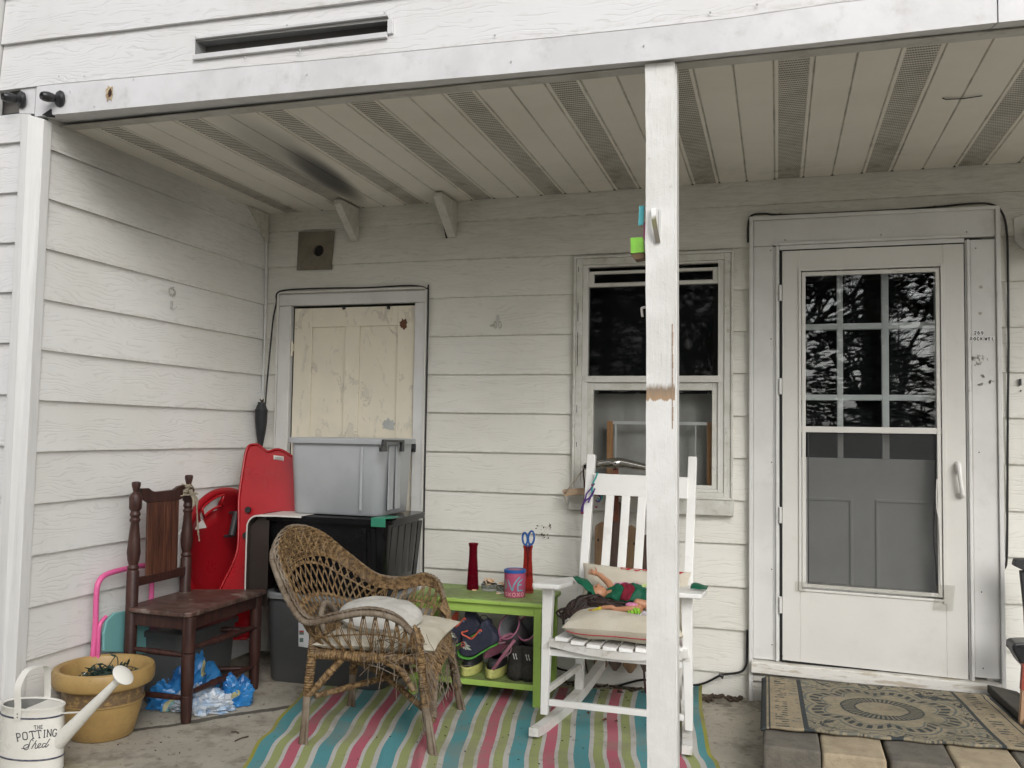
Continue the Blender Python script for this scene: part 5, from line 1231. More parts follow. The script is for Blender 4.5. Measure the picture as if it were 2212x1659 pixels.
m = MB(); m.ribbon([(-.94+1.88*i/50, -.90+.05*cos(pi*(-.94+1.88*i/50)*.5)) for i in range(51)], .020, lambda a, b: pf(a, b, -1)+V(0, -.002, -.001)); 
pts = [pf(-.92+1.84*i/60, -.965, -1)+V(0, -.0022, 0) for i in range(61)]; m = MB(); m.tube(pts, .0022, 5); m.build('red_stripe', LNR, sp)
m = MB(); c0 = V(2.058, -.70, .468); m.ball(c0, .008, 8); m.tube(smooth_path([c0, c0+V(-.012, -.01, -.004), c0+V(-.014, -.01, -.022), c0+V(-.006, -.01, -.012)], 5), .002, 5); m.build('drawstring', TRIM, sp)
Mb = rotx(radians(70))@rotz(-.03)
bp, bf = pillow((2.31, -.425, .565), Mb, .262, .115, .11, 'back_pillow', SACK, 'ivory sack cloth pillow with red print leaning on the rocking chair back slats', 'pillow', 22, pw=.5)
m = MB()
for (a, b, wv_) in ((-.26, -.08, .14), (-.02, .10, .22), (.14, .24, .12), (.36, .58, .14), (.68, .85, .15)): m.ribbon([(a, .90), ((a+b)/2, .92), (b, .88)], wv_, lambda p, q: bf(p, min(q, .985), 1)+V(0, -.0018, .0012))
m.build('red_print', RED, bp)

# ------------------------------------------------------------------ doll lying on the pillow
SKIN = pm('doll_vinyl', (.46, .225, .125), .45, (.43, .20, .11), 6); HAIR = pm('doll_hair', (.013, .008, .007), .5, (.05, .026, .02), 40, stretch=(1, 1, 5), bsc=220, bs=.5)
GRC = clothmat('green_satin', (.012, .115, .062), (.010, .09, .05), 6, .0, (0, .05, .02), 300, .45); REDC = clothmat('red_sash', (.22, .02, .035), (.17, .015, .03), 6, 0, (.1, 0, 0), 300, .7)
def nq(px, py, y): return at(*ZN(px, py), 1, y)
def skin_obj(name, chains, mat, parent, sub=2):
    vs, es, rs = [], [], []
    for par, pts, rad in chains:
        last = par
        for p, r in zip(pts, rad):
            vs.append(V(p)); rs.append(r)
            if last is not None: es.append((last, len(vs)-1))
            last = len(vs)-1
    me = bpy.data.meshes.new(name); org = V(parent['_o']); me.from_pydata([p-org for p in vs], es, []); me.materials.append(mat)
    o = bpy.data.objects.new(name, me); COL.objects.link(o); o.parent = parent; o['_o'] = tuple(org)
    md = o.modifiers.new('Skin', 'SKIN'); md.use_smooth_shade = True
    if not me.skin_vertices: me.attributes.new  # layer is made by the modifier
    L = me.skin_vertices[0].data if len(me.skin_vertices) else None
    if L is None: return o
    for i, r in enumerate(rs): L[i].radius = (r, r)
    L[0].use_root = True
    md = o.modifiers.new('Sub', 'SUBSURF'); md.levels = sub; md.render_levels = sub
    return o
def skin_tube(m, pts, rad, n=12): 
    P = smooth_path(pts, 6); R_ = []
    k = len(P)-1
    for i in range(k+1):
        t = i/k*(len(rad)-1); a = min(int(t), len(rad)-2); R_.append(rad[a]+(rad[a+1]-rad[a])*(t-a))
    m.tube(P, R_, n); m.ball(P[-1], R_[-1], n); m.ball(P[0], R_[0], n)
dl = thing('doll', 'long haired doll in green costume and cap with one raised arm on the rocker', 'doll', (2.25, -.60, .53))
hc = nq(870, 770, -.60); HR = .034
# head: modelled as a displaced ball, face to the sky, crown to the left
def head_pt(a, b):                                   # a azimuth round the neck axis, b 0 chin .. pi crown
    # local frame: X towards crown (left in the picture), Z face
    d = V(-cos(b), sin(b)*sin(a), sin(b)*cos(a)); r = HR*(1.0+.10*(-d.x if d.x < 0 else 0))
    X, Y, Z = d.x, d.y, d.z
    if Z > 0: r *= 1-.06*Z
    g = lambda x0, y0, s: math.exp(-((X-x0)**2+(Y-y0)**2)/s**2) if Z > 0 else 0
    r += HR*(.26*g(.05, 0, .13)+.12*g(.02, 0, .28) + .10*g(.46, 0, .09)+.07*g(.60, 0, .08)-.05*g(.53, 0, .05)-.10*g(-.22, .35, .16)-.10*g(-.22, -.35, .16)+.16*g(.88, 0, .25)+.05*g(-.5, 0, .5))
    return V(hc.x+X*r*1.08, hc.y+Y*r, hc.z+Z*r)
m = MB(); m.grid(lambda u, v: head_pt(2*pi*u, pi*v), 40, 30); 
skin_tube(m, [hc+V(.026, 0, -.008), hc+V(.050, 0, -.006)], [.014, .015])
hd = m.build('head', SKIN, dl, smooth=180)
m = MB(); 
for sg in (-1, 1):
    m.ball(hc+V(-.007, sg*.0115, .0275), .0050, 10, (1, 1.2, .6))
m.build('eye', pm('doll_eye', (.03, .02, .015), .2), hd)
m = MB(); m.ball(hc+V(.0195, 0, .0295), .005, 10, (.55, 1.5, .45)); m.build('mouth', pm('doll_lip', (.36, .09, .07), .4), hd)
# torso and limbs as one continuous body
sh = hc+V(.070, .0, -.002)
def hand(m, w, d, up, k=1.0):
    d = V(d).normalized(); up = V(up).normalized(); sd_ = d.cross(up).normalized()
    palm = w+d*.016*k; m.ball(palm, .011*k, 10, (1, 1, 1)); m.bar(w, w+d*.022*k, .019*k, .010*k, up)
    for i, (o_, l, c_) in enumerate(((-.0085, .018, .35), (-.003, .022, .2), (.003, .021, .1), (.0085, .016, .25))):
        b = w+d*.020*k+sd_*o_*k; e1 = b+(d+sd_*o_*22-up*c_*.3).normalized()*l*.55*k; e2 = e1+(d*.9+sd_*o_*24-up*c_).normalized()*l*.5*k
        m.tube([b, e1, e2], [.0032*k, .0030*k, .0022*k], 7); m.ball(e2, .0023*k, 6)
    b = w+d*.006*k+sd_*.010*k; e1 = b+(d*.5+sd_*.9).normalized()*.011*k; e2 = e1+(d*.9+sd_*.5).normalized()*.008*k; m.tube([b, e1, e2], [.0038*k, .0032*k, .0024*k], 7); m.ball(e2, .0024*k, 6)
m = MB()
m.ball(sh+V(.045, 0, -.004), .040, 16, (1.5, 1.05, .72)); skin_tube(m, [hc+V(.040, 0, -.008), sh, sh+V(.08, 0, -.004)], [.016, .026, .034])
S0 = nq(1140, 690, -.585); E0 = nq(1000, 510, -.555); W0 = nq(850, 400, -.545)
skin_tube(m, [S0+V(.012, 0, -.02), S0, S0.lerp(E0, .5)+V(.003, 0, .004), E0, E0.lerp(W0, .55)+V(.001, 0, .003), W0], [.0165, .0165, .0155, .0135, .0125, .0085])
hand(m, W0, nq(740, 360, -.54)-W0, (.25, -.85, .35), 1.05)
skin_tube(m, [sh+V(.14, -.01, -.01), sh+V(.26, -.01, -.006)], [.030, .018])
m.build('body', SKIN, dl, smooth=180)
# dress folds
def cloth_patch(name, mat, cornerfn, nu=44, nv=26, parent=None, th=.002):
    m = MB(); m.grid(cornerfn, nu, nv); o = m.build(name, mat, parent, smooth=180, solid=th); return o
rnd_ = random.Random(77); ph = [rnd_.uniform(0, 6) for _ in range(12)]
def dress(u, v):                                     # u along the body, v over it from far side to near side
    x = sh.x-.022+u*.30; a = (v-.5)*2; wdt = .046+.055*u**.8; 
    ht = .030+.026*math.exp(-((u-.18)/.13)**2)+.030*math.exp(-((u-.42)/.09)**2)+.020*math.exp(-((u-.75)/.18)**2)
    z = sh.z-.020+ht*(1-abs(a)**2.4)+(.010*(1-2*abs(mathutils.noise.noise(V(u*9, a*2.5, 1.3))))+.005*mathutils.noise.noise(V(u*24, a*7, 5)))*min(1, u*7)
    y = -.60+a*-wdt*(1+.1*sin(u*18+ph[2]))
    if a > .5: z -= .030*(a-.5)*u
    if u < .12: y = -.60+a*-wdt*(.55+u*3.7)
    return (x+.01*sin(a*6+ph[3]), y, z+.006)
cloth_patch('dress', GRC, dress, 60, 34, dl)
def sash(u, v):
    a = (v-.5)*2; uu = .22+.16*u+.03*a; q = V(dress(uu, v)); q.z += .004+.002*sin(a*14); return q
cloth_patch('sash', REDC, sash, 10, 30, dl)
# cap: pointed green visor folded over the brow
def cap(u, v):
    A_, B_, C_ = nq(425, 470, -.60), nq(640, 800, -.62), nq(860, 850, -.64)
    base = A_.lerp(C_, u); w_ = .050*sin(pi*min(1, u*.93+.07))**.7
    a = (v-.5)*2; return (base.x-.010*(a*a)+.012*sin(pi*u), base.y+a*w_+.015, base.z+.018*sin(pi*u)*(1-a*a)+.003*sin(u*17+a*5))
cloth_patch('cap', GRC, cap, 26, 16, dl, .004)
m = MB(); m.ball(hc+V(-.022, .0, -.008), .036, 18, (.8, 1.05, 1.0)); 
m.build('cap_band', GRC, dl, smooth=180)
# hair: a thick fall over the pillow edge towards the seat, made of many locks
m = MB(); rn = random.Random(14)
for i in range(420):
    s = rn.random(); side = rn.uniform(-1, 1)
    st = hc+V(-.012+rn.uniform(-.025, .03), -.018+rn.uniform(-.03, .04)*1, -.012+rn.uniform(-.018, .012))
    mid = V(hc.x-.055+rn.uniform(-.03, .02)-.03*s, hc.y-.03+side*.055, hc.z-.045+rn.uniform(-.02, .02)-.01*s)
    lo = V(hc.x-.125+rn.gauss(0, .018)+.035*s, hc.y-.03+side*.07, hc.z-.105+rn.uniform(-.02, .02))
    en = V(hc.x-.118+rn.gauss(0, .018)+.06*s, hc.y-.03+side*.08, .432+rn.uniform(0, .018))
    if rn.random() < .35:                            # locks that run along the near side of the body
        mid = hc+V(rn.uniform(-.03, .05), -.055+rn.uniform(-.02, .02), -.030+rn.uniform(-.015, .012)); lo = hc+V(rn.uniform(.04, .11), -.060+rn.uniform(-.02, .015), -.036+rn.uniform(-.012, .012)); en = lo+V(rn.uniform(.01, .05), 0, rn.uniform(-.01, .004))
    m.tube(smooth_path([st, mid, lo, en], 5), [.0052]*15+[.003], 5, cap=False)
m.build('hair', HAIR, dl, smooth=180)
# second, small fashion doll: bare legs with yellow shoes
d2 = thing('fashion_doll', 'small fashion doll in lime and pink with yellow shoes tucked beside the larger doll', 'doll', (2.25, -.70, .50))
m = MB(); yy = -.735; L0 = nq(1530, 1075, yy); K0 = nq(1230, 1090, yy); A0 = nq(920, 1060, yy)
skin_tube(m, [L0+V(.03, .03, .0), L0, K0, nq(1130, 1050, yy), A0], [.016, .013, .0105, .0100, .0060])
K1 = nq(1180, 1120, -.72); skin_tube(m, [L0+V(.03, .03, -.01), nq(1400, 1120, -.72), K1, nq(960, 1110, -.72), nq(720, 1110, -.72)], [.015, .012, .010, .009, .0058])
skin_tube(m, [L0+V(.02, .035, .02), L0+V(.06, .05, .01)], [.018, .02]); m.build('body', SKIN, d2, smooth=180)
for (a, b) in (((925, 1065), (755, 1115)), ((705, 1115), (640, 1085))):
    y_ = yy if a[0] > 800 else -.72; m = MB(); m.tube(smooth_path([nq(a[0]+8, a[1], y_-.004), nq((a[0]+b[0])/2, (a[1]+b[1])/2+8, y_-.004), nq(b[0], b[1], y_-.004)], 5), [.0075, .0085, .0085, .008, .007, .007, .006, .005, .004, .003, .002], 8) if a[0] > 800 else m.tube([nq(700, 1085, y_-.002), nq(692, 1135, y_-.002)], .0022, 6)
    m.build('shoe', pm('yellow_shoe', (.55, .47, .03), .35), d2, smooth=60)
LIME = pm('lime_tulle', (.24, .50, .03), .6); PKT = clothmat('pink_satin', (.62, .24, .40), (.55, .2, .35), 6, 0, (.4, .1, .2), 300, .4)
def frill(cx_, cz_, y, w_, h_, seed):
    def f(u, v):
        a = (u-.5)*2; return (cx_+a*w_+.01*v, y-.006*sin(u*23+seed)*v-.01, cz_-v*h_*(.8+.2*sin(u*9))+.002*sin(u*31+seed))
    return f
q = nq(1500, 1130, -.745); cloth_patch('skirt', LIME, frill(q.x+.012, q.z+.016, -.735, .028, .040, 1), 30, 8, d2)
q = nq(1480, 1010, -.74); m = MB(); m.ball(q+V(.008, .02, -.004), .019, 14, (1.5, .9, .7)); m.build('bodice', PKT, d2, smooth=180)
# pink and lime doll clothes behind the dress
def pinkc(u, v): q = nq(1190+460*u, 700-125*v+12*sin(u*9), -.50); return (q.x, -.50-.02*sin(u*7+v*3)-.02*(1-v), q.z)
o = cloth_patch('doll_clothes', PKT, pinkc, 20, 10); tag(o, 'pink satin doll cloth lying behind the green dress on the rocking chair', 'doll clothes')
def limec(u, v): q = nq(1670+330*u, 665-75*v*sin(pi*min(1, u+.1)), -.49); return (q.x, -.49-.015*sin(u*9), q.z)
o = cloth_patch('doll_clothes', pm('pale_lime_cloth', (.50, .58, .26), .8), limec, 16, 8); tag(o, 'pale lime doll cloth between the green dress and the back pillow', 'doll clothes')
def whitec(u, v): q = nq(1640+350*u, 1180+110*v, -.78); return (q.x, -.76-.02*sin(u*11+v*4), q.z-.006*sin(u*15))
o = cloth_patch('doll_clothes', clothmat('lilac_lace', (.60, .56, .60), (.5, .46, .5), 20, .2), whitec, 20, 8); tag(o, 'white lilac doll cloth trailing on the front of the rocking chair pillow', 'doll clothes')
# bits showing right of the post: green cloth on the arm, pink cloth on the seat
gA = at(*Q4(722, 768), 1, -.60)
def g2(u, v): return (2.60+.070*u, -.72+.10*v, .645+.020*sin(pi*min(1, u*.8+.2))*sin(pi*v)*(1-u*.4)+.001*sin(u*9))
o = cloth_patch('green_cloth', GRC, g2, 20, 12); tag(o, 'fold of dark green cloth on the right arm of the rocking chair', 'cloth')
q = at(*Q4(748, 965), 1, -.60)
def p3(u, v): return (2.535+.038*u*(1-abs(2*v-1)*.6), -.62+.02*sin(v*5), .415+.085*v)
o = cloth_patch('pink_cloth', PKT, p3, 8, 12); tag(o, 'scrap of pink cloth hanging at the right side of the rocking chair seat', 'cloth')
# lanyard tied on the back of the rocker
lan = thing('ribbon_lanyard', 'teal and purple ribbon lanyard tied round the left back post of the rocking chair', 'ribbon', (2.06, -.24, .85))
TEAL = pm('teal_ribbon', (.02, .33, .30), .5); PUR = pm('purple_ribbon', (.075, .025, .17), .5)
def mq(px, py, y=-.262): return at(*ZM(px, py), 1, y)
for nm, mt, pl in (('teal_strand', TEAL, [[(690, 400), (660, 480), (610, 590), (600, 700), (605, 775)], [(700, 420), (680, 500), (655, 570), (640, 680), (600, 770)], [(745, 745), (760, 790), (720, 830), (690, 800)]]), ('purple_strand', PUR, [[(640, 570), (580, 660), (520, 730), (500, 800), (450, 930), (435, 1010)], [(645, 650), (610, 730), (555, 800), (500, 840), (460, 930), (455, 1010)], [(610, 740), (570, 800), (545, 875)], [(700, 745), (740, 800), (700, 855), (660, 830)]])):
    m = MB()
    for k, p_ in enumerate(pl):
        yk = -.268-.003*k if p_[0][0] < 700 else -.20
        m.tube(smooth_path([mq(a, b, yk) for a, b in p_], 6), .0042, 6, flat=.35, up=(0, 1, 0))
    m.build(nm, mt, lan, smooth=60)
m = MB(); m.ball(mq(450, 1030), .007, 8, (1.4, 1, 1)); m.ball(mq(668, 940, -.2), .006, 8); m.ball(mq(605, 598, -.275), .006, 8); m.build('bead', pm('maroon_bead', (.16, .01, .05), .3), lan, smooth=180)

# ------------------------------------------------------------------ old wooden sled standing behind the rocker
sd_t = thing('wooden_sled', 'old wooden runner sled with a bent metal bumper standing behind the rocking chair', 'sled', (2.17, -.10, .02))
SW = woodmat('sled_boards', (.26, .165, .09), (.17, .105, .06), .6, 6, (9, 9, .8), .35, (.12, .08, .05)); SWD = woodmat('sled_centre', (.13, .095, .075), (.085, .055, .045), .7, 6, (12, 12, .8), .3, (.2, .12, .08)); SWB = woodmat('steer_bar', (.42, .30, .20), (.34, .235, .155), .55, 5, (1, 8, 8), .15)
for x0, mt, z1, z0, w_ in ((2.090, SW, .855, .085, .070), (2.166, SWD, .97, .10, .066), (2.243, SW, .845, .095, .070), (2.318, SWD, .80, .11, .05)):
    m = MB(); y = -.105; m.prism([(x0-w_/2, y, z1-.035), (x0-w_/2+.004, y, z1-.02), (x0, y, z1), (x0+w_/2-.004, y, z1-.02), (x0+w_/2, y, z1-.035), (x0+w_/2, y, z0+.035), (x0+.008, y, z0), (x0-.008, y, z0), (x0-w_/2, y, z0+.035)], (0, .014, 0)); b_ = m.build('deck_board', mt, sd_t, bevel=.003)
    if mt is SW:
        m = MB()
        for dx in (-.017, .017): m.ball((x0+dx, y-.001, z1-.095), .0045, 8, (1, .4, 1.7))
        m.build('rivet_hole', DARK, b_)
m = MB(); y = -.118
m.prism([mq(a, b, y) for a, b in ((135, 690), (155, 665), (240, 655), (390, 648), (505, 645))]+[V(2.40, y, 1.018), V(2.43, y, 1.0), V(2.40, y, .985)]+[mq(a, b, y) for a, b in ((505, 757), (400, 752), (270, 762), (200, 778), (165, 768))], (0, .016, 0)); m.build('steering_bar', SWB, sd_t, bevel=.004)
m = MB(); m.tube([mq(185, 715, -.1225), mq(186, 722, -.1225)], .006, 8); m.build('rope_hole', DARK, sd_t)
m = MB(); m.tube(smooth_path([mq(188, 712, -.124), mq(250, 640, -.13), mq(350, 505, -.13), mq(455, 375, -.12)], 5), .003, 6); m.tube(smooth_path([mq(180, 780, -.11), mq(190, 840, -.11), mq(210, 880, -.115)], 4), .003, 6); m.build('rope', TW, sd_t)
m = MB()
tp = [(445, 300), (480, 262), (545, 248), (705, 215), (870, 182), (960, 172), (1060, 182), (1200, 215), (1420, 272)]; bt_ = [(470, 345), (520, 360), (560, 340), (715, 332), (860, 325), (965, 358), (1040, 330), (1200, 345), (1420, 380)]
N = len(tp); T2, B2 = smooth_path([mq(a, b, -.13) for a, b in tp]+[V(2.36, -.13, 1.14)], 5), smooth_path([mq(a, b, -.13) for a, b in bt_]+[V(2.36, -.13, 1.115)], 5)
NN = len(T2)-1
def bump_(u, v):
    i = u*NN; a = min(int(i), NN-1); f = i-a; t_, b_ = T2[a].lerp(T2[a+1], f), B2[a].lerp(B2[a+1], f); q = t_.lerp(b_, v)
    q.y = -.125-.020*sin(pi*min(1, v*.9+.1))-.012*math.exp(-((q.x-2.163)/.016)**2)*sin(pi*v)+.02*(v == 0); return q
m.grid(bump_, 60, 8, flip=True); bmp = m.build('bumper', METAL, sd_t, smooth=180, solid=.003)
m = MB(); q = mq(968, 255, -.160); m.ball(q, .0045, 8, (1, .4, 1)); q = mq(1078, 315, -.150); m.ball(q, .003, 8); q = mq(502, 305, -.15); m.lathe([(.0095, 0), (.0095, .005), (.004, .006)], q, 12, rotx(pi/2)); m.build('bolt', DARK, bmp)
RUN = pm('runner_paint', (.045, .022, .022), .5, (.10, .025, .025), 9, .3)
m = MB(); m.tube(smooth_path([mq(470, 340, -.10), mq(470, 450, -.09), mq(485, 640, -.09), V(1.993, -.09, .8), V(1.995, -.09, .5), V(2.0, -.09, .2), V(2.03, -.09, .05)], 6), .0085, 6, flat=.5); m.build('runner', RUN, sd_t, smooth=60)
m = MB(); m.tube(smooth_path([V(2.335, -.10, 1.10), V(2.335, -.09, .8), V(2.33, -.09, .4), V(2.312, -.09, .15), V(2.325, -.10, .0)], 6), .010, 6, flat=.5); m.build('runner', RUN, sd_t, smooth=60)
m = MB(); m.bar((2.163, -.118, 1.13), (2.166, -.112, .86), .030, .006, (0, 1, 0)); m.build('steering_strap', pm('copper_strap', (.22, .08, .05), .45, (.07, .05, .045), 12, .4, metal=.5), sd_t, bevel=.001)
m = MB(); m.bar((2.02, -.09, .55), (2.31, -.09, .55), .014, .03); m.bar((2.02, -.09, .25), (2.31, -.09, .25), .014, .03); m.build('cross_bar', SWD, sd_t)
# ================================================================== CORNER CLUTTER
def rrect(w, d, r, n=6):
    pts = []
    for cx_, cy_, a0 in ((w/2-r, d/2-r, 0), (-w/2+r, d/2-r, pi/2), (-w/2+r, -d/2+r, pi), (w/2-r, -d/2+r, 3*pi/2)):
        for i in range(n+1): a = a0+pi/2*i/n; pts.append((cx_+r*cos(a), cy_+r*sin(a)))
    return pts
def loft(m, rings, closed_bottom=True):
    n = len(rings[0]); b = len(m.v)
    for R_ in rings: m.v += [V(p) for p in R_]
    for j in range(len(rings)-1):
        for k in range(n): m._f([b+j*n+k, b+j*n+(k+1) % n, b+(j+1)*n+(k+1) % n, b+(j+1)*n+k])
    if closed_bottom: m._f([b+k for k in range(n)][::-1])
    return m
def tote(x0, x1, y0, y1, z0, z1, mat, lab, taper=.05, r=.06, rim=.018, lidm=None, parts=(), name='storage_bin', group='plastic storage bins stacked by the cellar door', open_=False, rot=0):
    cx_, cy_ = (x0+x1)/2, (y0+y1)/2; w_, d_ = x1-x0, y1-y0; Mx = rotz(rot)
    o = thing(name, lab, 'storage bin', (cx_, cy_, z0), group)
    def ring(w, d, r_, z): return [V(cx_, cy_, z)+Mx@V(a, b, 0) for a, b in rrect(w, d, r_)]
    m = MB(); h = z1-z0; rings = [ring(w_-2*taper-.02, d_-2*taper-.02, r*.8, z0), ring(w_-2*taper, d_-2*taper, r, z0+.012), ring(w_-.012, d_-.012, r, z1-.03), ring(w_-.012, d_-.012, r, z1-.004)]
    if open_: rings += [ring(w_-.02, d_-.02, r, z1-.004), ring(w_-2*taper-.008, d_-2*taper-.008, r, z0+.02)]
    loft(m, rings); 
    if open_: m._f(list(range(len(m.v)-len(rings[0]), len(m.v))))
    m.build('body', mat, o, smooth=40)
    m = MB(); rs = [ring(w_-.01, d_-.01, r, z1-.022), ring(w_+2*rim, d_+2*rim, r+rim, z1-.024), ring(w_+2*rim+.004, d_+2*rim+.004, r+rim, z1-.002), ring(w_+2*rim-.008, d_+2*rim-.008, r+rim, z1+.004)]
    if open_: rs += [ring(w_-.03, d_-.03, r, z1+.002), ring(w_-.034, d_-.034, r, z1-.01)]
    loft(m, rs, False); 
    if not open_: m._f(list(range(len(m.v)-len(rs[0]), len(m.v))))
    m.build('rim' if open_ else 'lid', lidm or mat, o, smooth=40)
    return o
GRYB = pm('grey_bin', (.37, .385, .40), .38, (.325, .34, .355), 3, .1, (.25, .25, .24), 240, .06); GRYD = pm('dark_grey_bin', (.085, .088, .09), .42, (.075, .078, .08), 3, .15, (.2, .19, .17), 240, .06)
RIMG = pm('pale_bin_rim', (.26, .27, .275), .45, (.23, .24, .245), 4, .2, (.15, .14, .12)); BLKB = pm('black_bin', (.005, .005, .006), .20, (.007, .007, .008), 6, .08, (.05, .05, .045), 20, .05, spec=.22)
upb = tote(.505, 1.055, -.555, -.125, .872, 1.262, GRYB, 'pale grey storage bin with a black latch, topmost of the stack before the cellar door', taper=.022, r=.055, rim=.014)
m = MB()
for yy in (-.45, -.36): m.box(1.050, yy-.03, .90, 1.056, yy+.03, 1.23)
m.box(.93, -.558, .90, .945, -.552, 1.22)
m.build_each('rib', GRYB, upb, bevel=.004)
m = MB(); lx, ly = 1.045, -.515      # latch on the rounded corner side
q0 = [at(*ZE(a, b), 0, 1.074) for a, b in ((291, 1163), (416, 1166), (414, 1236), (398, 1236), (402, 1180), (308, 1178), (306, 1234), (275, 1234), (274, 1212), (288, 1200))]
m.prism(q0, (.014, 0, 0)); q1 = [at(*ZE(a, b), 0, 1.072) for a, b in ((278, 1205), (305, 1205), (305, 1236), (275, 1236))]; m.prism(q1, (.020, 0, 0)); m.build('latch', BLK, upb, bevel=.002)
blb = tote(.400, 1.100, -.605, -.10, .468, .862, BLKB, 'glossy black storage bin with a green latch, middle of the stack', taper=.035, r=.06, rim=.022, lidm=BLKB)
m = MB()
for i in range(5): yy = -.48+.085*i; m.hexa([(1.050, yy-.025, .50), (1.066, yy-.025, .50), (1.066, yy+.025, .50), (1.050, yy+.025, .50), (1.075, yy-.03, .82), (1.096, yy-.03, .82), (1.096, yy+.03, .82), (1.075, yy+.03, .82)])
for i in range(2): xx = .985+.05*i; m.hexa([(xx-.012, -.578, .5), (xx+.012, -.578, .5), (xx+.012, -.56, .5), (xx-.012, -.56, .5), (xx-.012, -.611, .82), (xx+.012, -.611, .82), (xx+.012, -.59, .82), (xx-.012, -.59, .82)])
m.build_each('rib', BLKB, blb, bevel=.003)
m = MB(); m.prism([(1.035, -.632, .872), (1.105, -.632, .872), (1.130, -.60, .872), (1.128, -.50, .872), (1.045, -.50, .872)], (0, 0, .005)); m.prism([(1.035, -.634, .832), (1.112, -.634, .832), (1.112, -.634, .876), (1.035, -.634, .876)], (0, .006, 0)); m.build('latch', pm('green_latch', (.03, .21, .13), .4), blb, bevel=.002)
lob = tote(.385, 1.085, -.56, -.09, 0.0, .455, GRYD, 'dark grey storage bin with a product sticker, lowest of the stack', taper=.025, r=.07, rim=.010, lidm=RIMG, open_=False)
m = MB(); q = [at(*Q2(a, b), 1, -.5535) for a, b in ((393, 780), (455, 790), (455, 935), (393, 925))]; m.prism(q, (0, .002, 0)); st = m.build('sticker', pm('sticker_white', (.72, .74, .76), .5), lob)
m = MB()
for (a, b, c_, d_) in ((398, 830, 425, 855), (400, 875, 422, 900)): q = [at(*Q2(*p), 1, -.5542) for p in ((a, b), (c_, b), (c_, d_), (a, d_))]; m.prism(q, (0, .001, 0))
m.build_each('sticker_picture', pm('sticker_print', (.12, .2, .16), .6), st)
m = MB(); q = [at(*Q2(*p), 1, -.5543) for p in ((398, 832), (424, 832), (424, 840), (398, 840))]; m.prism(q, (0, .001, 0)); m.build('sticker_mark', pm('sticker_red', (.6, .05, .06), .6), st)
tote(.04, .30, -1.08, -.62, 0, .34, GRYD, 'low dark grey bin half hidden between the brown chair and the side wall', taper=.02, r=.04, rim=.008)
# bent sheet: white outside, dark brown inside, hooked over the left of the black bin
m = MB(); prof = [(.350, .405), (.348, .60), (.348, .77)]+[(.348+.062-.062*cos(a), .80+.062*sin(a)) for a in [pi/2*i/8 for i in range(1, 9)]]+[(.52, .8655), (.66, .8655)]
def sheet(off, y0, y1, mm):
    P0 = []
    for i, (x, z) in enumerate(prof):
        d = V(prof[min(i+1, len(prof)-1)][0]-prof[max(i-1, 0)][0], 0, prof[min(i+1, len(prof)-1)][1]-prof[max(i-1, 0)][1]).normalized(); n_ = V(-d.z, 0, d.x); P0.append(V(x, 0, z)+n_*off)
    return P0
O_, I_ = sheet(.004, 0, 0, m), sheet(-.004, 0, 0, m); b = len(m.v)
for y in (-.655, -.15):
    m.v += [p+V(0, y, 0) for p in O_]+[p+V(0, y, 0) for p in I_]
n = len(prof)
for i in range(n-1):
    o0, i0, o1, i1 = i, n+i, 2*n+i, 3*n+i
    m.cm = 0; m._f([o0, o1, o1+1, o0+1]); m._f([o0, o0+1, i0+1, i0]); m._f([o1, i1, i1+1, o1+1]); m.cm = 1; m._f([i0, i0+1, i1+1, i1])
m.cm = 1; m.v += [V(.350, -.625, .40), V(.46, -.625, .40), V(.46, -.625, .86), V(.41, -.625, .86), V(.350, -.625, .80)]; m._f([len(m.v)-5+i for i in range(5)])
BRNI = pm('brown_inner', (.028, .020, .017), .5, (.035, .026, .022), 5)
o = m.build('plastic_sheet', [pm('cream_outer', (.62, .60, .57), .4), BRNI], smooth=35); tag(o, 'curved plastic panel, cream outside and brown inside, hooked over the black bin', 'plastic panel')

# red sleds
REDP = pm('red_plastic', (.36, .008, .014), .26, (.31, .007, .012), 5, .12, (.25, .02, .02), 120, .05); REDSH = pm('red_plastic_shaded', (.29, .006, .012), .30, (.25, .006, .010), 5, .2, (.2, .02, .02), 120, .05)  # the saucer's red is darker, with its shade put into the colour
tp0 = V(.25, -.34, 1.2); tn_ = V(.18, -1, .30).normalized()
out6 = [(1005, 110), (1025, 92), (1060, 86), (1090, 92), (1120, 115), (1150, 138), (1180, 138), (1210, 127), (1245, 125), (1290, 142), (1330, 168), (1400, 200), (1410, 640), (1140, 670), (1070, 780), (1060, 1200), (1040, 1560), (1000, 1570), (760, 1560), (720, 1400), (770, 1250), (830, 1120), (890, 1000), (925, 900), (935, 800), (937, 650), (938, 500), (950, 400), (970, 270), (988, 160)]
tob = thing('toboggan', 'tall red plastic toboggan with a wavy top edge leaning in the porch corner', 'sled', (.3, -.3, .1))
m = MB(); P0 = [atp(*Q6(*p), tp0, tn_) for p in out6]; m.prism(P0, -tn_*.018); m.build('shell', REDP, tob, bevel=.008, seg=3)
m = MB(); e = P0[17:]+P0[:12]; m.tube([p+tn_*.004 for p in smooth_path(e, 4)], .007, 6); m.build('rolled_edge', REDP, tob, smooth=180)
m = MB()
for a, b in ((1014, 590), (996, 785)): q = atp(*Q6(a, b), tp0, tn_); m.tube([q+tn_*.012, q+tn_*.020], .017, 16)
m.build_each('handle_hole', DARK, tob)
m = MB(); q = [atp(*Q6(*p), tp0, tn_) for p in ((1203, 168), (1280, 178), (1280, 210), (1203, 200))]; m.prism([p+tn_*.002 for p in q], tn_*.001); sk_ = m.build('sticker', pm('sled_sticker', (.6, .58, .55), .5), tob)
m = MB()
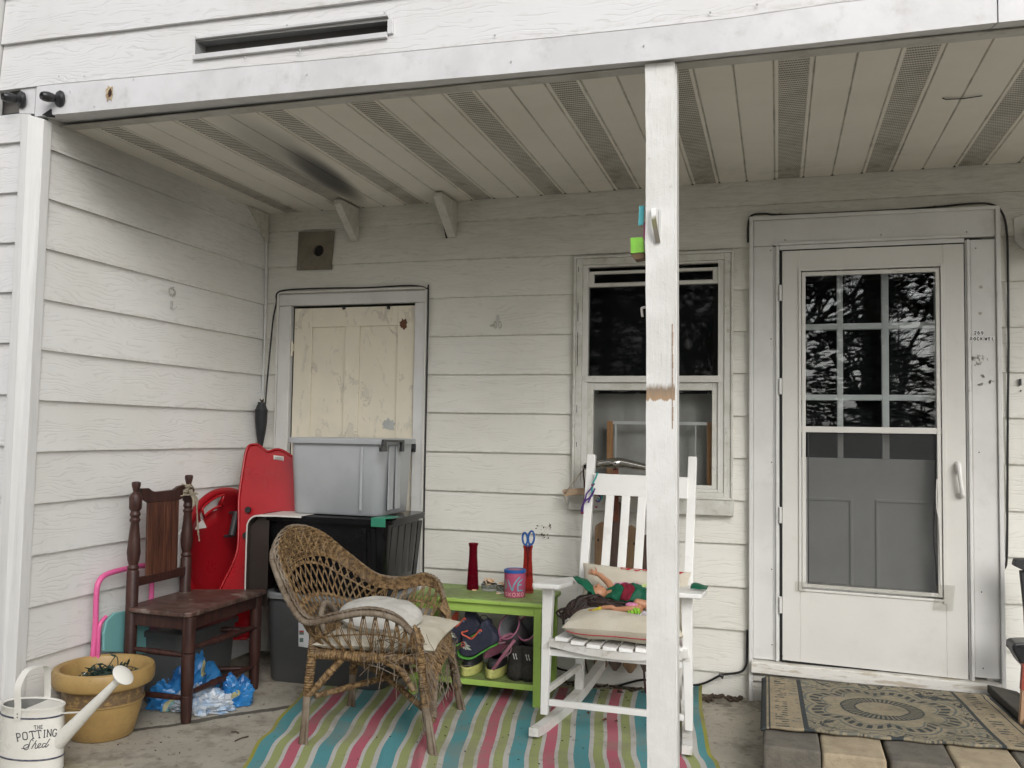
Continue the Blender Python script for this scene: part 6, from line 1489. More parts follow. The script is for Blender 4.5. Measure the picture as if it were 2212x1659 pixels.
for k in (182, 190, 198): q = [atp(*Q6(*p), tp0, tn_) for p in ((1212, k), (1272, k+6), (1272, k+8.5), (1212, k+2.5))]; m.prism([p+tn_*.0035 for p in q], tn_*.0008)
m.build_each('sticker_text', DARK, sk_)
# saucer
sau = thing('saucer_sled', 'round red plastic saucer sled with a slot handle standing on edge by the side wall', 'sled', (.17, -.6, .34))
sc_c = V(.090, -.43, .645); sn = V(.985, -.14, .10).normalized(); su = V(0, 0, 1)-sn*sn.z; su.normalize(); sv = su.cross(sn); Ms_ = basis(sv, su, sn)
SR = .335
# slot sits in the rim band: leave a real opening by skipping faces
m = MB(); nA = 72; prof_ = [(.012, -.060), (.08, -.060), (.14, -.058), (.22, -.050), (.262, -.030), (.290, -.004), (.305, .004), (.322, .008), (SR, .002), (SR+.004, -.010)]
slotA = None
qs = [atp(*Q6(a, b), sc_c, sn)-sc_c for a, b in ((760, 505), (820, 520), (670, 610), (715, 650))]; an = [atan2(q.dot(su), q.dot(sv)) for q in qs]; rr_ = [sqrt(q.dot(su)**2+q.dot(sv)**2) for q in qs]
alo, ahi = min(an), max(an)
b0 = 0
for r_, z_ in prof_:
    for k in range(nA): a = 2*pi*k/nA; m.v.append(sc_c+Ms_@V(r_*cos(a), r_*sin(a), z_))
for j in range(len(prof_)-1):
    for k in range(nA):
        a = 2*pi*(k+.5)/nA; a = a-2*pi if a > pi else a; rm = (prof_[j][0]+prof_[j+1][0])/2
        if alo < a < ahi and .235 < rm < .30: continue
        ks = (k+1) % nA; m._f([j*nA+k, j*nA+ks, (j+1)*nA+ks, (j+1)*nA+k])
m._f([k for k in range(nA)]); m.build('dish', REDSH, sau, smooth=50, solid=.004)
m = MB(); 
for r_ in (.240, .300): m.tube([sc_c+Ms_@V(r_*cos(a), r_*sin(a), -.02 if r_ < .27 else .004) for a in [alo+(ahi-alo)*i/14 for i in range(15)]], .007, 6)
for a in (alo, ahi): m.tube([sc_c+Ms_@V(.240*cos(a), .240*sin(a), -.02), sc_c+Ms_@V(.300*cos(a), .300*sin(a), .004)], .007, 6)
m.build('slot_rim', REDP, sau, smooth=180)
m = MB(); q1, q2 = atp(*Q6(920, 605), sc_c+sn*.03, sn), atp(*Q6(880, 785), sc_c+sn*.03, sn); m.tube([q1, q2], .019, 12); m.tube([q1, q1-sn*.05], .008, 6); m.tube([q2, q2-sn*.05], .008, 6); m.build('grip', BLKM, sau, smooth=50)
# white paddle behind the chair
m = MB(); q = [at(*G(*p), 0, .045) for p in ((1073, 242), (1092, 215), (1112, 190), (1120, 260), (1112, 440), (1066, 450), (1070, 340))]; m.prism(q, (.012, 0, 0)); tag(m.build('white_board', TRIM, bevel=.003), 'narrow white plastic board leaning on the side wall behind the brown chair', 'board')

# folded pink and teal children's chair
pc = thing('folding_chair', 'small folded chair with a pink tube frame and teal seat leaning on the side wall', 'folding chair', (.04, -1.17, 0))
PKM = pm('pink_tube', (.72, .13, .33), .32, (.68, .12, .30), 4); TLP = pm('teal_seat', (.17, .40, .40), .4, (.16, .37, .375), 4)
def gx(px, py, x=.05): return at(*G(px, py), 0, x)
m = MB(); m.tube(smooth_path([gx(562, 960), gx(575, 800), gx(582, 600), gx(600, 530), gx(645, 490), gx(740, 462), gx(875, 438), gx(905, 470), gx(915, 560), gx(905, 800), gx(890, 1000), gx(878, 1180), gx(868, 1225)], 5), .0125, 10); m.tube([gx(562, 960), V(gx(562, 960).x, gx(562, 960).y-.01, .012)], .0125, 10); m.build('frame', PKM, pc, smooth=60)
m = MB(); m.tube(smooth_path([gx(592, 960, .07), gx(596, 850, .07), gx(605, 790, .07), gx(640, 745, .07)], 5), .009, 8); m.tube([gx(592, 960, .07), V(.07, gx(592, 960, .07).y, .012)], .009, 8); m.tube([gx(935, 780, .07), gx(905, 1180, .07)], .009, 8); m.build_each('rear_frame', PKM, pc, smooth=60)
m = MB(); q = [gx(612, 955, .078), gx(612, 850, .078), gx(630, 770, .078), gx(680, 722, .078), gx(755, 708, .078), gx(860, 700, .078), gx(890, 720, .078), gx(885, 970, .078)]; m.prism(q, (.014, 0, 0)); m.build('seat', TLP, pc, bevel=.004)
# ------------------------------------------------------------------ crumpled bag
bagm = NT('bag_plastic'); v = bagm.obj(); n = bagm.noise(v, 3.2, 2, .4, .3); n2 = bagm.noise(v, 10, 3, .5, .9)
r = bagm.new('ValToRGB'); r.color_ramp.interpolation = 'CONSTANT'; bagm.link(n, r.inputs[0]); e = r.color_ramp.elements
for p_, c_ in ((0, (.02, .12, .34)), (.42, (.03, .19, .46)), (.545, (.38, .36, .19)), (.575, (.10, .27, .28)), (.63, (.24, .38, .50)), (.70, (.05, .16, .42))):
    if p_ == 0: e[0].color = (*c_, 1)
    elif p_ == .42: e[1].position = .42; e[1].color = (*c_, 1)
    else: q = e.new(p_); q.color = (*c_, 1)
bagm = bagm.fin(r.outputs[0], .3, bagm.bump(n2, .6, .01))
import mathutils
def crumple(c, size, seed, mat, name, lab=None, parent=None):
    rn = random.Random(seed); m = MB(); c = V(c); N1, N2 = 46, 34; off = V(rn.uniform(0, 50), rn.uniform(0, 50), rn.uniform(0, 50))
    def f(u, v):
        a = 2*pi*u; b = pi*v*.5; d = V(cos(a)*cos(b), sin(a)*cos(b), sin(b))
        r_ = 1+.55*(mathutils.noise.noise(d*1.8+off))+.35*(1-abs(mathutils.noise.noise(d*4.5+off))*2)*.6+.10*mathutils.noise.noise(d*12+off)
        return c+V(d.x*size[0]*r_, d.y*size[1]*r_, max(0.002-c.z, d.z*size[2]*r_))
    m.grid(f, N1, N2); o = m.build(name, mat, parent, smooth=28)
    if lab: tag(o, lab, 'plastic bag')
    return o
bag = thing('plastic_bag', 'crumpled blue and yellow plastic bag on the floor under the brown chair', 'plastic bag', (.28, -.93, 0))
crumple((.235, -.97, .004), (.115, .135, .170), 3, bagm, 'bag_body', parent=bag)
bw = NT('bag_white'); v = bw.obj(); n = bw.noise(v, 12, 3, .5, .8); bw = bw.fin(bw.mix(bw.sm(n, .45, .62), (.30, .42, .58), (.50, .54, .58)), .3, bw.bump(n, .6, .01))
crumple((.40, -1.06, .004), (.125, .085, .075), 9, bw, 'bag_fold', parent=bag)
crumple((.49, -.92, .004), (.07, .065, .10), 13, bagm, 'bag_fold', parent=bag)

# ------------------------------------------------------------------ planter with string lights
pot = thing('planter_pot', 'large mustard yellow glazed plant pot with a wide rim beside the side wall', 'plant pot', (.205, -1.475, 0))
PTM = NT('mustard_glaze'); v = PTM.obj(); x, y, z = PTM.sep(v); n = PTM.noise(v, 9, 6, .7); n2 = PTM.noise(v, 45, 4, .7)
c = PTM.mix(PTM.sm(n, .35, .7), (.43, .285, .105), (.35, .225, .085)); band = PTM.math('MULTIPLY', PTM.math('MULTIPLY', PTM.sm(z, .150, .158), PTM.sm(z, .212, .204)), PTM.sm(n2, .30, .55)); c = PTM.mix(PTM.math('MULTIPLY', band, .85), c, (.12, .080, .055))
edg = PTM.math('MULTIPLY', PTM.sm(n2, .56, .66), .35); c = PTM.mix(edg, c, (.22, .15, .08)); PTM = PTM.fin(c, .42, PTM.bump(n2, .12, .002))
pc_ = (.205, -1.475, 0)
MB().lathe([(0, .001), (.118, .001), (.125, .006), (.138, .05), (.152, .11), (.158, .145), (.166, .150), (.166, .158), (.160, .160), (.163, .205), (.170, .212), (.196, .222), (.203, .235), (.204, .270), (.198, .288), (.186, .292), (.172, .286), (.166, .274), (.158, .22), (.150, .17)], pc_, 56).build('pot', PTM, pot, smooth=40)
MB().lathe([(.155, .20), (0, .212)], pc_, 32).build('soil', pm('dry_soil', (.22, .17, .11), .95, (.10, .08, .05), 20, .6, bsc=60, bs=1), pot)
lt = thing('string_lights', 'tangle of dark green string lights lying in the mustard plant pot', 'string lights', (.23, -1.47, .21)); m = MB(); bl = MB(); rn = random.Random(8); GW = pm('green_wire', (.012, .035, .024), .5)
for k in range(60):
    pts = [V(.235+rn.gauss(0, .045), -1.47+rn.gauss(0, .045), .225+abs(rn.gauss(0, .024))) for _ in range(6)]; m.tube(smooth_path(pts, 6), .0022, 5)
    for _ in range(3): q = rn.choice(pts); d = V(rn.uniform(-1, 1), rn.uniform(-1, 1), rn.uniform(-.1, .7)).normalized(); m.tube([q, q+d*.022], .0042, 6); bl.tube([q+d*.022, q+d*.034], [.0022, .0008], 5)
m.build('wire', GW, lt); bl.build('bulbs', glass_mat('bulb_glass', (.7, .75, .7), .05), lt)

# ------------------------------------------------------------------ watering can
wcn = thing('watering_can', 'white enamel watering can lettered THE POTTING Shed at the bottom left', 'watering can', (.21, -1.86, 0))
CANM = pm('cream_enamel', (.78, .765, .71), .28, (.76, .745, .685), 4, .12, (.5, .42, .2), 80, .05); NVY = pm('navy_band', (.03, .035, .07), .35, (.15, .15, .19), 30)
wx, wy, aA, bA = .2135, -1.862, .1335, .078; wrot = radians(5)
def canp(a, z, o_=0, k=None):
    k = k if k is not None else (1.0-.05*(z/.235)); p = rotz(wrot)@V((aA*k+o_)*cos(a), (bA*k+o_)*sin(a), 0); return V(wx+p.x, wy+p.y, z)
m = MB(); n = 56; rings = []
for z, o_ in ((.002, -.003), (.004, 0), (.045, 0), (.20, 0), (.232, 0), (.236, .003), (.240, .003), (.241, -.001), (.238, -.006), (.236, -.008)): rings.append([canp(2*pi*i/n, z, o_) for i in range(n)])
loft(m, rings); m.build('body', CANM, wcn, smooth=45)
m = MB()                                             # half cover on the spout side
pts = [canp(a, .235, -.008) for a in [-pi*.47+pi*.94*i/24 for i in range(25)]]
m.poly(pts); m.build('top_cover', CANM, wcn)
m = MB(); rings = [[canp(2*pi*i/n, z, -.006) for i in range(n)] for z in (.235, .01)]; loft(m, rings, False); m._f(list(range(n, 2*n))); m.build('inner_wall', pm('zinc_inside', (.30, .30, .28), .5), wcn, smooth=45)
for z in (.205, .052): m = MB(); m.tube([canp(2*pi*i/n, z, .0008) for i in range(n+1)], .0032, 6, cap=False); m.build('band', NVY, wcn, smooth=180)
fr_, ba_ = canp(-pi/2, .20, .002), canp(pi/2, .20, .002)
m = MB(); pth = smooth_path([canp(-pi/2-.02, .198, .003), canp(-pi/2-.02, .25, .003), V(wx, wy-.076, .32), V(wx+.004, wy-.045, .372), V(wx+.006, wy+.01, .378), V(wx+.004, wy+.055, .36), canp(pi/2, .28, .003), canp(pi/2, .20, .003)], 8)
for i in range(len(pth)-1): m.bar(pth[i], pth[i+1]+(pth[i+1]-pth[i])*.08, .030, .0025, (0, -1, .01) if False else V(1, 0, 0).cross(pth[i+1]-pth[i]))
hb = m.build('carry_handle', CANM, wcn)
m = MB()
for z in (.222, .210): m.ball(V(fr_.x, fr_.y-.0035, z), .0032, 8, (1, .5, 1))
m.build_each('rivet', SCREW, wcn)
sp0, sp1 = canp(.05, .098, -.020), V(.600, -1.86, .362)
m = MB(); m.tube([sp0, sp1], [.030, .0125], 18); m.build('spout', CANM, wcn, smooth=60)
dd = (sp1-sp0).normalized(); Mz = basis(dd.cross(V(0, 1, 0)).normalized(), (dd.cross(dd.cross(V(0, 1, 0)))).normalized(), dd)
m = MB(); m.lathe([(.0138, -.012), (.017, 0), (.034, .018), (.042, .028), (.043, .031), (.036, .036), (.018, .040), (0, .0415)], sp1, 28, Mz); m.build('rose', CANM, wcn, smooth=40)
m = MB(); q0, q1 = canp(.0, .212, 0), sp0.lerp(sp1, .50); m.bar(q0, q1, .010, .004); m.build('brace', CANM, wcn)
m = MB(); pth = smooth_path([canp(pi, .222, .0), canp(pi, .232, .02), canp(pi, .232, .06), canp(pi, .19, .10), canp(pi, .12, .085), canp(pi, .08, .03), canp(pi, .07, .0)], 7)
for i in range(len(pth)-1): m.bar(pth[i], pth[i+1]+(pth[i+1]-pth[i])*.08, .022, .003, V(0, 1, 0).cross(pth[i+1]-pth[i]))
m.build('back_handle', CANM, wcn)
INK = pm('navy_ink', (.018, .020, .038), .5)
# the can wall as a (u along the surface, z) sheet facing the viewer
def wallp(u, z): a = -pi/2+.04+u/ (.118); return canp(a, z, .0009)
def pix2can(px, py):                                 # read the lettering off the picture onto the curved wall
    def F(y):
        c_ = at(*ZW(px, py), 1, y); k = 1.0-.05*(c_.z/.235); q = rotz(-wrot)@V(c_.x-wx, c_.y-wy, 0)
        return (q.x/(aA*k+.0012))**2+(q.y/(bA*k+.0012))**2-1, c_
    lo, hi = wy-.16, wy-.0                           # outside the can towards the viewer .. inside
    for it in range(40):
        mid = (lo+hi)/2
        if F(mid)[0] > 0: lo = mid
        else: hi = mid
    return F(lo)[1]
def can_strokes(lst, wd, name):
    m = MB()
    for st in lst:
        P = smooth_path([(a, b, 0) for a, b in st], 6) if len(st) > 2 else [V(*st[0], 0), V(*st[1], 0)]
        m.ribbon([(p.x, p.y) for p in P], wd, lambda a, b: pix2can(a, b))
    o = m.build(name, INK, wcn); return o
def serif(x0, y0, w_, h_, glyph, sl=0, rot=0):
    """strokes in picture units, origin top left of the letter, x skewed up to the right like the arc of the word"""
    T = lambda x, y: (x0+x*w_+y*h_*sl, y0+y*h_+x*w_*rot)
    return [[T(*p) for p in st] for st in glyph]
GL = {'T': [[(0, .0), (1, .0)], [(0, 0), (0, .16)], [(1, 0), (1, .16)], [(.5, 0), (.5, 1)], [(.3, 1), (.7, 1)]],
      'H': [[(.1, 0), (.1, 1)], [(.9, 0), (.9, 1)], [(.1, .5), (.9, .5)], [(-.05, 0), (.25, 0)], [(.75, 0), (1.05, 0)], [(-.05, 1), (.25, 1)], [(.75, 1), (1.05, 1)]],
      'E': [[(.15, 0), (.15, 1)], [(0, 0), (1, 0)], [(0, 1), (1, 1)], [(.15, .48), (.75, .48)], [(1, 0), (1, .18)], [(1, 1), (1, .82)]],
      'P': [[(.15, 0), (.15, 1)], [(0, 1), (.4, 1)], [(0, 0), (.15, 0), (.55, 0)], [(.55, 0), (.95, .08), (.95, .42), (.55, .52)], [(.15, .52), (.55, .52)]],
      'O': [[(.5, 0), (.05, .12), (.0, .5), (.05, .88), (.5, 1), (.95, .88), (1, .5), (.95, .12), (.5, 0)]],
      'I': [[(.5, 0), (.5, 1)], [(.2, 0), (.8, 0)], [(.2, 1), (.8, 1)]],
      'N': [[(.1, 0), (.1, 1)], [(.1, 0), (.9, 1)], [(.9, 0), (.9, 1)], [(-.05, 0), (.2, 0)], [(.75, 0), (1.05, 0)], [(-.05, 1), (.25, 1)]],
      'G': [[(.95, .2), (.8, .03), (.4, 0), (.05, .2), (.0, .5), (.05, .82), (.4, 1), (.75, .95), (.95, .75)], [(.95, .55), (.95, 1)], [(.6, .55), (1.05, .55)]]}
allst = []
for ch_, x, y, w_, h_, sl, rt in (('T', 556, 968, 36, 58, .12, -.1), ('H', 612, 965, 36, 56, .0, -.08), ('E', 664, 960, 30, 54, -.02, -.08)): allst += serif(x, y, w_, h_, GL[ch_], sl, rt)
can_strokes(allst, 9, 'lettering_the')
allst = []
for ch_, x, y, w_, h_, sl, rt in (('P', 258, 1098, 66, 122, .16, -.10), ('O', 368, 1076, 72, 122, .08, -.06), ('T', 478, 1062, 84, 118, .20, -.10), ('T', 582, 1052, 88, 118, .16, -.12), ('I', 706, 1042, 50, 118, -.05, -.10), ('N', 772, 1034, 76, 112, -.06, -.06), ('G', 872, 1026, 62, 118, -.12, -.04)): allst += serif(x, y, w_, h_, GL[ch_], sl, rt)
can_strokes(allst, 15, 'lettering_potting')
sh_ = [[(548, 1222), (520, 1190), (488, 1240), (480, 1290), (455, 1345), (420, 1362), (385, 1335), (400, 1295), (450, 1275), (470, 1290), (430, 1330), (370, 1342), (350, 1338)],
       [(598, 1205), (560, 1270), (512, 1345)], [(530, 1310), (570, 1262), (590, 1270), (572, 1325), (590, 1338), (620, 1310)],
       [(618, 1312), (655, 1290), (668, 1262), (640, 1262), (618, 1300), (628, 1330), (670, 1318), (700, 1290)],
       [(752, 1262), (715, 1258), (690, 1300), (705, 1322), (745, 1290)], [(818, 1178), (780, 1240), (742, 1300), (755, 1318), (800, 1272)]]
can_strokes(sh_, 12, 'lettering_shed')

# ================================================================== WALL FITTINGS
vt = thing('vent_cover', 'weathered brown square vent plate with a round dark hole above the cellar door', 'vent cover', (.34, -.01, 2.25))
m = MB(); q = [V(.224, -.017, 2.482), V(.457, -.017, 2.479), V(.447, -.017, 2.250), V(.218, -.017, 2.254)]; hc_ = V(.360, -.017, 2.365); hr = .034; n = 32
ring_i = [hc_+V(hr*cos(2*pi*i/n), 0, hr*sin(2*pi*i/n)) for i in range(n)]
def sqp(a):
    d = V(cos(a), 0, sin(a)); best = 9
    for i in range(4):
        A_, B_ = q[i], q[(i+1) % 4]; e_ = B_-A_; den = d.x*e_.z-d.z*e_.x
        if abs(den) < 1e-9: continue
        w_ = A_-hc_; t = (w_.x*e_.z-w_.z*e_.x)/den
        if t > 0: best = min(best, t)
    return hc_+d*best
angs = sorted([2*pi*i/n for i in range(n)]+[atan2(p.z-hc_.z, p.x-hc_.x) % (2*pi) for p in q]); b = 0
for a in angs: m.v += [hc_+V(hr*cos(a), 0, hr*sin(a)), sqp(a)]
N = len(angs)
for i in range(N): j = (i+1) % N; m._f([2*i, 2*i+1, 2*j+1, 2*j]) 
for i in range(N):
    m.v += [m.v[2*i]+V(0, .05, 0)]
for i in range(N): j = (i+1) % N; m._f([2*i, 2*j, 2*N+j, 2*N+i])
for i in range(N): m.v += [m.v[2*i+1]+V(0, .012, 0)]
for i in range(N): j = (i+1) % N; m._f([2*i+1, 3*N+i, 3*N+j, 2*j+1])
m.build('plate', pm('weathered_plate', (.20, .175, .135), .6, (.155, .135, .10), 8, .4, (.1, .08, .05)), vt)
m = MB()
for dx, dz in ((-.125, -.10), (.078, -.10), (.082, .10)): m.ball(hc_+V(dx, -.001, dz), .004, 8, (1, .5, 1))
m.build_each('screw', SCREW, vt)
def cable(name, pts, r, lab, n=7, mat=CABLE, cat='cable', grp=None):
    m = MB(); m.tube(smooth_path(pts, n), r, 8); return tag(m.build(name, mat, smooth=180), lab, cat, grp)
y_ = -.024
cable('cable', [V(.082, -.10, 1.30), at(575, 850, 1, -.03), at(583, 760, 1, -.02), at(590, 690, 1, -.02), at(597, 655, 1, -.02), V(.105, -.035, 2.118), V(.20, -.036, 2.134), V(.45, -.036, 2.135), at(*ZE(200, 248), 1, -.03), at(*ZE(420, 236), 1, -.03), at(*ZE(510, 238), 1, -.03), at(*ZE(565, 252), 1, -.03), V(1.066, -.02, 2.09), V(1.066, -.018, 1.6), V(1.066, -.018, .95), V(1.07, -.018, .5)], .0048, 'thin black cable running over the top of the cellar door frame')
cable('cable', [V(2.818, -.016, 2.30), V(2.820, -.018, 2.40), V(2.84, -.03, 2.437), V(2.90, -.034, 2.440), V(2.96, -.03, 2.432), V(3.10, -.02, 2.430), V(3.5, -.018, 2.428), V(3.70, -.03, 2.430), V(3.85, -.034, 2.436), V(3.94, -.03, 2.428), V(3.985, -.02, 2.39), V(4.005, -.018, 2.30), V(4.008, -.018, 2.1), V(4.005, -.018, 1.7), V(3.998, -.018, 1.4), V(3.992, -.016, 1.0), V(3.985, -.018, .75), at(*Q5(2085, 500), 1, -.02), at(*Q5(2095, 850), 1, -.03), at(*Q5(2120, 930), 1, -.05), at(*Q5(2180, 960), 1, -.08)], .0052, 'black cable running round the entrance casing and down its right side')
cable('cable', [V(2.818, -.022, .34), V(2.816, -.024, .22), at(*Q5(535, 1040), 1, -.03), at(*Q5(500, 1080), 1, -.03), at(*Q5(400, 1095), 1, -.03), at(*Q5(380, 1100), 1, -.03), at(*Q5(290, 1145), 1, -.03), at(*Q5(215, 1160), 1, -.03), V(2.45, -.04, .03), V(2.3, -.035, .05), at(*Q3(1000, 1180), 1, -.03), at(*Q3(860, 1070), 1, -.03), at(*Q3(750, 1020), 1, -.03), V(1.8, -.04, .25)], .0055, 'black cable looping along the foot of the wall behind the rocking chair')
q = at(*Q5(385, 1100), 1, -.035); m = MB(); m.tube([q+V(-.012, 0, .004), q+V(.012, 0, -.006)], .0085, 8); m.tube([q, q+V(.008, -.004, -.016)], .004, 6); tag(m.build('cable_plug', CABLE, smooth=60), 'black plug joint in the low cable beside the entrance', 'plug')
for px, py, lb in ((742, 1308, 'small brown clip above the left of the entrance casing'), (1668, 1262, 'small brown clip above the right of the entrance casing')):
    q = at(*ZC(px, py), 1, -.01); m = MB(); m.box(q.x-.006, -.030, q.z-.012, q.x+.006, -.004, q.z+.010); m.box(q.x-.008, -.034, q.z+.004, q.x+.008, -.028, q.z+.012); tag(m.build('cable_clip', pm('clip_brown', (.06, .045, .03), .6), bevel=.001), lb, 'clip', 'clips above the entrance')
# black torch in the corner
tor = thing('garden_torch', 'black tapered garden torch standing in the corner left of the cellar door', 'torch', (.052, -.085, 1.15))
MB().lathe([(0, -.02), (.010, 0), (.014, .06), (.026, .13), (.034, .20), (.0355, .262), (.037, .268), (.037, .276), (.033, .278), (.026, .300), (.022, .305), (.022, .318), (.0, .320)], (.052, -.085, 1.145), 22).build('bowl', pm('torch_black', (.014, .015, .018), .45, (.022, .023, .026), 8), tor, smooth=40)
MB().lathe([(.009, -1.14), (.009, 0)], (.052, -.085, 1.145), 10).build('pole', BLK, tor, smooth=60)
m = MB(); rn = random.Random(1)
for i in range(14): a = rn.uniform(0, 6.3); m.tube([(.052, -.085, 1.462), (.052+.012*cos(a), -.085+.012*sin(a), 1.462+rn.uniform(.008, .022))], .0022, 5)
m.build('wick', pm('burnt_wick', (.09, .06, .04), .9), tor)
# adhesive hooks
q = at(*ZK(1035, 272), 0, .004); hk = thing('wall_hook', 'clear adhesive hook under a ring of glue marks on the side wall', 'hook', (.004, q.y, q.z-.06))
RES = pm('glue_mark', (.40, .39, .36), .8, (.52, .51, .48), 60); CLR = pm('clear_plastic', (.55, .55, .52), .25, spec=.6)
m = MB(); rn = random.Random(5)
for i in range(40): a = 2*pi*i/40+rn.uniform(-.05, .05); r_ = rn.uniform(.014, .024); m.obox((.0085, q.y+r_*cos(a)*1.1, q.z+r_*sin(a)), (.0015, rn.uniform(.004, .009), rn.uniform(.002, .005)), rotx(a))
m.build('glue_ring', RES, hk)
q2 = at(*ZK(1036, 350), 0, .01); m = MB(); m.box(.006, q2.y-.009, q2.z-.020, .011, q2.y+.009, q2.z+.020); m.tube(smooth_path([V(.011, q2.y, q2.z-.005), V(.022, q2.y, q2.z-.022), V(.030, q2.y+.006, q2.z-.018), V(.032, q2.y+.01, q2.z-.006)], 5), .0022, 6); m.build('hook', CLR, hk)
q = at(*ZE(992, 430), 1, -.010); hk = thing('wall_hook', 'clear adhesive hook left on the back wall between the cellar door and the window', 'hook', (q.x, -.01, q.z-.03))
m = MB(); m.lathe([(0, 0), (1, 0), (1, .003), (0, .003)], q, 20, rotx(pi/2), sx=.0085, sy=.018); m.build('pad', CLR, hk)
m = MB()
for dx in (-.0135, .0145): 
    p = at(*ZE(992+dx/.00335*1.0, 480), 1, -.010); m.lathe([(.8, 0), (1, 0), (1, .0025), (.8, .0025)], (q.x+dx, -.010, q.z-.038), 20, rotx(pi/2), sx=.009, sy=.021)
for i in range(8): m.box(q.x-.045+.004*i, -.0125, q.z-.048+.002*(i % 3), q.x-.043+.004*i, -.0105, q.z-.040+.003*(i % 2))
m.build('glue_outline', RES, hk)
# mud specks on the wall
m = MB(); rn = random.Random(17)
for i in range(26): px, py = rn.uniform(1700, 1960), rn.uniform(40, 300); p = at(*ZT(px, py+max(0, (px-1850))*.3), 1, -.008); r_ = rn.uniform(.0008, .0035); m.obox((p.x, -.009, p.z), (r_*2, .003, r_*3), roty(rn.uniform(0, 3)))
o = m.build('mud_speck', pm('mud', (.10, .085, .06), .95)); o.parent = house; o.location = o.location-house.location
# address stickers
ad = thing('address_sticker', 'white stick on letters reading 269 ROCKWEL on the right door casing', 'sign', (3.9, -.036, 1.78)); STW = pm('sticker_film', (.80, .80, .79), .4); INKB = pm('black_ink', (.01, .01, .012), .4)
SG = {'2': [[(-.9, .55), (-.6, .95), (.3, 1), (.85, .6), (.6, .1), (-.9, -1)], [(-.9, -1), (.9, -1)]],
      '6': [[(.7, .95), (-.3, .9), (-.85, .2), (-.8, -.6), (-.2, -1), (.6, -.9), (.85, -.4), (.5, .1), (-.2, .12), (-.8, -.3)]],
      '9': [[(-.7, -.95), (.3, -.9), (.85, -.2), (.8, .6), (.2, 1), (-.6, .9), (-.85, .4), (-.5, -.1), (.2, -.12), (.8, .3)]],
      'R': [[(-.8, -1), (-.8, 1)], [(-.8, .95), (.3, .95), (.8, .55), (.3, .08), (-.8, .05)], [(0, .05), (.85, -1)]],
      'O': [[(0, 1), (-.75, .6), (-.85, 0), (-.75, -.6), (0, -1), (.75, -.6), (.85, 0), (.75, .6), (0, 1)]],
      'C': [[(.85, .6), (.2, 1), (-.6, .7), (-.85, 0), (-.6, -.7), (.2, -1), (.85, -.6)]],
      'K': [[(-.8, -1), (-.8, 1)], [(.85, 1), (-.75, -.1)], [(-.3, .2), (.9, -1)]],
      'W': [[(-1.1, 1), (-.55, -1)], [(-.55, -1), (0, .6)], [(0, .6), (.55, -1)], [(.55, -1), (1.1, 1)]],
      'E': [[(-.7, -1), (-.7, 1)], [(-.7, .93), (.8, .93)], [(-.7, 0), (.6, 0)], [(-.7, -.93), (.8, -.93)]],
      'L': [[(-.7, 1), (-.7, -1)], [(-.7, -.93), (.8, -.93)]]}
row1 = [(1917, 520), (1938, 520), (1959, 521)]; row2 = [(1894, 556), (1914, 556), (1934, 556), (1955, 556), (1982, 557), (2003, 556), (2024, 556)]
for (chs, row) in (('269', row1), ('ROCKWEL', row2)):
    for k, ch_ in enumerate(chs):
        p = at(*ZF(*row[k]), 1, -.035); tl_ = (.0, .02, -.02, .0, -.09, -.03, .12)[k]; Mr = roty(tl_)
        m = MB(); m.obox((p.x, -.0352-.0001*k, p.z), (.0142, .0012, .0215), Mr); pl_ = m.build('sticker', STW, ad)
        m = MB()
        for j, st_ in enumerate(SG[ch_]):
            P_ = smooth_path([(a, b, 0) for a, b in st_], 5) if len(st_) > 2 else [V(*st_[0], 0), V(*st_[1], 0)]
            m.ribbon([(q.x*.0042, q.y*.0070) for q in P_], .0031, lambda a, b: V(p.x, -.0368-.0001*k-.00005*j, p.z)+Mr@V(a, 0, b))
        m.build('letter', INKB, pl_)
# floodlight stubs on the beam
def stub(px, py, lab):
    q = at(*ZA(px, py), 1, FY-.005); o = thing('lamp_stub', lab, 'lamp socket', (q.x, FY, q.z), 'black lamp sockets on the beam'); d = V(-.38, -.90, -.08).normalized()
    Mz = basis(d.cross(V(0, 0, 1)).normalized(), d.cross(d.cross(V(0, 0, 1))).normalized(), d)
    MB().lathe([(0, 0), (.034, 0), (.036, .008), (.029, .016), (.0, .016)], q+V(.012, .01, 0), 22, Mz).build('base', BLK, o, smooth=40)
    MB().lathe([(.019, .01), (.023, .022), (.026, .040), (.024, .055), (.018, .064), (.013, .058), (0, .050)], q, 22, Mz, sy=.8).build('socket', BLK, o, smooth=50)
stub(112, 600, 'black rubber lamp socket at the far left end of the beam'); stub(345, 596, 'black rubber lamp socket second from the left on the beam')
q = at(*ZA(660, 560), 1, FY-.003); o = thing('torn_hole', 'rusty torn hole with ragged caulk in the white beam', 'hole', (q.x, FY, q.z))
m = MB(); blob(q.x, q.z, .021, 31, FY-.0035, m, .9, 1.5); m.build('caulk', pm('old_caulk', (.55, .46, .30), .9, (.30, .18, .10), 40, .5, bs=.8, bd=.004), o); m = MB(); blob(q.x+.004, q.z-.002, .011, 33, FY-.0055, m, .7, 1.5); m.build('rust_core', pm('rust_core', (.045, .02, .012), .9), o)
m = MB(); q = at(*ZA(290, 690), 1, FY-.002); m.prism([V(q.x-.03, FY-.004, q.z), V(q.x+.015, FY-.004, q.z+.022), V(q.x+.02, FY-.004, q.z-.01)], (0, .02, 0)); m.build('open_seam', DARK, house)
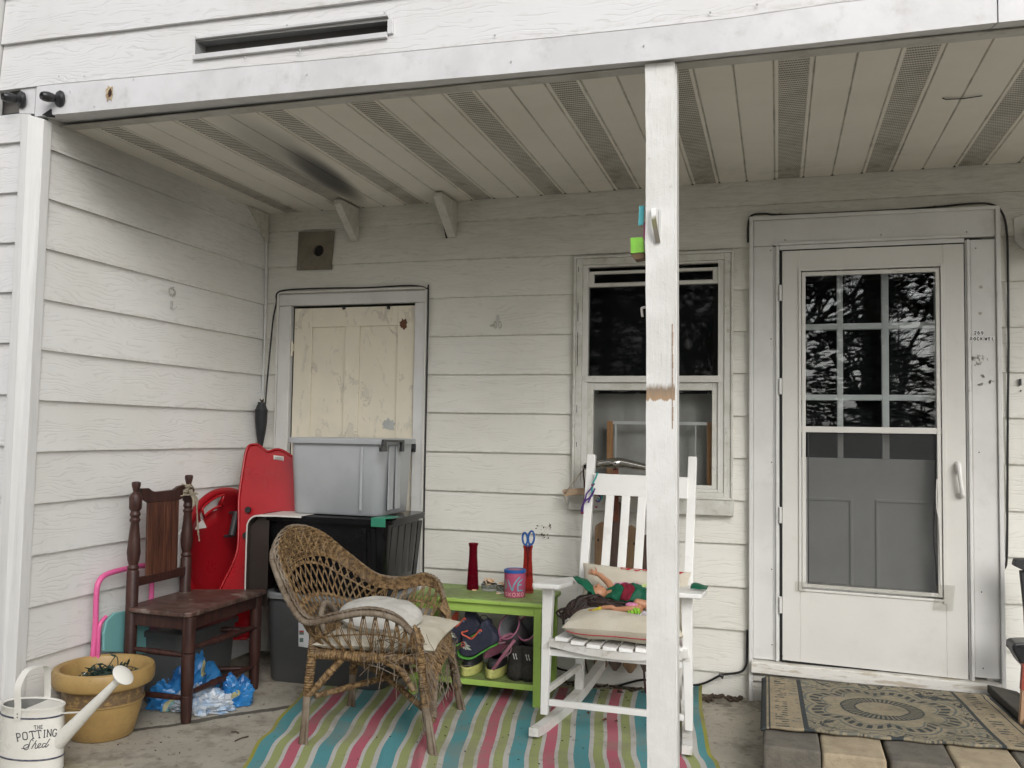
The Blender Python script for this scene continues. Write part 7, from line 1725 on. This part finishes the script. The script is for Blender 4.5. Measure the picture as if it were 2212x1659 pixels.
# ------------------------------------------------------------------ front porch post
pst = thing('porch_post', 'white square porch post with a worn brown band in front of the rocking chair', 'post', (2.59, -1.70, 0))
PPM = NT('post_paint'); v = PPM.pos(); x, y, z = PPM.sep(v); n = PPM.noise(v, 26, 6, .7); n2 = PPM.noise(PPM.map(v, (3, 3, .35)), 26, 5, .7); n3 = PPM.noise(v, 5, 5, .6)
nn = PPM.sep(PPM.new('NewGeometry').outputs['Normal'])
c = PPM.mix(PPM.sm(n3, .3, .7), (.78, .775, .76), (.66, .655, .63)); c = PPM.mix(PPM.math('MULTIPLY', PPM.sm(n2, .58, .72), .30), c, (.42, .40, .36)); c = PPM.mix(PPM.math('MULTIPLY', PPM.sm(n, .64, .72), .35), c, (.30, .27, .22))
bz = PPM.math('SUBTRACT', z, 1.452); bz = PPM.math('ADD', bz, PPM.math('MULTIPLY', PPM.math('SUBTRACT', n2, .5), .04)); bnd = PPM.math('MULTIPLY', PPM.sm(bz, -.030, -.024), PPM.sm(bz, .032, .006)); bnd = PPM.math('MULTIPLY', bnd, PPM.math('LESS_THAN', nn[1], -.5))
c = PPM.mix(PPM.math('MULTIPLY', bnd, .92), c, PPM.mix(PPM.sm(bz, -.03, .02), (.36, .22, .11), (.20, .145, .09)))
PPM = PPM.fin(c, .5, PPM.bump(PPM.math('ADD', n, PPM.math('MULTIPLY', n2, .9)), .42, .004))
m = MB(); y0p, y1p = -1.71, -1.60
N = 30
for i in range(N):
    z0_, z1_ = 2.572*i/N, 2.572*(i+1)/N; xl = lambda z: 2.556-.025*z/2.57; xr = lambda z: 2.648-.018*z/2.57
    j = lambda z: .0012*sin(z*9)+.0008*sin(z*31)
    m.hexa([(xl(z0_)+j(z0_), y0p, z0_), (xr(z0_)+j(z0_+2), y0p, z0_), (xr(z0_)+j(z0_+2), y1p, z0_), (xl(z0_)+j(z0_), y1p, z0_), (xl(z1_)+j(z1_), y0p, z1_), (xr(z1_)+j(z1_+2), y0p, z1_), (xr(z1_)+j(z1_+2), y1p, z1_), (xl(z1_)+j(z1_), y1p, z1_)])
pp = m.build('post', PPM, pst)
m = MB(); m.box(2.6325, -1.690, 0, 2.650, -1.62, 2.572); 
for p in m.v: p.x -= .018*p.z/2.57-.002
m.build('edge_strip', TRIM, pst, bevel=.002)
m = MB()
for i in range(14): z = 1.33+.35*i/14; m.box(2.6375-.018*z/2.57, -1.7115, z, 2.6405-.018*z/2.57+.002*sin(i*2.2)**2, -1.7095, z+.024)
m.build('chipped_edge', pm('bare_pine', (.36, .26, .19), .8), pst)
# hook bracket on the post
HP = lambda a, b, y=-1.714: at(*ZP(a, b), 1, y)
hk = thing('post_bracket', 'white bent strap bracket screwed to the front of the porch post', 'bracket', (2.57, -1.715, 2.0))
a_, b_, c_ = HP(430, 195), HP(440, 380), HP(475, 615); m = MB(); pth = smooth_path([a_+V(0, -.002, .0), a_+V(0, -.020, -.004), a_.lerp(b_, .5)+V(0, -.030, 0), b_+V(0, -.028, 0), b_.lerp(c_, .5)+V(0, -.020, 0), c_+V(0, -.004, 0)], 6)
for i in range(len(pth)-1): m.bar(pth[i], pth[i+1]+(pth[i+1]-pth[i])*.06, .016, .003, (0, -1, .05))
BM = NT('bracket_strap'); v = BM.pos(); z = BM.sep(v)[2]; n = BM.noise(v, 30, 4); zz = BM.math('ADD', z, BM.math('MULTIPLY', n, .04)); c = BM.mix(BM.sm(zz, 2.045, 2.065), (.21, .20, .11), (.78, .78, .77)); c = BM.mix(BM.sm(zz, 2.025, 2.01), c, (.22, .20, .17)); BM = BM.fin(c, .5)
m.build('strap', BM, hk); m = MB(); m.prism([HP(480, 195), HP(522, 195), HP(505, 610), HP(478, 610)], (0, .004, 0)); m.build('back_plate', TRIM, hk, bevel=.001)
# cup hook left of the post
m = MB(); p0, p1, p2, p3 = HP(312, 1418, -1.66), HP(280, 1425, -1.66), HP(270, 1450, -1.66), HP(280, 1538, -1.66); m.tube(smooth_path([p0+V(.01, 0, 0), p1, p2, p3], 6), .0042, 8); tag(m.build('cup_hook', pm('hook_white', (.72, .68, .64), .35), smooth=180), 'small bent white hook screwed to the left side of the porch post', 'hook')
# painted wooden mailbox craft hanging on the left side of the post
cb = thing('hanging_craft', 'teal, pink and lime painted wooden craft hung on the left side of the porch post', 'hanging decoration', (2.50, -1.655, 1.93))
def cp(pts, y, th, mat, nm_): m = MB(); m.prism([HP(a, b, y) for a, b in pts], (0, th, 0)); return m.build(nm_, mat, cb, bevel=.0008)
cp([(240, 158), (305, 152), (290, 388), (225, 398)], -1.675, .006, pm('teal_board', (.10, .50, .55), .5), 'teal_panel')
cp([(292, 360), (318, 350), (318, 600), (285, 560)], -1.668, .02, pm('pink_board', (.55, .18, .28), .5), 'pink_panel')
pts = [(130, 560)]+[(130+8*i, 560-10*abs(sin(i*.55))-i*.5) for i in range(1, 20)]+[(288, 552), (306, 730), (135, 748)]
cp(pts, -1.690, .006, pm('lime_board', (.22, .56, .06), .5, (.2, .45, .06), 20), 'lime_panel'); cp([(113, 562), (129, 560), (135, 748), (122, 748)], -1.688, .045, pm('raw_ply', (.25, .2, .17), .8), 'side_panel'); cp([(138, 752), (306, 735), (306, 800), (260, 815), (180, 825)], -1.686, .05, pm('stained_base', (.14, .085, .04), .7), 'base_block')
m = MB(); m.tube([HP(238, 140, -1.67), HP(236, 165, -1.67)], .0022, 6); m.tube([HP(272, 400, -1.67), HP(276, 425, -1.67)], .003, 6); m.build('peg', TW, cb)

# ------------------------------------------------------------------ right edge of the picture
lmp = thing('wall_lamp', 'black outdoor wall lamp on a white back plate at the right edge', 'wall lamp', (4.10, -.02, 2.2))
m = MB(); m.prism([(4.035, -.018, 2.36), (4.18, -.018, 2.42), (4.18, -.018, 2.16), (4.085, -.018, 2.20), (4.040, -.018, 2.25)], (0, .012, 0)); m.build('back_plate', TRIMW, lmp, bevel=.002)
m = MB(); m.lathe([(0, 0), (.030, 0), (.042, .015), (.055, .10), (.062, .108), (.058, .115), (.030, .14), (.012, .15), (0, .17)], (4.125, -.12, 2.17), 8); m.tube([(4.14, -.02, 2.24), (4.14, -.12, 2.345)], .009, 8); m.build('lantern', BLK, lmp)
m = MB(); q = at(*ZF(2188, 818), 1, -.008); m.box(q.x-.005, -.016, q.z-.016, q.x+.005, -.004, q.z+.016); m.ball((q.x+.003, -.008, q.z-.04), .004, 8); tag(m.build('screw_anchor', BLKM, bevel=.001), 'small black wire anchor on the siding right of the entrance', 'anchor')
gr = thing('grill_stand', 'black plastic cart side with flared shelf at the right edge of the porch', 'grill cart', (4.12, -.35, 0))
yg = -.25
m = MB(); m.prism([at(*Q5(a, b), 1, yg) for a, b in ((2160, 402), (2175, 400), (2290, 398), (2330, 440), (2330, 480), (2215, 470), (2152, 440))], (0, .05, 0)); m.build('side_shelf', BLKM, gr, bevel=.004)
m = MB(); m.prism([at(*Q5(a, b), 1, yg+.02) for a, b in ((2190, 470), (2330, 470), (2330, 900), (2225, 900), (2215, 700))], (0, .03, 0)); m.build('upright', BLKM, gr, bevel=.004)
m = MB(); m.prism([at(*Q5(a, b), 1, yg-.06) for a, b in ((2140, 925), (2155, 908), (2200, 905), (2330, 905), (2330, 1130), (2215, 1060), (2190, 1030), (2165, 985), (2145, 950))], (0, .12, 0)); m.build('tray', BLK, gr, bevel=.008)
m = MB(); q = at(*Q5(2197, 932), 1, yg-.064); m.obox(q, (.022, .004, .008)); m.build('tray_slot', DARK, gr)
bx = thing('wooden_crate', 'pale wooden crate end with a red label at the right edge beside the mat', 'crate', (4.2, -.55, .0))
m = MB(); ya = -.62; q = [at(*Q5(a, b), 1, ya) for a, b in ((2200, 1190), (2330, 1190), (2330, 1555), (2178, 1545))]; m.prism(q, (0, .03, 0)); m.build('end_board', woodmat('pine_board', (.46, .29, .18), (.38, .235, .14), .6), bx, bevel=.002)
m = MB(); q = [at(*Q5(a, b), 1, ya-.003) for a, b in ((2206, 1040), (2330, 1040), (2330, 1195), (2196, 1190))]; m.prism(q, (0, .03, 0)); m.build('red_label', pm('red_label', (.33, .06, .035), .6), bx)
# dry leaves and litter
LF = pm('dry_leaf', (.12, .045, .022), .8, (.20, .10, .05), 20, bsc=60, bs=.6)
def leaf(c, s, seed, lab, mat=LF, grp='dry leaves on the porch floor'):
    rn = random.Random(seed); m = MB(); a0_ = rn.uniform(0, 6.3); c = V(c); ox = rn.uniform(0, 9)
    def f(u, v):
        x, y = 2*u-1, 2*v-1; w_ = (1-abs(x)**1.6)*(.5+.13*sin(x*13+ox)); p = rotz(a0_)@V(x*s, y*w_*s, 0); return c+V(p.x, p.y, .003+s*(.35*abs(y)*rn_k+.2*x*x))
    rn_k = rn.uniform(.3, 1.2); m.grid(f, 10, 4); return tag(m.build('dry_leaf', mat, smooth=180), lab, 'leaf', grp)
i = 0
for (x, y, z, s) in ((4.02, -.25, .20, .05), (4.07, -.30, .20, .055), (4.05, -.18, .22, .045), (4.11, -.22, .21, .06)):
    leaf((x, y, z), s, 60+i, 'russet dry leaf in the pile by the wooden crate, '+('leftmost of the pile', 'nearest the camera', 'farthest back against the wall', 'largest and rightmost')[i], grp='russet leaves piled by the crate'); i += 1
for (px, py, s, lb) in ((1060, 1370, .022, 'curled brown leaf on the rug under the rocking chair'), (1130, 1375, .014, 'brown leaf scrap on the rug right of the curled leaf'), (960, 1330, .016, 'leaf scrap near the left rocker of the rocking chair')):
    q = at(*Q3(px, py), 2, .012); leaf((q.x, q.y, .013), s, 80+i, lb, grp=None); i += 1
m = MB(); rn = random.Random(99)                     # crumbs of bark and dirt
for k in range(300):
    z = rn.random()
    if z < .6: p = V(rn.uniform(1.15, 2.75), rn.uniform(-.45, -.03), .009)
    elif z < .68: p = V(rn.uniform(.2, .9), rn.uniform(-1.9, -.8), .002)
    else: p = V(rn.uniform(1.3, 2.6), rn.uniform(-1.5, -.5), .016)
    s = rn.uniform(.001, .0048); m.obox(p, (s*2, s*.8, s*.5), rotz(rn.uniform(0, 3))@roty(rn.uniform(-.3, .3)))
tag(m.build('dirt_crumbs', pm('crumb', (.035, .028, .02), .95)), 'scattered crumbs of bark and dirt over floor and rug', 'debris', kind='stuff')
for (a, b, lb) in ((at(*G(1418, 1496), 2, .004), at(*G(1498, 1468), 2, .004), 'short dark twig on the concrete left of the rug'), (at(*G(1395, 1440), 2, .004), at(*G(1440, 1448), 2, .004), 'tiny twig above the short dark twig on the concrete')):
    m = MB(); m.tube([a, a.lerp(b, .5)+V(0, .004, .003), b], .0028, 5); tag(m.build('twig', BARK), lb, 'twig')
m = MB(); rn = random.Random(44)
for k in range(160): p = V(rn.uniform(1.1, 2.8), -.02-abs(rn.gauss(0, .05)), .004); s = rn.uniform(.006, .022); m.obox(p, (s*2, s, s*.6), rotz(rn.uniform(0, 3))@roty(rn.uniform(-.5, .5)))
tag(m.build('leaf_litter', pm('litter', (.05, .036, .024), .95, (.09, .06, .04), 30)), 'dark leaf litter along the foot of the back wall', 'litter', kind='stuff')
for o in bpy.data.objects:
    if '_o' in o: del o['_o']
